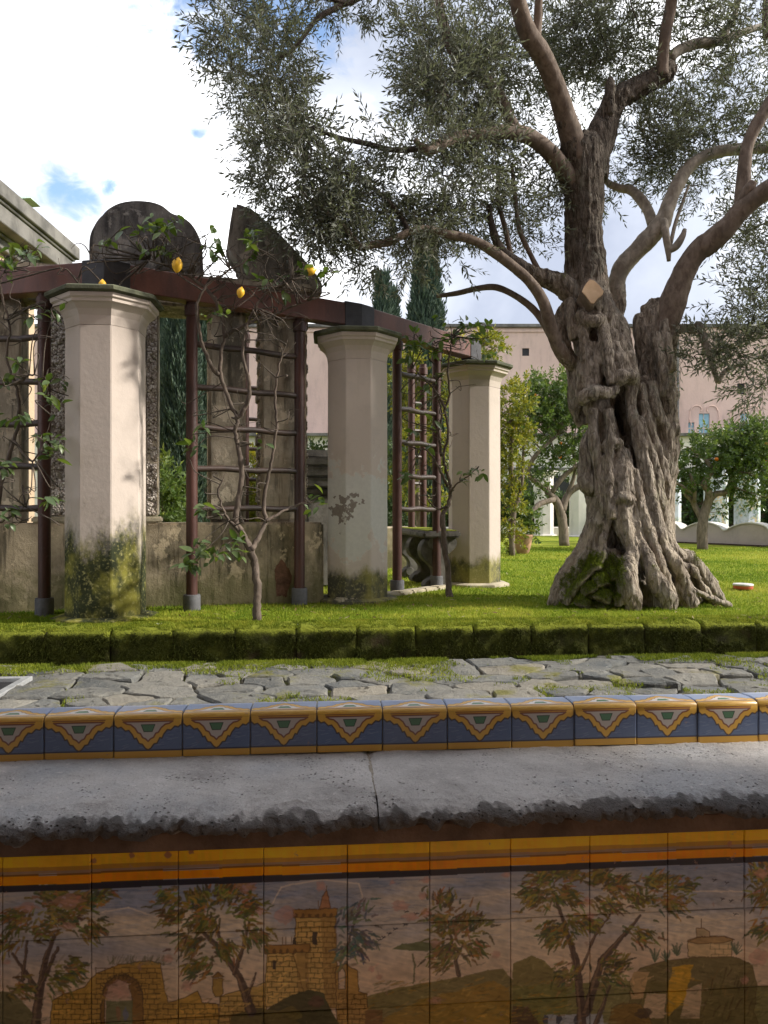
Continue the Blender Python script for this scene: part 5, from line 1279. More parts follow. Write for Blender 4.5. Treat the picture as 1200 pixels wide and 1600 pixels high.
# moss fuzz on the mound
sel = np.where((mo > .45) & (rng.random(nv) < .9))[0]; sel = np.repeat(sel, 3); n = len(sel)
b_ = co2[sel] + rng.normal(0, .006, (n, 3)); d_ = no[sel] + rng.normal(0, .5, (n, 3)) + np.array([0, 0, .4]); d_ /= np.linalg.norm(d_, axis=1)[:, None]
o = link('trunk_moss', blade_mesh('trunk_moss', b_, d_, .008 + .016 * rng.random(n), np.full(n, .003), np.clip(rng.normal(.35, .2, n), 0, 1)), olive_tree, M['moss_blade']); o["kind"] = "stuff"
# cut face of the sawn stump, seated on the wood
near = (np.abs(ppx - 925) < 14) & (np.abs(ppy - 463) < 16); yc = np.percentile(co2[near, 1], 3)
ring = []
for x_, y_ in ((922, 441), (929, 443), (936, 451), (942, 461), (940, 467), (932, 473), (925, 482), (920, 481), (914, 470), (908, 462), (911, 455), (917, 446)):
    q = P(x_, y_ - 5, yc); k_ = (q.z - P(925, 458, yc).z); ring.append((q.x, yc - .03 + .30 * k_, q.z))
cc0 = P(925, 458, yc)
MB().prism(ring, [(x, y + .012, z - .004) for x, y, z in ring]).build('cut_face', M['cut_wood'], olive_tree, bevel=.003, label='fresh orange tan sawn face of a removed limb')
col_ = [[(cc0.x + (x - cc0.x) * f_ * random.uniform(.97, 1.05), y + o_, cc0.z + (z - cc0.z) * f_ * random.uniform(.97, 1.05) + dz_) for x, y, z in ring] for f_, o_, dz_ in ((1.0, .008, 0), (1.10, .014, -.004), (1.14, .05, -.015), (1.15, .12, -.04), (1.05, .22, -.08))]
o = MB().loft(col_).build('stump_collar', M['limb_smooth'], olive_tree, smooth=True)

# limbs: (material, points)
LIMBS = [
    ('limb_smooth', [(905, 250, 17, -.1), (893, 215, 18, -.14), (884, 185, 17, -.2), (870, 140, 15, -.3), (848, 88, 15, -.45), (826, 55, 15, -.55), (812, 15, 13, -.65), (800, -40, 12, -.75), (792, -110, 10, -.9), (788, -190, 7, -1.0)], .25),
    ('limb_smooth', [(836, 70, 7, -.5), (840, 40, 7, -.5), (842, 0, 6, -.55), (848, -50, 5, -.6), (856, -110, 3.5, -.6)], .25),
    ('limb_smooth', [(892, 285, 16, -.05), (878, 262, 14, -.12), (858, 237, 13, -.2), (830, 215, 12, -.3), (800, 206, 12, -.4), (770, 208, 10, -.5), (735, 211, 9, -.6), (700, 219, 9, -.7), (675, 234, 8, -.8), (660, 231, 6, -.85), (648, 218, 4, -.9)], .25),
    ('limb_smooth', [(806, 204, 10, -.4), (796, 185, 9, -.35), (785, 160, 9, -.3), (765, 130, 9, -.25), (740, 112, 9, -.2), (718, 95, 9, -.15), (700, 60, 9, -.1), (688, 20, 8, 0), (680, -40, 7, .1), (668, -110, 5, .2)], .3),
    ('limb_smooth', [(1034, 118, 10, .05), (1036, 85, 9, 0), (1040, 50, 9, -.05), (1048, 10, 9, -.1), (1054, -40, 8, -.15), (1060, -110, 6, -.2), (1064, -180, 4, -.3)], .25),
    ('limb_pale', [(1045, 92, 8, .2), (1062, 78, 8, .3), (1090, 68, 8, .4), (1120, 65, 7, .5), (1148, 55, 6, .6), (1180, 44, 5, .7), (1215, 36, 5, .8), (1270, 20, 4, .9)], .3),
    ('limb_pale', [(1122, 64, 5, .5), (1140, 40, 5, .5), (1150, 15, 4, .5), (1160, -30, 4, .5)], .3),
    ('limb_smooth', [(1197, 60, 5, .4), (1196, 20, 5, .4), (1200, -30, 4, .4)], .3),
    # big right limb
    ('limb_smooth', [(1036, 525, 17, -.02), (1043, 500, 20.5, -.02), (1056, 458, 20, -.05), (1072, 420, 17, -.1), (1090, 393, 17, -.15), (1110, 378, 18, -.2), (1136, 355, 16, -.28), (1160, 327, 15, -.35), (1190, 303, 14, -.45), (1225, 278, 13, -.55), (1280, 240, 11, -.7), (1350, 190, 9, -.9), (1420, 120, 6, -1)], .35),
    ('limb_smooth', [(1160, 325, 13, -.32), (1161, 300, 12, -.3), (1163, 262, 10, -.3), (1168, 228, 9, -.3), (1182, 195, 10, -.32), (1204, 160, 10, -.35), (1232, 110, 9, -.4), (1260, 40, 7, -.4), (1280, -40, 5, -.4)], .3),
    ('limb_smooth', [(1160, 318, 9, -.36), (1170, 296, 9, -.40), (1178, 284, 6, -.42)], .3),
    # middle right pale limb
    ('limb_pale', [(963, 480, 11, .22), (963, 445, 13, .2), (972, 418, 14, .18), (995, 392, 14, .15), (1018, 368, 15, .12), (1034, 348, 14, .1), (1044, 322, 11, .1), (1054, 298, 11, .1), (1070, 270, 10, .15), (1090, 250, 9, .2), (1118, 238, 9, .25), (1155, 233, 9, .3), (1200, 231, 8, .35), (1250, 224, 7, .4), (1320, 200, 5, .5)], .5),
    ('limb_pale', [(1020, 352, 8, .2), (1013, 330, 8, .3), (1000, 310, 8, .4), (985, 297, 7, .5), (968, 294, 6, .55), (952, 287, 5, .6), (940, 275, 3, .65)], .3),
    ('limb_pale', [(1036, 345, 7, .05), (1040, 365, 6, .0), (1044, 390, 5, 0), (1045, 408, 3, 0)], .4),
    ('limb_pale', [(1044, 392, 5, .0), (1056, 385, 6, 0), (1066, 370, 5, 0), (1070, 358, 3, 0)], .4),
    ('limb_pale', [(1046, 390, 3, .05), (1055, 350, 3, .1), (1066, 318, 2.5, .15), (1076, 290, 2, .2)], .3),
    # small pale hooked branch at the right of the trunk
    ('limb_pale', [(1050, 590, 7, .07), (1049, 545, 8, .1), (1053, 520, 8, .1), (1070, 513, 7, .08), (1084, 517, 6, .05), (1092, 507, 6, .0), (1100, 530, 6, -.05), (1112, 565, 5, -.1), (1122, 598, 4, -.12)], .5),
    ('limb_pale', [(1122, 598, 4, -.12), (1133, 580, 3.5, -.1), (1150, 572, 3, -.1), (1180, 560, 2.5, 0), (1230, 540, 2, .1)], .4),
    # left limbs
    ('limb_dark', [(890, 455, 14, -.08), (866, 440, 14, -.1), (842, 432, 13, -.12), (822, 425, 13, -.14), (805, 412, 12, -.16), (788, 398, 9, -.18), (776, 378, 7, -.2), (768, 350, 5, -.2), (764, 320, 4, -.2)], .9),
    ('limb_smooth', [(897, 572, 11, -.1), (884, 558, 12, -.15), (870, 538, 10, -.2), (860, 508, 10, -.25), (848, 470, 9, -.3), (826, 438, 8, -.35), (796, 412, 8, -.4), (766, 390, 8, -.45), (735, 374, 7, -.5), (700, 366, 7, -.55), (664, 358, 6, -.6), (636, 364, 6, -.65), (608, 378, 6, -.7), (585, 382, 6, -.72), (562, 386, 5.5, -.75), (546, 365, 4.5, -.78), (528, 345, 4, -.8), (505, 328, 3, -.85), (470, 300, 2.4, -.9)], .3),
    ('limb_smooth', [(890, 568, 7, -.02), (868, 535, 7, 0), (850, 505, 6, .02), (832, 482, 5.5, .05), (805, 462, 5, .1), (775, 449, 5, .15), (745, 451, 4.5, .2), (715, 458, 4, .25), (682, 463, 3, .3)], .3),
    ('limb_smooth', [(845, 430, 5, -.1), (830, 400, 4, -.1), (812, 360, 4, -.1), (805, 310, 3.5, -.1), (800, 260, 3, -.1)], .3),
    ('limb_smooth', [(800, 408, 4, -.15), (790, 360, 4, -.15), (778, 310, 3.5, -.1), (780, 260, 3, 0)], .3),
    # twigging limbs of the hanging left part
    ('limb_dark', [(668, -110, 5, .2), (620, -60, 5, .1), (570, -10, 5, 0), (530, 10, 4.5, -.1), (495, 30, 4, -.15), (472, 60, 3.5, -.2), (455, 80, 3, -.2), (430, 95, 2.5, -.2)], .3),
    ('limb_dark', [(540, 5, 3.5, -.1), (480, -10, 3.5, -.2), (420, -20, 3, -.3), (370, 0, 2.5, -.35)], .3),
    ('limb_dark', [(660, 231, 5, -.85), (620, 235, 4, -.8), (575, 225, 4, -.7), (530, 215, 3.5, -.6), (490, 200, 3, -.5), (450, 180, 2.5, -.4)], .3),
    ('limb_dark', [(640, 362, 4, -.65), (620, 330, 4, -.6), (590, 300, 3.5, -.55), (560, 280, 3, -.5), (500, 260, 2.5, -.5)], .3),
]
SK = []                                                    # skeleton nodes that twigs may grow from
for mt, pts, rough in LIMBS:
    p_, r_ = path3(pts, 6)
    rr = []
    for k, (q, r) in enumerate(zip(p_, r_)):
        rr.append(r * (1 + .06 * rough * math.sin(k * .7 + q.x * 5) + random.uniform(-.02, .02)))
    o = MB().tube(p_, rr, 14 if max(r_) > .03 else 8, .05 * rough).build('limb', M[mt], olive_tree, smooth=True)
    for q in p_[::2]: SK.append(np.array(q))
SK = np.array(SK)

# ---- foliage machinery
def leaf_template(n_pairs, L, W_, length, droop, spread, seed, alt=False):
    """branchlet along +x of the given length with paired leaves; returns verts (k,4,3) and per-leaf shade"""
    r = np.random.default_rng(seed); out = []; sh = []
    for i in range(n_pairs):
        x = length * (0.12 + 0.88 * i / max(1, n_pairs - 1)); roll = (i % 2) * np.pi / 2 + r.uniform(-.4, .4)
        for sgn in (1, -1):
            if i == n_pairs - 1 and sgn < 0: continue
            l = L * r.uniform(.7, 1.15); w = W_ * r.uniform(.8, 1.15)
            a = spread * r.uniform(.7, 1.3) if i < n_pairs - 1 else r.uniform(-.2, .2)
            dr = np.array([np.cos(a), np.sin(a) * sgn * np.cos(roll), np.sin(a) * sgn * np.sin(roll)]); dr[2] -= droop * r.uniform(.3, 1); dr /= np.linalg.norm(dr)
            sd = np.cross(dr, r.normal(size=3)); sd /= np.linalg.norm(sd); nn = np.cross(dr, sd)
            b = np.array([x, 0, 0]) + r.normal(0, .004, 3)
            out.append([b, b + dr * l * .48 + sd * w / 2 + nn * w * .15, b + dr * l - nn * l * .06, b + dr * l * .48 - sd * w / 2 + nn * w * .15]); sh.append(r.random())
    return np.array(out), np.array(sh)
def twig_template(length, r=.0022):
    v = []; 
    for x, rr in ((0, r), (length, r * .45)):
        for k in range(3): v.append([x, rr * math.cos(2.094 * k), rr * math.sin(2.094 * k)])
    return np.array(v), np.array([[0, 1, 4, 3], [1, 2, 5, 4], [2, 0, 3, 5]])
def frames(D):
    D = D / np.linalg.norm(D, axis=1)[:, None]; rv = rng.normal(size=D.shape); Y = np.cross(D, rv); Y /= np.linalg.norm(Y, axis=1)[:, None]; Z = np.cross(D, Y)
    return np.stack([D, Y, Z], 1)                          # rows = axes
def foliage(name, pos, dirs, scale, temps, mats, parent, length, twigs=True, shade=None):
    """joins all branchlets into one mesh; materials: [leaf, twig]"""
    Vs, Fs, Ms, Rs = [], [], [], []; base = 0; which = rng.integers(0, len(temps), len(pos))
    for t_i, (tv, tsh) in enumerate(temps):
        s_ = np.where(which == t_i)[0]
        if len(s_) == 0: continue
        Fm = frames(dirs[s_]); k = len(tv)
        v = np.einsum('lvi,nij->nlvj', tv, Fm) * scale[s_][:, None, None, None] + pos[s_][:, None, None, :]
        nl = len(s_) * k; Vs.append(v.reshape(-1, 3)); Fs.append(np.arange(nl * 4) + base); base += nl * 4; Ms.append(np.zeros(nl, int))
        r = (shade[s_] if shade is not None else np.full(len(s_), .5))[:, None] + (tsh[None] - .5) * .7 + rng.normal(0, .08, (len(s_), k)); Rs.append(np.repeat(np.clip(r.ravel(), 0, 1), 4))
        if twigs:
            wv, wf = twig_template(length); w = np.einsum('vi,nij->nvj', wv, Fm) * scale[s_][:, None, None] + pos[s_][:, None, :]
            off = (np.arange(len(s_)) * 6)[:, None, None]; Vs.append(w.reshape(-1, 3)); Fs.append((wf[None] + off).ravel() + base); base += len(s_) * 6; Ms.append(np.ones(len(s_) * 3, int)); Rs.append(np.zeros(len(s_) * 6))
    me = np_mesh(name, np.concatenate(Vs), np.concatenate(Fs), 4, False, np.concatenate(Ms))
    at = me.attributes.new('rnd', 'FLOAT', 'POINT'); at.data.foreach_set('value', np.concatenate(Rs).astype(np.float32))
    o = link(name, me, parent, mats); o["kind"] = "stuff"; return o

OT = [leaf_template(7, .070, .0155, .26, .15, .75, s_) for s_ in range(6)]
# clumps of the crown: (px, py, rx, ry, depth, half-depth, branchlets)
CL = [
    (345, 25, 38, 40, 6.6, .5, 90), (395, 20, 50, 45, 6.6, .6, 150), (450, 5, 40, 30, 6.7, .6, 100), (520, -5, 60, 22, 6.8, .5, 80), (370, 85, 42, 40, 6.6, .5, 120), (425, 95, 45, 45, 6.6, .5, 150), (390, 145, 48, 30, 6.5, .5, 110), (440, 150, 26, 35, 6.4, .4, 90),
    (440, 200, 45, 38, 6.4, .5, 150), (470, 185, 22, 40, 6.3, .4, 60), (430, 255, 42, 45, 6.3, .5, 160), (485, 240, 50, 45, 6.2, .5, 190), (455, 310, 50, 38, 6.2, .5, 180), (510, 300, 50, 45, 6.2, .5, 190), (480, 360, 42, 35, 6.2, .4, 120), (520, 370, 30, 38, 6.2, .4, 80), (545, 325, 40, 40, 6.2, .5, 110),
    (545, 262, 40, 22, 6.2, .4, 80), (600, 290, 50, 50, 6.3, .6, 170), (640, 232, 30, 18, 6.2, .4, 70), (640, 340, 50, 40, 6.4, .6, 140), (590, 400, 35, 28, 6.3, .4, 60), (640, 400, 40, 22, 6.4, .4, 50), (690, 395, 45, 25, 6.6, .5, 60), (585, 215, 20, 12, 6.2, .3, 14),
    (650, 50, 22, 50, 6.6, .6, 110), (690, 30, 60, 60, 6.7, .9, 240), (672, 110, 28, 40, 6.5, .6, 110), (710, 120, 60, 50, 6.6, .9, 240), (662, 165, 25, 28, 6.3, .5, 70), (700, 190, 55, 40, 6.5, .8, 180), (700, 265, 55, 45, 6.5, .7, 200), (680, 320, 50, 35, 6.5, .6, 130), (760, 250, 55, 45, 6.7, .7, 200), (740, 330, 55, 40, 6.7, .6, 160), (770, 60, 55, 70, 6.8, 1.0, 240), (770, 160, 50, 50, 6.8, .9, 180),
    (820, 120, 45, 60, 7.2, .6, 150), (830, 290, 40, 50, 7.0, .5, 110), (800, 340, 45, 35, 6.9, .5, 90), (860, 330, 25, 40, 7.1, .4, 40), (830, 370, 40, 20, 7.0, .4, 40), (600, -20, 40, 14, 6.8, .5, 50),
    (880, 30, 60, 50, 7.3, .8, 210), (940, 20, 60, 45, 7.3, .8, 220), (900, 95, 50, 45, 7.5, .6, 160), (965, 80, 50, 45, 7.5, .7, 170), (1000, 30, 55, 50, 7.4, .8, 180), (1075, 30, 60, 50, 7.4, .8, 190), (1080, 105, 55, 45, 7.5, .7, 150), (900, 160, 40, 40, 7.7, .5, 80),
    (1000, 190, 45, 40, 7.5, .6, 120), (1050, 190, 60, 45, 7.5, .7, 190), (1000, 250, 45, 35, 7.5, .6, 130), (1060, 250, 55, 35, 7.5, .7, 140), (1110, 200, 50, 60, 7.4, .7, 140), (1105, 290, 45, 28, 7.4, .5, 70), (1150, 130, 55, 60, 7.3, .8, 130), (1170, 30, 60, 55, 7.3, .8, 150), (1190, 220, 40, 60, 7.2, .7, 100), (960, 300, 25, 20, 7.5, .3, 24),
    (1170, 360, 35, 40, 7.0, .5, 70), (1190, 420, 40, 45, 6.9, .5, 110), (1160, 470, 45, 35, 6.8, .5, 90), (1120, 540, 45, 35, 6.8, .4, 120), (1170, 545, 50, 40, 6.8, .5, 150), (1090, 565, 28, 24, 6.8, .3, 40), (1190, 600, 40, 28, 6.8, .4, 70), (1240, 500, 60, 90, 6.8, .6, 160), (1250, 350, 60, 70, 6.9, .7, 130),
    # beyond the frame, so that the crown closes over the lawn
    (420, -90, 110, 60, 6.8, .8, 220), (600, -120, 130, 70, 6.9, .9, 220), (800, -130, 140, 80, 7.1, 1.1, 260), (1000, -140, 140, 80, 7.2, 1.1, 260), (1200, -120, 140, 90, 7.2, 1.1, 240), (1330, 60, 100, 110, 7.2, 1.0, 260), (1350, 250, 100, 110, 7.1, 1.0, 260), (1460, 120, 90, 130, 7.2, 1.0, 200), (900, -260, 300, 70, 7.3, 1.4, 320), (850, 60, 250, 120, 8.3, .5, 260), (1150, 80, 200, 120, 8.2, .4, 180),
]
DENS = 0.68
pos, dirs, shd, cents = [], [], [], []
for (px, py, rx, ry, d, hd, n) in CL:
    n = int(n * DENS); m = n * 2
    a = rng.normal(size=(m, 3)); a /= np.linalg.norm(a, axis=1)[:, None]; a *= (rng.random(m) ** (1 / 2.4))[:, None]
    c = np.array(P(px, py, d)); sc_ = np.array([rx * d / F, hd, ry * d / F]); q = c + a * sc_
    nzv = fbm(q, 2.6, 2); q_keep = np.argsort(-(nzv + rng.normal(0, .18, m)))[:n]; q, a = q[q_keep], a[q_keep]
    dr = a * np.array([1, 1, .6]) * .9 + rng.normal(0, .55, (n, 3)) + np.array([0, 0, -.15 if px < 700 else .15])
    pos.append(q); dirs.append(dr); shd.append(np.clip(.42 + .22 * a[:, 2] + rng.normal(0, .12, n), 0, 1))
    for k in range(max(2, n // 26)):
        b = a[rng.integers(0, n)] * .5; cents.append(c + b * sc_)
pos, dirs, shd = np.concatenate(pos), np.concatenate(dirs), np.concatenate(shd)
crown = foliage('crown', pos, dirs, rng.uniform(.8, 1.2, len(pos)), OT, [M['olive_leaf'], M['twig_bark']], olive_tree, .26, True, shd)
# thin branches that carry the clumps
tb = MB(); cents = np.array(cents); order = np.argsort(np.min(np.linalg.norm(cents[:, None] - SK[None], axis=2), axis=1)); nodes = list(SK)
for i in order:
    c = cents[i]; nd = np.array(nodes); j = int(np.argmin(np.linalg.norm(nd - c, axis=1) + np.maximum(0, nd[:, 2] - c[2]) * .3)); a = nd[j]; L = np.linalg.norm(c - a)
    if L < .05: continue
    m1 = a + (c - a) * .35 + rng.normal(0, .07 * L, 3); m2 = a + (c - a) * .7 + rng.normal(0, .07 * L, 3) + np.array([0, 0, .05 * L])
    w = catmull([tuple(a), tuple(m1), tuple(m2), tuple(c)], 3); r0 = min(.016, .006 + .007 * L)
    tb.tube(w, np.linspace(r0, .003, len(w)), 5); nodes += [w[4], w[7], c]
o = tb.build('branchlets', M['twig_bark'], olive_tree, smooth=True); o["kind"] = "stuff"

# ------------------------------------------------------------------ lemon vines on the pergola: single leaves
def leaf_mesh(L, W_, curl, seed):
    r = random.Random(seed); rows = [(0, .04), (.18, .62), (.42, 1.0), (.68, .82), (.88, .38), (1, .03)]; vs = []; fs = []
    for i, (t_, w) in enumerate(rows):
        x = L * t_; z = -curl * L * t_ * t_
        for s_ in (-1, 0, 1): vs.append((x, s_ * w * W_ / 2, z + (0 if s_ == 0 else w * W_ * .16)))
    for i in range(len(rows) - 1):
        for k in range(2): a = i * 3 + k; fs.append((a, a + 1, a + 4, a + 3))
    me = bpy.data.meshes.new('leaf'); me.from_pydata(vs, [], fs); me.shade_smooth(); me.materials.append(M['vine_leaf']); return me
LEAVES = [leaf_mesh(.095, .05, .25, 1), leaf_mesh(.078, .044, .45, 2), leaf_mesh(.105, .05, .1, 3), leaf_mesh(.062, .034, .3, 4)]
def add_leaf(p, d, parent, inv):
    me = random.choice(LEAVES); o = bpy.data.objects.new('leaf', me); COL.objects.link(o); o.parent = parent
    d = Vector(d).normalized(); up = Vector((random.gauss(0, .5), random.gauss(-.2, .5), 1)).normalized(); y = up.cross(d)
    if y.length < 1e-3: y = Vector((1, 0, 0)).cross(d)
    y.normalize(); z = d.cross(y); m = Matrix((d, y, z)).transposed().to_4x4(); s_ = random.uniform(.75, 1.2)
    o.matrix_local = inv @ Matrix.Translation(p) @ m @ Matrix.Scale(s_, 4); return o
def vine(name, label, base, stems, clusters, twigs, cat='plant', group=None):
    e = empty(name, base, label, cat, group); inv = Matrix.Translation(-Vector(base)); nodes = []
    for pts, dep in stems:
        a = catmull([(x, y, r, dep[min(i, len(dep) - 1)]) for i, (x, y, r) in enumerate(pts)], 5)
        w = [P(x, y, d) + Vector((random.gauss(0, .004), random.gauss(0, .006), random.gauss(0, .004))) for x, y, r, d in a]
        kk = len(a); MB().tube(w, [max(.002, r * d / F * (.85 - .30 * min(1, i / (kk * .5))) * (1 if i < kk - 4 else (kk - i) / 5)) for i, (x, y, r, d) in enumerate(a)], 8, .08).build('stem', M['vine_bark'], e, smooth=True); nodes += w
    tw = MB()
    for (x0, y0, x1, y1, d, n, sp) in twigs:             # wiry twigs scribbled over an area
        for k in range(n):
            a = P(random.uniform(x0, x1), random.uniform(y0, y1), d + random.uniform(-.15, .15)); nd = min(nodes, key=lambda q: (q - a).length)
            b = a + Vector((random.gauss(0, sp), random.gauss(0, .08), random.gauss(.03, sp * .6)))
            s0 = nd if (nd - a).length < .45 else a + Vector((random.gauss(0, .15), random.gauss(0, .06), -.12)); m = a.lerp(b, .5) + Vector((random.gauss(0, .05), random.gauss(0, .03), random.gauss(0, .05)))
            w = catmull([tuple(s0), tuple(a), tuple(m), tuple(b)], 4); tw.tube(w, np.linspace(random.uniform(.0045, .0075), .0018, len(w)), 5)
    for (x, y, rx, ry, d, n) in clusters:
        n = int(n * 1.5); c = P(x, y, d); nd = min(nodes, key=lambda q: (q - c).length)
        w = catmull([tuple(nd), tuple(nd.lerp(c, .5) + Vector((random.gauss(0, .04), random.gauss(0, .03), .04))), tuple(c)], 4); tw.tube(w, np.linspace(.006, .0025, len(w)), 5)
        k = 0
        while k < n:
            q = P(x + random.gauss(0, rx * .55), y + random.gauss(0, ry * .55), d + random.uniform(-.14, .1))
            tw.tube([tuple(c.lerp(q, .3)), tuple(c.lerp(q, .7) + Vector((0, 0, .015))), tuple(q)], [.003, .0025, .0018], 4)
            for j in range(min(n - k, random.choice((2, 3, 4)))):
                add_leaf(q + Vector((random.gauss(0, .02), random.gauss(0, .02), random.gauss(0, .015))), (random.gauss(0, 1), random.gauss(-.35, .6), random.gauss(-.25, .6)), e, inv); k += 1
    o = tw.build('twigs', M['twig_bark'], e, smooth=True); o["kind"] = "stuff"
    return e, inv
D1 = 5.86
v1, inv1 = vine('lemon_tree', 'lemon tree trained up the ladder trellis with bare grey twigs and few leaves', P(400, 968, 5.70),
    [([(400, 972, 9), (401, 940, 8), (401, 905, 8), (397, 875, 8), (388, 852, 8), (376, 830, 7), (368, 812, 7), (372, 780, 7), (377, 745, 7), (374, 710, 7), (368, 680, 6), (370, 655, 6), (358, 625, 6), (346, 590, 6), (344, 560, 5), (350, 525, 5), (345, 490, 5), (330, 460, 5), (300, 435, 4), (270, 420, 3.5), (235, 405, 3)], [5.70, 5.72, 5.74, 5.76, 5.78, 5.8, 5.82, 5.84, 5.85, 5.86]),
     ([(392, 860, 6), (405, 838, 5), (415, 815, 5), (412, 780, 5), (420, 740, 4.5), (428, 700, 4), (432, 660, 4), (430, 620, 3.5), (436, 570, 3), (450, 530, 3)], [5.75, 5.85, 5.95, 6.0]),
     ([(370, 655, 5), (384, 635, 4.5), (390, 605, 4.5), (384, 575, 4), (380, 545, 4), (386, 510, 4), (400, 480, 4), (420, 455, 3.5), (455, 440, 3)], [5.86, 5.84, 5.82, 5.8]),
     ([(346, 590, 5), (330, 570, 4.5), (318, 545, 4), (310, 510, 4), (308, 480, 4), (320, 450, 3.5), (345, 430, 3), (380, 410, 3), (400, 385, 2.5)], [5.86, 5.8, 5.76, 5.72]),
     ([(350, 525, 4.5), (375, 512, 4), (400, 500, 4), (430, 492, 3.5), (455, 480, 3), (480, 470, 2.5)], [5.86, 5.86, 5.9, 5.95]),
     ([(376, 832, 4), (360, 815, 3.5), (350, 800, 3.5), (342, 770, 3), (352, 740, 2.5)], [5.8, 5.76, 5.74]),
     ([(415, 815, 3.5), (440, 800, 3), (465, 790, 3), (500, 783, 2.5)], [5.85, 5.95, 6.1])],
    [(232, 355, 28, 14, 5.75, 16), (265, 350, 22, 14, 5.75, 13), (240, 388, 25, 8, 5.75, 7), (335, 372, 12, 14, 5.75, 8), (395, 372, 18, 14, 5.8, 13), (385, 400, 18, 12, 5.8, 7), (470, 430, 22, 12, 5.95, 9), (505, 435, 14, 8, 6.0, 5), (170, 380, 20, 12, 5.7, 5), (345, 395, 14, 10, 5.75, 5), (340, 492, 14, 10, 5.8, 7), (310, 695, 9, 12, 5.75, 6), (315, 660, 8, 8, 5.75, 3), (310, 850, 22, 14, 5.65, 14), (340, 862, 26, 14, 5.62, 18), (300, 878, 16, 10, 5.6, 9), (370, 845, 12, 10, 5.65, 6), (330, 800, 18, 14, 5.7, 6), (488, 785, 14, 18, 6.1, 8), (415, 700, 6, 8, 5.95, 2), (275, 388, 16, 8, 5.75, 4), (440, 452, 12, 8, 5.9, 4), (395, 440, 16, 8, 5.85, 4)],
    [(190, 370, 330, 440, 5.78, 44, .14), (320, 390, 480, 470, 5.86, 60, .14), (320, 470, 450, 545, 5.86, 34, .12), (300, 560, 450, 700, 5.86, 14, .10), (300, 720, 420, 830, 5.8, 12, .10), (120, 380, 230, 430, 5.72, 14, .14), (440, 420, 520, 470, 5.98, 10, .1)])
lm = MB().lathe([(.002, -.047), (.009, -.044), (.016, -.036), (.028, -.018), (.0325, 0), (.029, .018), (.018, .033), (.010, .039), (.007, .046), (.001, .049)], n=14); bm_v, bm_f = lm.v, lm.f
for (x, y, d, sx, tilt) in ((277, 414, 5.68, 1.30, .1), (376, 457, 5.7, .95, .2), (485, 424, 5.85, 1.05, 1.3), (160, 445, 5.62, .9, .0)):
    me = bpy.data.meshes.new('lemon'); me.from_pydata(bm_v, [], bm_f); me.shade_smooth(); me.materials.append(M['lemon_skin'])
    o = bpy.data.objects.new('lemon', me); COL.objects.link(o); o.parent = v1; o.matrix_local = inv1 @ Matrix.Translation(P(x, y, d)) @ Matrix.Rotation(tilt, 4, 'Y') @ Matrix.Scale(sx, 4)
v2, _ = vine('climbing_lemon', 'thin lemon stem twining up the post beside the slim pillar', P(703, 936, 7.3),
    [([(703, 940, 9), (701, 915, 6), (698, 880, 6), (694, 840, 6), (691, 810, 6), (697, 795, 5), (704, 775, 5), (703, 755, 4.5), (697, 735, 4.5), (692, 712, 4), (698, 690, 4), (700, 665, 3.5), (695, 640, 3.5), (702, 615, 3), (700, 580, 3), (704, 550, 2.5), (706, 525, 2)], [7.25, 7.28, 7.3, 7.34, 7.38, 7.4, 7.42]),
     ([(700, 760, 3), (690, 738, 3), (680, 720, 2.5), (668, 705, 2.5), (650, 700, 2)], [7.4, 7.35, 7.3]), ([(704, 770, 2.5), (715, 755, 2), (735, 742, 1.8), (745, 728, 1.5)], [7.38, 7.3, 7.25]),
     ([(700, 790, 2.5), (685, 795, 2.5), (672, 785, 2), (665, 770, 2)], [7.38, 7.4]), ([(697, 640, 3), (680, 610, 2.5), (660, 590, 2.5), (645, 575, 2)], [7.4, 7.35]), ([(690, 712, 3), (686, 680, 2.5), (690, 650, 2.5), (684, 610, 2.5), (680, 570, 2)], [7.45])],
    [(720, 515, 22, 12, 7.5, 12), (750, 520, 22, 14, 7.6, 14), (770, 545, 14, 12, 7.8, 8), (650, 530, 20, 16, 7.3, 14), (680, 545, 18, 16, 7.4, 12), (640, 560, 16, 18, 7.3, 12), (675, 590, 14, 16, 7.4, 8), (720, 535, 20, 10, 7.5, 8), (630, 740, 10, 7, 7.2, 7), (645, 665, 12, 14, 7.5, 5), (675, 660, 10, 12, 7.5, 5), (718, 752, 8, 8, 7.3, 5), (745, 735, 10, 10, 7.2, 6), (672, 690, 8, 12, 7.5, 4), (655, 620, 12, 12, 7.4, 7), (700, 505, 20, 8, 7.5, 6), (760, 505, 14, 8, 7.7, 6)],
    [(625, 520, 720, 640, 7.4, 26, .10), (630, 640, 710, 780, 7.42, 22, .09), (690, 510, 780, 560, 7.6, 14, .10)], group=None)
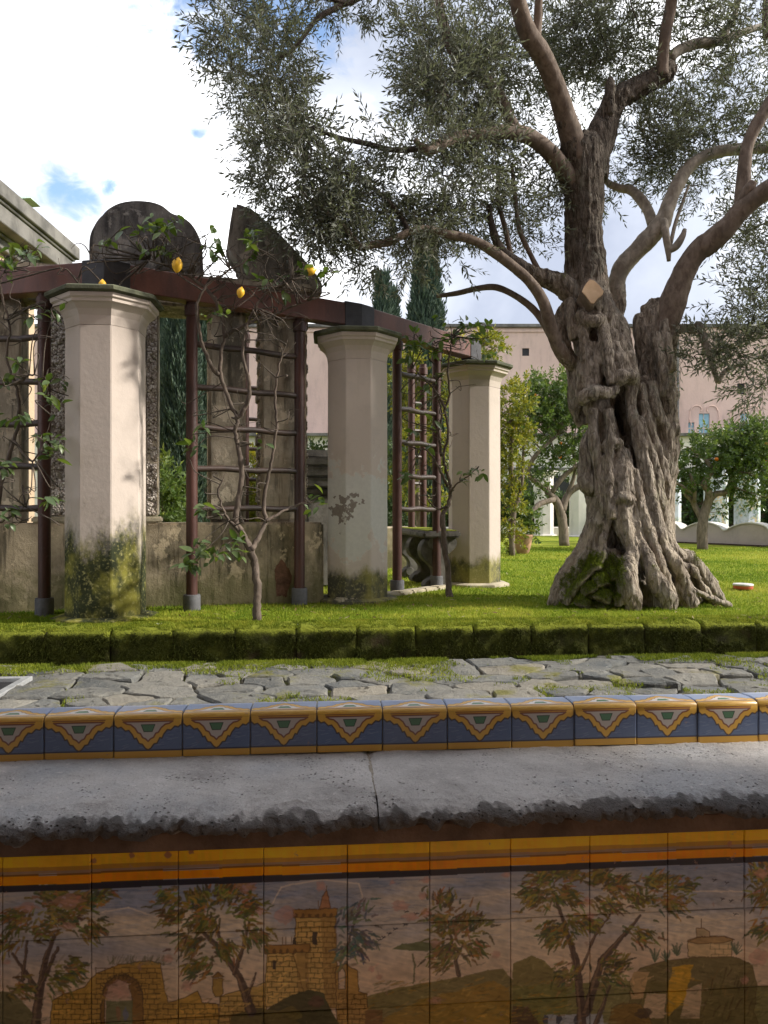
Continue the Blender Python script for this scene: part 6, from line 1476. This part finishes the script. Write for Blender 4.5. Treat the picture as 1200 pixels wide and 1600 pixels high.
v3, _ = vine('lemon_shrub', 'leafy lemon shoots on the trellis left of the algae stained pillar', P(-20, 972, 5.75),
    [([(-30, 975, 7), (-22, 900, 7), (-10, 820, 6), (5, 740, 5), (22, 690, 4.5), (30, 640, 4), (24, 600, 4), (10, 560, 3.5), (15, 510, 3), (5, 470, 3), (0, 440, 3), (10, 420, 3)], [5.7, 5.72, 5.74, 5.76]),
     ([(22, 690, 3), (50, 720, 2.5), (70, 690, 2), (80, 650, 2)], [5.72, 5.6]), ([(-10, 820, 3), (20, 805, 2.5), (40, 790, 2)], [5.7]), ([(24, 600, 3), (50, 585, 2.5), (72, 590, 2)], [5.7, 5.55])],
    [(75, 612, 14, 22, 5.55, 12), (85, 690, 12, 10, 5.5, 8), (62, 685, 12, 8, 5.5, 6), (80, 715, 10, 10, 5.5, 6), (70, 780, 16, 10, 5.5, 8), (20, 655, 16, 16, 5.6, 9), (5, 730, 14, 18, 5.6, 8), (15, 600, 14, 12, 5.6, 7), (30, 565, 12, 10, 5.6, 5), (60, 500, 18, 14, 5.6, 6), (12, 800, 10, 16, 5.6, 7), (50, 395, 18, 10, 5.7, 12), (20, 402, 14, 8, 5.7, 8), (5, 425, 10, 8, 5.7, 5), (80, 500, 12, 10, 5.5, 4)],
    [(0, 470, 90, 620, 5.62, 18, .12), (0, 620, 90, 820, 5.62, 18, .12), (0, 390, 110, 430, 5.7, 10, .12)])

# ------------------------------------------------------------------ citrus trees further back
CT_ = [leaf_template(5, .10, .05, .16, .2, .9, 20 + s_) for s_ in range(5)]
def citrus(label, base_px, base_d, trunk, blobs, leaf, oranges=0, scale=1.0, name='orange_tree', group=None, dens=1.0):
    b = Vector(((base_px - 600) / F * base_d, base_d, 0)); e = empty(name, b, label, 'tree', group); sk = []
    for pts in trunk:
        a = catmull([(x, y, r, d) for x, y, r, d in pts], 4); w = [P(x, y, d) for x, y, r, d in a]
        MB().tube(w, [max(.006, r * d / F) for x, y, r, d in a], 9, .06).build('trunk' if pts is trunk[0] else 'limb', M['citrus_bark'], e, smooth=True); sk += [np.array(q) for q in w]
    sk = np.array(sk); pos, dirs, sh = [], [], []; tw = MB()
    for (x, y, rx, ry, d, hd, n) in blobs:
        n = int(n * dens * .8); a = rng.normal(size=(n * 2, 3)); a /= np.linalg.norm(a, axis=1)[:, None]; a *= (rng.random(n * 2) ** (1 / 2.6))[:, None]
        q = np.array(P(x, y, d)) + a * np.array([rx * d / F, hd, ry * d / F]); kp = np.argsort(-(fbm(q, 2.2, 2) + rng.normal(0, .2, n * 2)))[:n]
        pos.append(q[kp]); dirs.append(a[kp] + rng.normal(0, .5, (n, 3)) + np.array([0, 0, .1])); sh.append(np.clip(.42 + .28 * a[kp][:, 2] + rng.normal(0, .16, n), 0, 1))
        for k in range(max(2, n // 22)):
            c = q[kp][rng.integers(0, n)]; s0 = sk[int(np.argmin(np.linalg.norm(sk - c, axis=1)))]; m = s0 + (c - s0) * .5 + rng.normal(0, .08, 3)
            w = catmull([tuple(s0), tuple(m), tuple(c)], 3); tw.tube(w, np.linspace(.018, .005, len(w)), 5)
    pos, dirs, sh = np.concatenate(pos), np.concatenate(dirs), np.concatenate(sh)
    foliage('crown', pos, dirs, rng.uniform(.8, 1.25, len(pos)) * scale, CT_, [M[leaf], M['twig_bark']], e, .16, False, sh)
    o = tw.build('branchlets', M['citrus_bark'], e, smooth=True); o["kind"] = "stuff"
    if oranges:
        for k in range(oranges):
            i = rng.integers(0, len(pos)); om = MB().lathe([(.003, -.042), (.025, -.036), (.04, -.014), (.043, 0), (.04, .014), (.025, .036), (.003, .042)], tuple(pos[i] + np.array([0, -.08, -.02])), 10); om.build('orange', M['orange_skin'], e, smooth=True)
    return e
citrus('orange tree with forked grey trunk and dark green crown behind the olive trunk', 886, 18.5,
    [[(882, 853, 8, 18.5), (880, 825, 7.5, 18.5), (876, 800, 7, 18.5), (868, 782, 6.5, 18.5), (858, 772, 6, 18.4), (852, 755, 4, 18.4)],
     [(878, 800, 6, 18.5), (886, 775, 5.5, 18.6), (900, 762, 5, 18.6), (920, 755, 4, 18.6), (945, 745, 3, 18.7)], [(866, 780, 4.5, 18.4), (840, 790, 4.5, 18.2), (825, 815, 4.5, 18.0)], [(860, 772, 4.5, 18.4), (880, 745, 4, 18.4), (905, 725, 3, 18.4)], [(852, 765, 4, 18.3), (826, 740, 3.5, 18.2), (838, 710, 3.5, 18.2), (870, 680, 2.5, 18.2)], [(886, 775, 4, 18.6), (898, 740, 3, 18.6), (896, 700, 2.5, 18.6)]],
    [(850, 620, 50, 40, 18.4, .9, 300), (890, 620, 40, 40, 18.5, .9, 240), (830, 660, 40, 35, 18.2, .8, 200), (880, 670, 45, 40, 18.5, .9, 240), (860, 720, 45, 30, 18.4, .7, 120), (900, 720, 30, 30, 18.5, .6, 90), (920, 650, 30, 40, 18.6, .7, 130), (850, 600, 30, 20, 18.4, .6, 90), (830, 760, 30, 20, 18.3, .6, 40)], 'citrus_leaf', 9, 1.05)
citrus('orange tree with slim branching trunk in front of the majolica pillars', 1098, 16.6,
    [[(1098, 860, 8.5, 16.6), (1097, 830, 8, 16.6), (1100, 805, 7.5, 16.6), (1105, 790, 7, 16.6), (1108, 770, 5.5, 16.5), (1100, 755, 5, 16.5), (1112, 735, 4, 16.5), (1100, 715, 3, 16.5)],
     [(1106, 785, 5.5, 16.6), (1118, 772, 5, 16.6), (1135, 768, 4.5, 16.5), (1145, 745, 4, 16.5), (1158, 715, 3.5, 16.4), (1170, 695, 2.5, 16.4)], [(1098, 815, 4.5, 16.6), (1088, 795, 4.5, 16.7), (1080, 780, 4, 16.7), (1070, 770, 3, 16.7), (1066, 745, 2.5, 16.7)], [(1085, 785, 3, 16.6), (1085, 760, 3, 16.5), (1078, 740, 2.5, 16.5)], [(1080, 770, 2.5, 16.5), (1060, 756, 2.2, 16.3), (1045, 752, 2, 16.3)]],
    [(1075, 715, 30, 30, 16.6, .7, 150), (1110, 700, 40, 28, 16.5, .8, 190), (1150, 695, 40, 30, 16.4, .8, 210), (1185, 690, 35, 35, 16.4, .8, 190), (1180, 745, 35, 35, 16.4, .7, 160), (1140, 735, 35, 25, 16.4, .6, 90), (1090, 745, 35, 22, 16.6, .6, 80), (1060, 750, 20, 24, 16.6, .5, 50), (1220, 720, 40, 50, 16.4, .8, 160), (1185, 780, 25, 16, 16.4, .5, 40), (1130, 790, 14, 20, 16.9, .4, 20), (1165, 668, 26, 14, 16.4, .5, 50)], 'citrus_leaf', 7, 1.0)
citrus('small lemon tree with many yellowing leaves close beside the slim pillar', 800, 14.2,
    [[(800, 870, 5, 14.2), (800, 830, 5, 14.2), (803, 780, 4.5, 14.2), (798, 720, 4, 14.2), (802, 660, 3, 14.2)], [(802, 800, 3, 14.2), (815, 760, 2.5, 14.1), (818, 700, 2, 14.1)]],
    [(790, 640, 28, 45, 14.2, .5, 150), (808, 620, 24, 30, 14.1, .5, 110), (795, 720, 30, 45, 14.2, .5, 170), (812, 690, 20, 30, 14.1, .4, 80), (792, 790, 28, 40, 14.2, .5, 120), (800, 835, 26, 22, 14.1, .4, 60), (770, 700, 24, 100, 14.4, .5, 170)], 'yellow_leaf', 0, .8, 'potted_lemon_tree')
citrus('lemon tree filling the space behind the ladder trellis and bench', 655, 12.5,
    [[(655, 866, 6, 12.5), (656, 820, 6, 12.5), (652, 760, 5, 12.5), (660, 700, 4, 12.5), (655, 620, 3, 12.5)]],
    [(640, 590, 40, 40, 12.5, .6, 170), (690, 590, 35, 40, 12.5, .6, 140), (640, 680, 40, 50, 12.5, .6, 150), (690, 680, 35, 50, 12.5, .6, 130), (625, 760, 25, 45, 12.5, .5, 70), (690, 770, 30, 40, 12.6, .5, 60), (715, 560, 35, 30, 12.6, .5, 70), (750, 545, 30, 22, 12.6, .5, 60), (770, 540, 25, 20, 12.7, .4, 40)], 'yellow_leaf', 0, .85, 'lemon_tree')
# potted plant at the foot of the yellowing lemon
pot_c = P(817, 858, 15.0); pot = empty('flower_pot', (pot_c.x, pot_c.y, 0), 'weathered terracotta pot on the lawn under the yellowing lemon', 'pot')
o = MB().lathe([(.10, -.01), (.13, .02), (.17, .18), (.19, .30), (.21, .33), (.21, .37), (.18, .375)], (pot_c.x, pot_c.y, 0), 20).build('vessel', M['terracotta'], pot); shade_auto(o)
MB().lathe([(.175, .35), (.02, .37)], (pot_c.x, pot_c.y, 0), 16).build('soil', M['soil'], pot)
pp = empty('potted_plant', (pot_c.x, pot_c.y, .37), 'broad leaved green plant growing in the terracotta pot', 'plant')
q = rng.normal(0, 1, (70, 3)) * np.array([.13, .13, .16]) + np.array([pot_c.x, pot_c.y, .62]); foliage('foliage', q, rng.normal(0, 1, (70, 3)) + np.array([0, 0, .3]), rng.uniform(.9, 1.4, 70), CT_, [M['citrus_leaf'], M['twig_bark']], pp, .16, True)
# bushes seen through the pavilion openings
def bush(label, px, d, rx, py0, py1, leaf, n, name='garden_shrub'):
    b = Vector(((px - 600) / F * d, d, 0)); e = empty(name, b, label, 'shrub'); h0, h1 = P(px, py1, d).z, P(px, py0, d).z
    a = rng.normal(size=(n, 3)); a /= np.linalg.norm(a, axis=1)[:, None]; a *= (rng.random(n) ** (1 / 2.6))[:, None]
    q = np.array([b.x, b.y, (h0 + h1) / 2]) + a * np.array([rx * d / F, .5, (h1 - h0) / 2])
    foliage('foliage', q, a + rng.normal(0, .5, (n, 3)), rng.uniform(.8, 1.3, n), CT_, [M[leaf], M['twig_bark']], e, .16, False, np.clip(.45 + .3 * a[:, 2] + rng.normal(0, .15, n), 0, 1))
    tw = MB()
    for k in range(7): c = q[rng.integers(0, n)]; tw.tube(catmull([(b.x + random.uniform(-.08, .08), b.y, 0), tuple((np.array(b) + c) / 2 + rng.normal(0, .06, 3)), tuple(c)], 3), np.linspace(.02, .006, 7), 5)
    o = tw.build('stems', M['citrus_bark'], e, smooth=True); o["kind"] = "stuff"
bush('yellow green shrub seen between the two stained piers', 398, 13.0, 34, 695, 870, 'yellow_leaf', 420)
bush('glossy hedge plant seen right of the algae stained pillar', 258, 11.5, 22, 720, 890, 'citrus_leaf', 320)
bush('dark shrub seen past the end of the pavilion wall', 490, 12.5, 20, 690, 880, 'hedge_leaf', 260)
bush('dark garden shrub filling the far end under the lemon trellis', 616, 16.0, 28, 690, 860, 'hedge_leaf', 320)

# ------------------------------------------------------------------ cypresses
def cypress(label, px, top_py, w_px, d, n=7000, base_z=0.0):
    b = Vector(((px - 600) / F * d, d, 0)); H = P(px, top_py, d).z; Rm = w_px * d / F / 2
    e = empty('cypress_tree', b, label, 'tree', 'cypresses beyond the pergola')
    MB().tube([(b.x, b.y, -.1), (b.x, b.y, H * .5), (b.x, b.y, H * .92)], [Rm * .22, Rm * .14, Rm * .03], 8).build('trunk', M['citrus_bark'], e)
    t_ = rng.random(n) ** .85; ang = rng.uniform(0, 2 * np.pi, n)
    prof = np.where(t_ < .12, .55 + t_ * 3.7, np.clip(1.05 - (t_ - .12) ** 2.2 * 1.15, .02, 1))
    lump = 1 + .22 * np.sin(ang * 5 + t_ * 9) * np.sin(t_ * 40 + ang * 2) + rng.normal(0, .08, n)
    r = Rm * prof * lump * (rng.random(n) ** .25)
    pos = np.stack([b.x + r * np.cos(ang), b.y + r * np.sin(ang), .1 + t_ * (H - .3)], 1)
    dr = np.stack([np.cos(ang) * .28, np.sin(ang) * .28, np.ones(n)], 1) + rng.normal(0, .16, (n, 3))
    foliage('crown', pos, dr, rng.uniform(.8, 1.3, n) * (d / 22), CYT, [M['cypress_leaf'], M['twig_bark']], e, .3, False, np.clip(.4 + .35 * (r / Rm - .6) + rng.normal(0, .15, n), 0, 1))
CYT = [leaf_template(4, .17, .045, .30, 0, .28, 60 + s_) for s_ in range(4)]
cypress('tallest dark cypress rising above the pergola beam', 666, 378, 62, 25, 8000)
cypress('narrow far cypress tip just above the pergola beam', 597, 438, 26, 31, 3500)
cypress('short far cypress tip beside the narrow one above the beam', 612, 462, 22, 33, 3000)
cypress('broad cypress framed in the opening beside the algae stained pillar', 282, 430, 56, 19, 8000)
cypress('cypress half hidden by the algae stained pillar', 243, 455, 44, 22, 5000)
cypress('slim cypress hugging the dark stained pier', 316, 470, 24, 23, 3500)

# ------------------------------------------------------------------ buildings
def bx(x0, x1, y0, y1, z0, z1, name, mat, par, bevel=0.0): return MB().box(((x0 + x1) / 2, (y0 + y1) / 2, (z0 + z1) / 2), (x1 - x0, y1 - y0, z1 - z0)).build(name, M[mat], par, bevel=bevel)
BD = 42.0
X = lambda px, d=BD: (px - 600) / F * d
Z = lambda py, d=BD: CZ - (py - 800) / F * d
conv = empty('convent_building', (8, BD, 0), 'long pink plastered convent building with small teal windows far behind the garden', 'building')
# wall made of courses around real window openings
openings = [(816, 827, 544, 556, 'hole'), (1092, 1109, 646, 692, 'teal'), (1075.5, 1085, 660, 678, 'teal'), (1138.5, 1148, 661, 678, 'teal'), (1157, 1172, 646, 676, 'teal'), (1152, 1164, 599, 616, 'dark'), (1228, 1244, 646, 692, 'teal'), (700, 712, 640, 672, 'teal')]
xs = sorted(set([X(-250), X(1700)] + [X(a) for o_ in openings for a in o_[:2]])); zs = sorted(set([-.2, Z(512)] + [Z(a) for o_ in openings for a in o_[2:4]]))
wm = MB(); T0 = .7
inside = lambda x, z: any(X(a) < x < X(b) and Z(d_) < z < Z(c_) for a, b, c_, d_, k in openings)
for i in range(len(xs) - 1):
    for j in range(len(zs) - 1):
        if inside((xs[i] + xs[i + 1]) / 2, (zs[j] + zs[j + 1]) / 2): continue
        x0, x1, z0, z1 = xs[i], xs[i + 1], zs[j], zs[j + 1]; wm.add([(x0, BD, z0), (x1, BD, z0), (x1, BD, z1), (x0, BD, z1)], [(0, 1, 2, 3)])
for a, b, c_, d_, k in openings:                         # reveals
    x0, x1, z0, z1 = X(a), X(b), Z(d_), Z(c_)
    for q in (((x0, z0), (x1, z0)), ((x1, z0), (x1, z1)), ((x1, z1), (x0, z1)), ((x0, z1), (x0, z0))):
        wm.add([(q[0][0], BD, q[0][1]), (q[1][0], BD, q[1][1]), (q[1][0], BD + .35, q[1][1]), (q[0][0], BD + .35, q[0][1])], [(0, 1, 2, 3)])
wall_o = wm.build('wall', M['pink_plaster'], conv)
bx(X(-250), X(1700), BD + .5, BD + 9, -.2, Z(512) - .05, 'wing_body', 'pink_plaster', conv)
bx(X(-252), X(1702), BD - .25, BD + 9.2, Z(512), Z(512) + .16, 'eaves', 'grey_cornice', conv)
MB().prism([(X(-252), BD - .2, Z(512) + .16), (X(-252), BD + 9, Z(512) + .16), (X(-252), BD + 4.5, Z(512) + .75)], [(X(1702), BD - .2, Z(512) + .16), (X(1702), BD + 9, Z(512) + .16), (X(1702), BD + 4.5, Z(512) + .75)]).build('roof', M['roof_tile'], conv)
for a, b, c_, d_, k in openings:
    x0, x1, z0, z1 = X(a), X(b), Z(d_), Z(c_)
    w = empty('window', ((x0 + x1) / 2, BD, z0)); w.parent = conv; w.matrix_parent_inverse = Matrix.Translation(-conv.location)
    bx(x0, x1, BD + .10, BD + .16, z0, z1, 'pane', 'teal_shutter' if k == 'teal' else 'dark_opening', w)
    if k == 'teal':
        bx(x0 - .02, x1 + .02, BD + .06, BD + .10, (z0 + z1) / 2 - .03, (z0 + z1) / 2 + .03, 'glazing_bar', 'window_frame', w)
        bx((x0 + x1) / 2 - .02, (x0 + x1) / 2 + .02, BD + .07, BD + .098, z0, z1, 'glazing_bar', 'window_frame', w)
        bx(x0 - .08, x1 + .08, BD - .06, BD + .1, z0 - .08, z0 - .001, 'sill', 'window_frame', w)
for px_ in (1058, 756, 520):                              # rain pipes
    MB().tube([(X(px_), BD - .12, .0), (X(px_), BD - .12, Z(520)), (X(px_) + .02, BD - .18, Z(514))], .07, 8).build('rain_pipe', M['grey_cornice'], conv)
bx(X(-251), X(1701), BD - .08, BD - .001, Z(519), Z(515), 'cornice_band', 'pink_plaster', conv)
# plaster curls over the tall windows
for cxp in (1100, 1164, 1236):
    for s_ in (-1, 1):
        pts = []
        for k in range(13):
            t_ = k / 12; a = t_ * 3.6; rr = .42 * (1 - .45 * t_)
            pts.append((X(cxp) + s_ * (.42 + rr * math.cos(a)) * .9, BD - .02, Z(641) + rr * math.sin(a) * .75))
        MB().tube(pts, .035, 6).build('plaster_curl', M['pink_plaster'], conv)
        MB().tube([(X(cxp) + s_ * .80, BD - .02, Z(641)), (X(cxp) + s_ * .84, BD - .02, Z(655)), (X(cxp) + s_ * .70, BD - .02, Z(665))], .03, 6).build('plaster_curl', M['pink_plaster'], conv)
# lower white cloister range in front of it
LD = 37.0; zl = Z(682, LD)
low = empty('cloister_range', (5, LD, 0), 'low white cloister range with grey eaves at the foot of the pink building', 'building')
bx(X(-200, LD), X(1650, LD), LD, LD + 4.4, -.2, zl, 'wall', 'white_plaster', low)
bx(X(-202, LD), X(1652, LD), LD - .35, LD + 4.5, zl, zl + .14, 'eaves', 'grey_cornice', low)
bx(X(-200, LD), X(1650, LD), LD - .06, LD - .001, 2.9, 3.05, 'string_course', 'grey_cornice', low)
for k in range(30):
    px = -150 + k * 60; xx = X(px, LD); pr = [(xx - .75, .2), (xx - .75, 1.9)] + [(xx - .75 * math.cos(a), 1.9 + .75 * math.sin(a)) for a in np.linspace(.2, math.pi - .2, 9)] + [(xx + .75, 1.9), (xx + .75, .2)]
    MB().prism([(a, LD - .03, b) for a, b in pr], [(a, LD - .002, b) for a, b in pr]).build('arch_shade_panel', M['dark_opening'], low)  # no real openings: dark panels on the wall paint in arch shade
# building corner with heavy cornice at the far left
lb = empty('corner_building', (-7, 11, 0), 'peach building corner with heavy weathered grey cornice beyond the pergola', 'building')
xw = -6.5; y1 = 13.75
bx(xw - 6, xw, 6.5, y1, -.1, 5.16, 'wall', 'peach_plaster', lb)
for k, (o_, z0, z1) in enumerate(((.05, 4.65, 4.76), (.10, 5.02, 5.16), (.22, 5.16, 5.32), (.28, 5.32, 5.38), (.50, 5.38, 5.66), (.54, 5.66, 5.71), (.60, 5.71, 5.95))):
    bx(xw - 6, xw + o_, 6.5, y1 + o_, z0 + .001, z1, 'cornice_band', 'grey_cornice' if k > 1 else 'peach_plaster', lb, .012)
at_ = empty('attic_house', (-8, 16, 6), 'small peach attic with pale green copper roof above the corner building', 'building')
ax0, ax1 = X(-40, 17), X(34, 17)
bx(ax0, ax1, 17, 17.35, 0, Z(318, 17), 'wall', 'peach_plaster', at_)
MB().prism([(ax0 - .1, 16.9, Z(318, 17)), (ax1 + .25, 16.9, Z(312, 17)), (ax1 + .05, 17.3, Z(298, 17)), (ax0, 17.3, Z(296, 17))], [(ax0 - .1, 17.4, Z(318, 17)), (ax1 + .25, 17.4, Z(312, 17)), (ax1 + .05, 17.4, Z(298, 17)), (ax0, 17.4, Z(296, 17))]).build('roof', M['copper_roof'], at_)

# ------------------------------------------------------------------ majolica pillars and wavy bench wall at the right
MP = [(1054, 20.6), (1128, 19.4), (1178, 18.4), (1246, 17.6)]
nm = ['majolica pillar half hidden by the olive trunk', 'majolica pillar behind the slim orange tree trunk', 'broad looking majolica pillar behind the orange tree crown', 'majolica pillar at the near end of the wavy wall']
for (px, d), lb_ in zip(MP, nm): pillar(((px - 600) / F * d, d + .35), M['majolica_pillar'], lb_, 2.55, .31, 'grey_cornice', False, 'majolica pillars behind the lawn', 'majolica_pillar')
ww = empty('bench_wall', ((1120 - 600) / F * 19.4, 19.4, 0), 'low pinkish garden wall with wavy white top between the majolica pillars', 'wall')
A_, B_ = Vector(((1020 - 600) / F * 21.0, 21.0)), Vector(((1290 - 600) / F * 16.6, 16.6)); L = (B_ - A_).length; dv = (B_ - A_).normalized(); nv_ = Vector((-dv.y, dv.x))
n = 90; body0, body1, cap = [], [], []
def wave(s_): 
    f = (s_ / 1.32 + .18) % 1.0
    return .36 + .20 * (math.sin(math.pi * f) ** .8) * (1 if f < .85 else .9) - .05 * math.exp(-((f - .93) / .05) ** 2)
sv_ = [k * L / n for k in range(n + 1)]
ring0 = [(A_ + dv * s_, wave(s_)) for s_ in sv_]
wb = MB(); cb = MB()
for k in range(n):
    (p, h0), (q, h1) = ring0[k], ring0[k + 1]; t_ = nv_ * .32
    wb.add([(p.x, p.y, -.1), (q.x, q.y, -.1), (q.x, q.y, h1), (p.x, p.y, h0)], [(0, 1, 2, 3)])
    cb.add([(p.x - nv_.x * -.03, p.y - nv_.y * -.03, h0), (q.x - nv_.x * -.03, q.y - nv_.y * -.03, h1), (q.x + t_.x, q.y + t_.y, h1 + .015), (p.x + t_.x, p.y + t_.y, h0 + .015), (p.x + nv_.x * -.03, p.y + nv_.y * -.03, h0 - .012), (q.x + nv_.x * -.03, q.y + nv_.y * -.03, h1 - .012), (p.x + nv_.x * -.03, p.y + nv_.y * -.03, h0 + .02), (q.x + nv_.x * -.03, q.y + nv_.y * -.03, h1 + .02)], [(6, 7, 2, 3), (4, 5, 7, 6)])
    wb.add([(p.x + t_.x, p.y + t_.y, -.1), (q.x + t_.x, q.y + t_.y, -.1), (q.x + t_.x, q.y + t_.y, h1), (p.x + t_.x, p.y + t_.y, h0)], [(3, 2, 1, 0)])
wb.build('wall_face', M['rose_wall'], ww); cb.build('white_cap', M['white_plaster'], ww)
tag(MB().box(((A_.x + B_.x) / 2, (A_.y + B_.y) / 2 - .12, .0), (L, .16, .05), math.atan2(dv.y, dv.x)).build('garden_path_edge', M['soil']), None, None, None, 'structure')
# pale pillars and base line on the far left of the lawn
for px, d, lb_ in ((905, 25.5, 'pale square looking pillar beside the olive trunk at the lawn edge'), (850, 26.5, 'white pillar behind the forked orange tree trunk'), (284, 20.5, 'white garden pillar in the opening beside the algae stained pillar'), (312, 23.5, 'white garden pillar further back in the pavilion opening')):
    pillar(((px - 600) / F * d, d), M['white_plaster'], lb_, 2.3 if px > 400 else 1.95, .34 if px > 400 else .29, 'white_plaster', 1, 'pale pillars along the far edge of the lawn', 'pale_pillar')
tag(MB().box((X(760, 26), 26.6, .12), (12, .4, .34), 0).build('low_plinth_wall', M['white_plaster'], bevel=.02), 'long low pale wall at the far edge of the lawn', 'wall')
# clipped dark hedge behind the pillars
def hedge(label, x0, x1, y, h, n):
    e = empty('hedge', ((x0 + x1) / 2, y, 0), label, 'hedge'); q = np.stack([rng.uniform(x0, x1, n), y + rng.uniform(-.4, .4, n), rng.random(n) ** .8 * h], 1); q[:, 2] *= 1 + .12 * fbm(q, .8, 2)
    foliage('foliage', q, rng.normal(0, 1, (n, 3)) + np.array([0, -.3, .4]), rng.uniform(1.3, 2.2, n), CT_, [M['hedge_leaf'], M['twig_bark']], e, .16, False, np.clip(.3 + .4 * q[:, 2] / h + rng.normal(0, .15, n), 0, 1))
    MB().box(((x0 + x1) / 2, y, h * .42), (x1 - x0, .5, h * .84)).build('stems', M['soil'], e)
hedge('dark hedge behind the majolica pillars and wavy wall', X(1010, 25), X(1330, 25), 25, 1.9, 2600)
hedge('dark low hedge beyond the pale pillars at the lawn edge', X(690, 30), X(960, 30), 30, 1.35, 2200)
hedge('distant dark hedge seen through the pavilion openings', X(180, 28), X(560, 28), 28, 1.7, 2600)
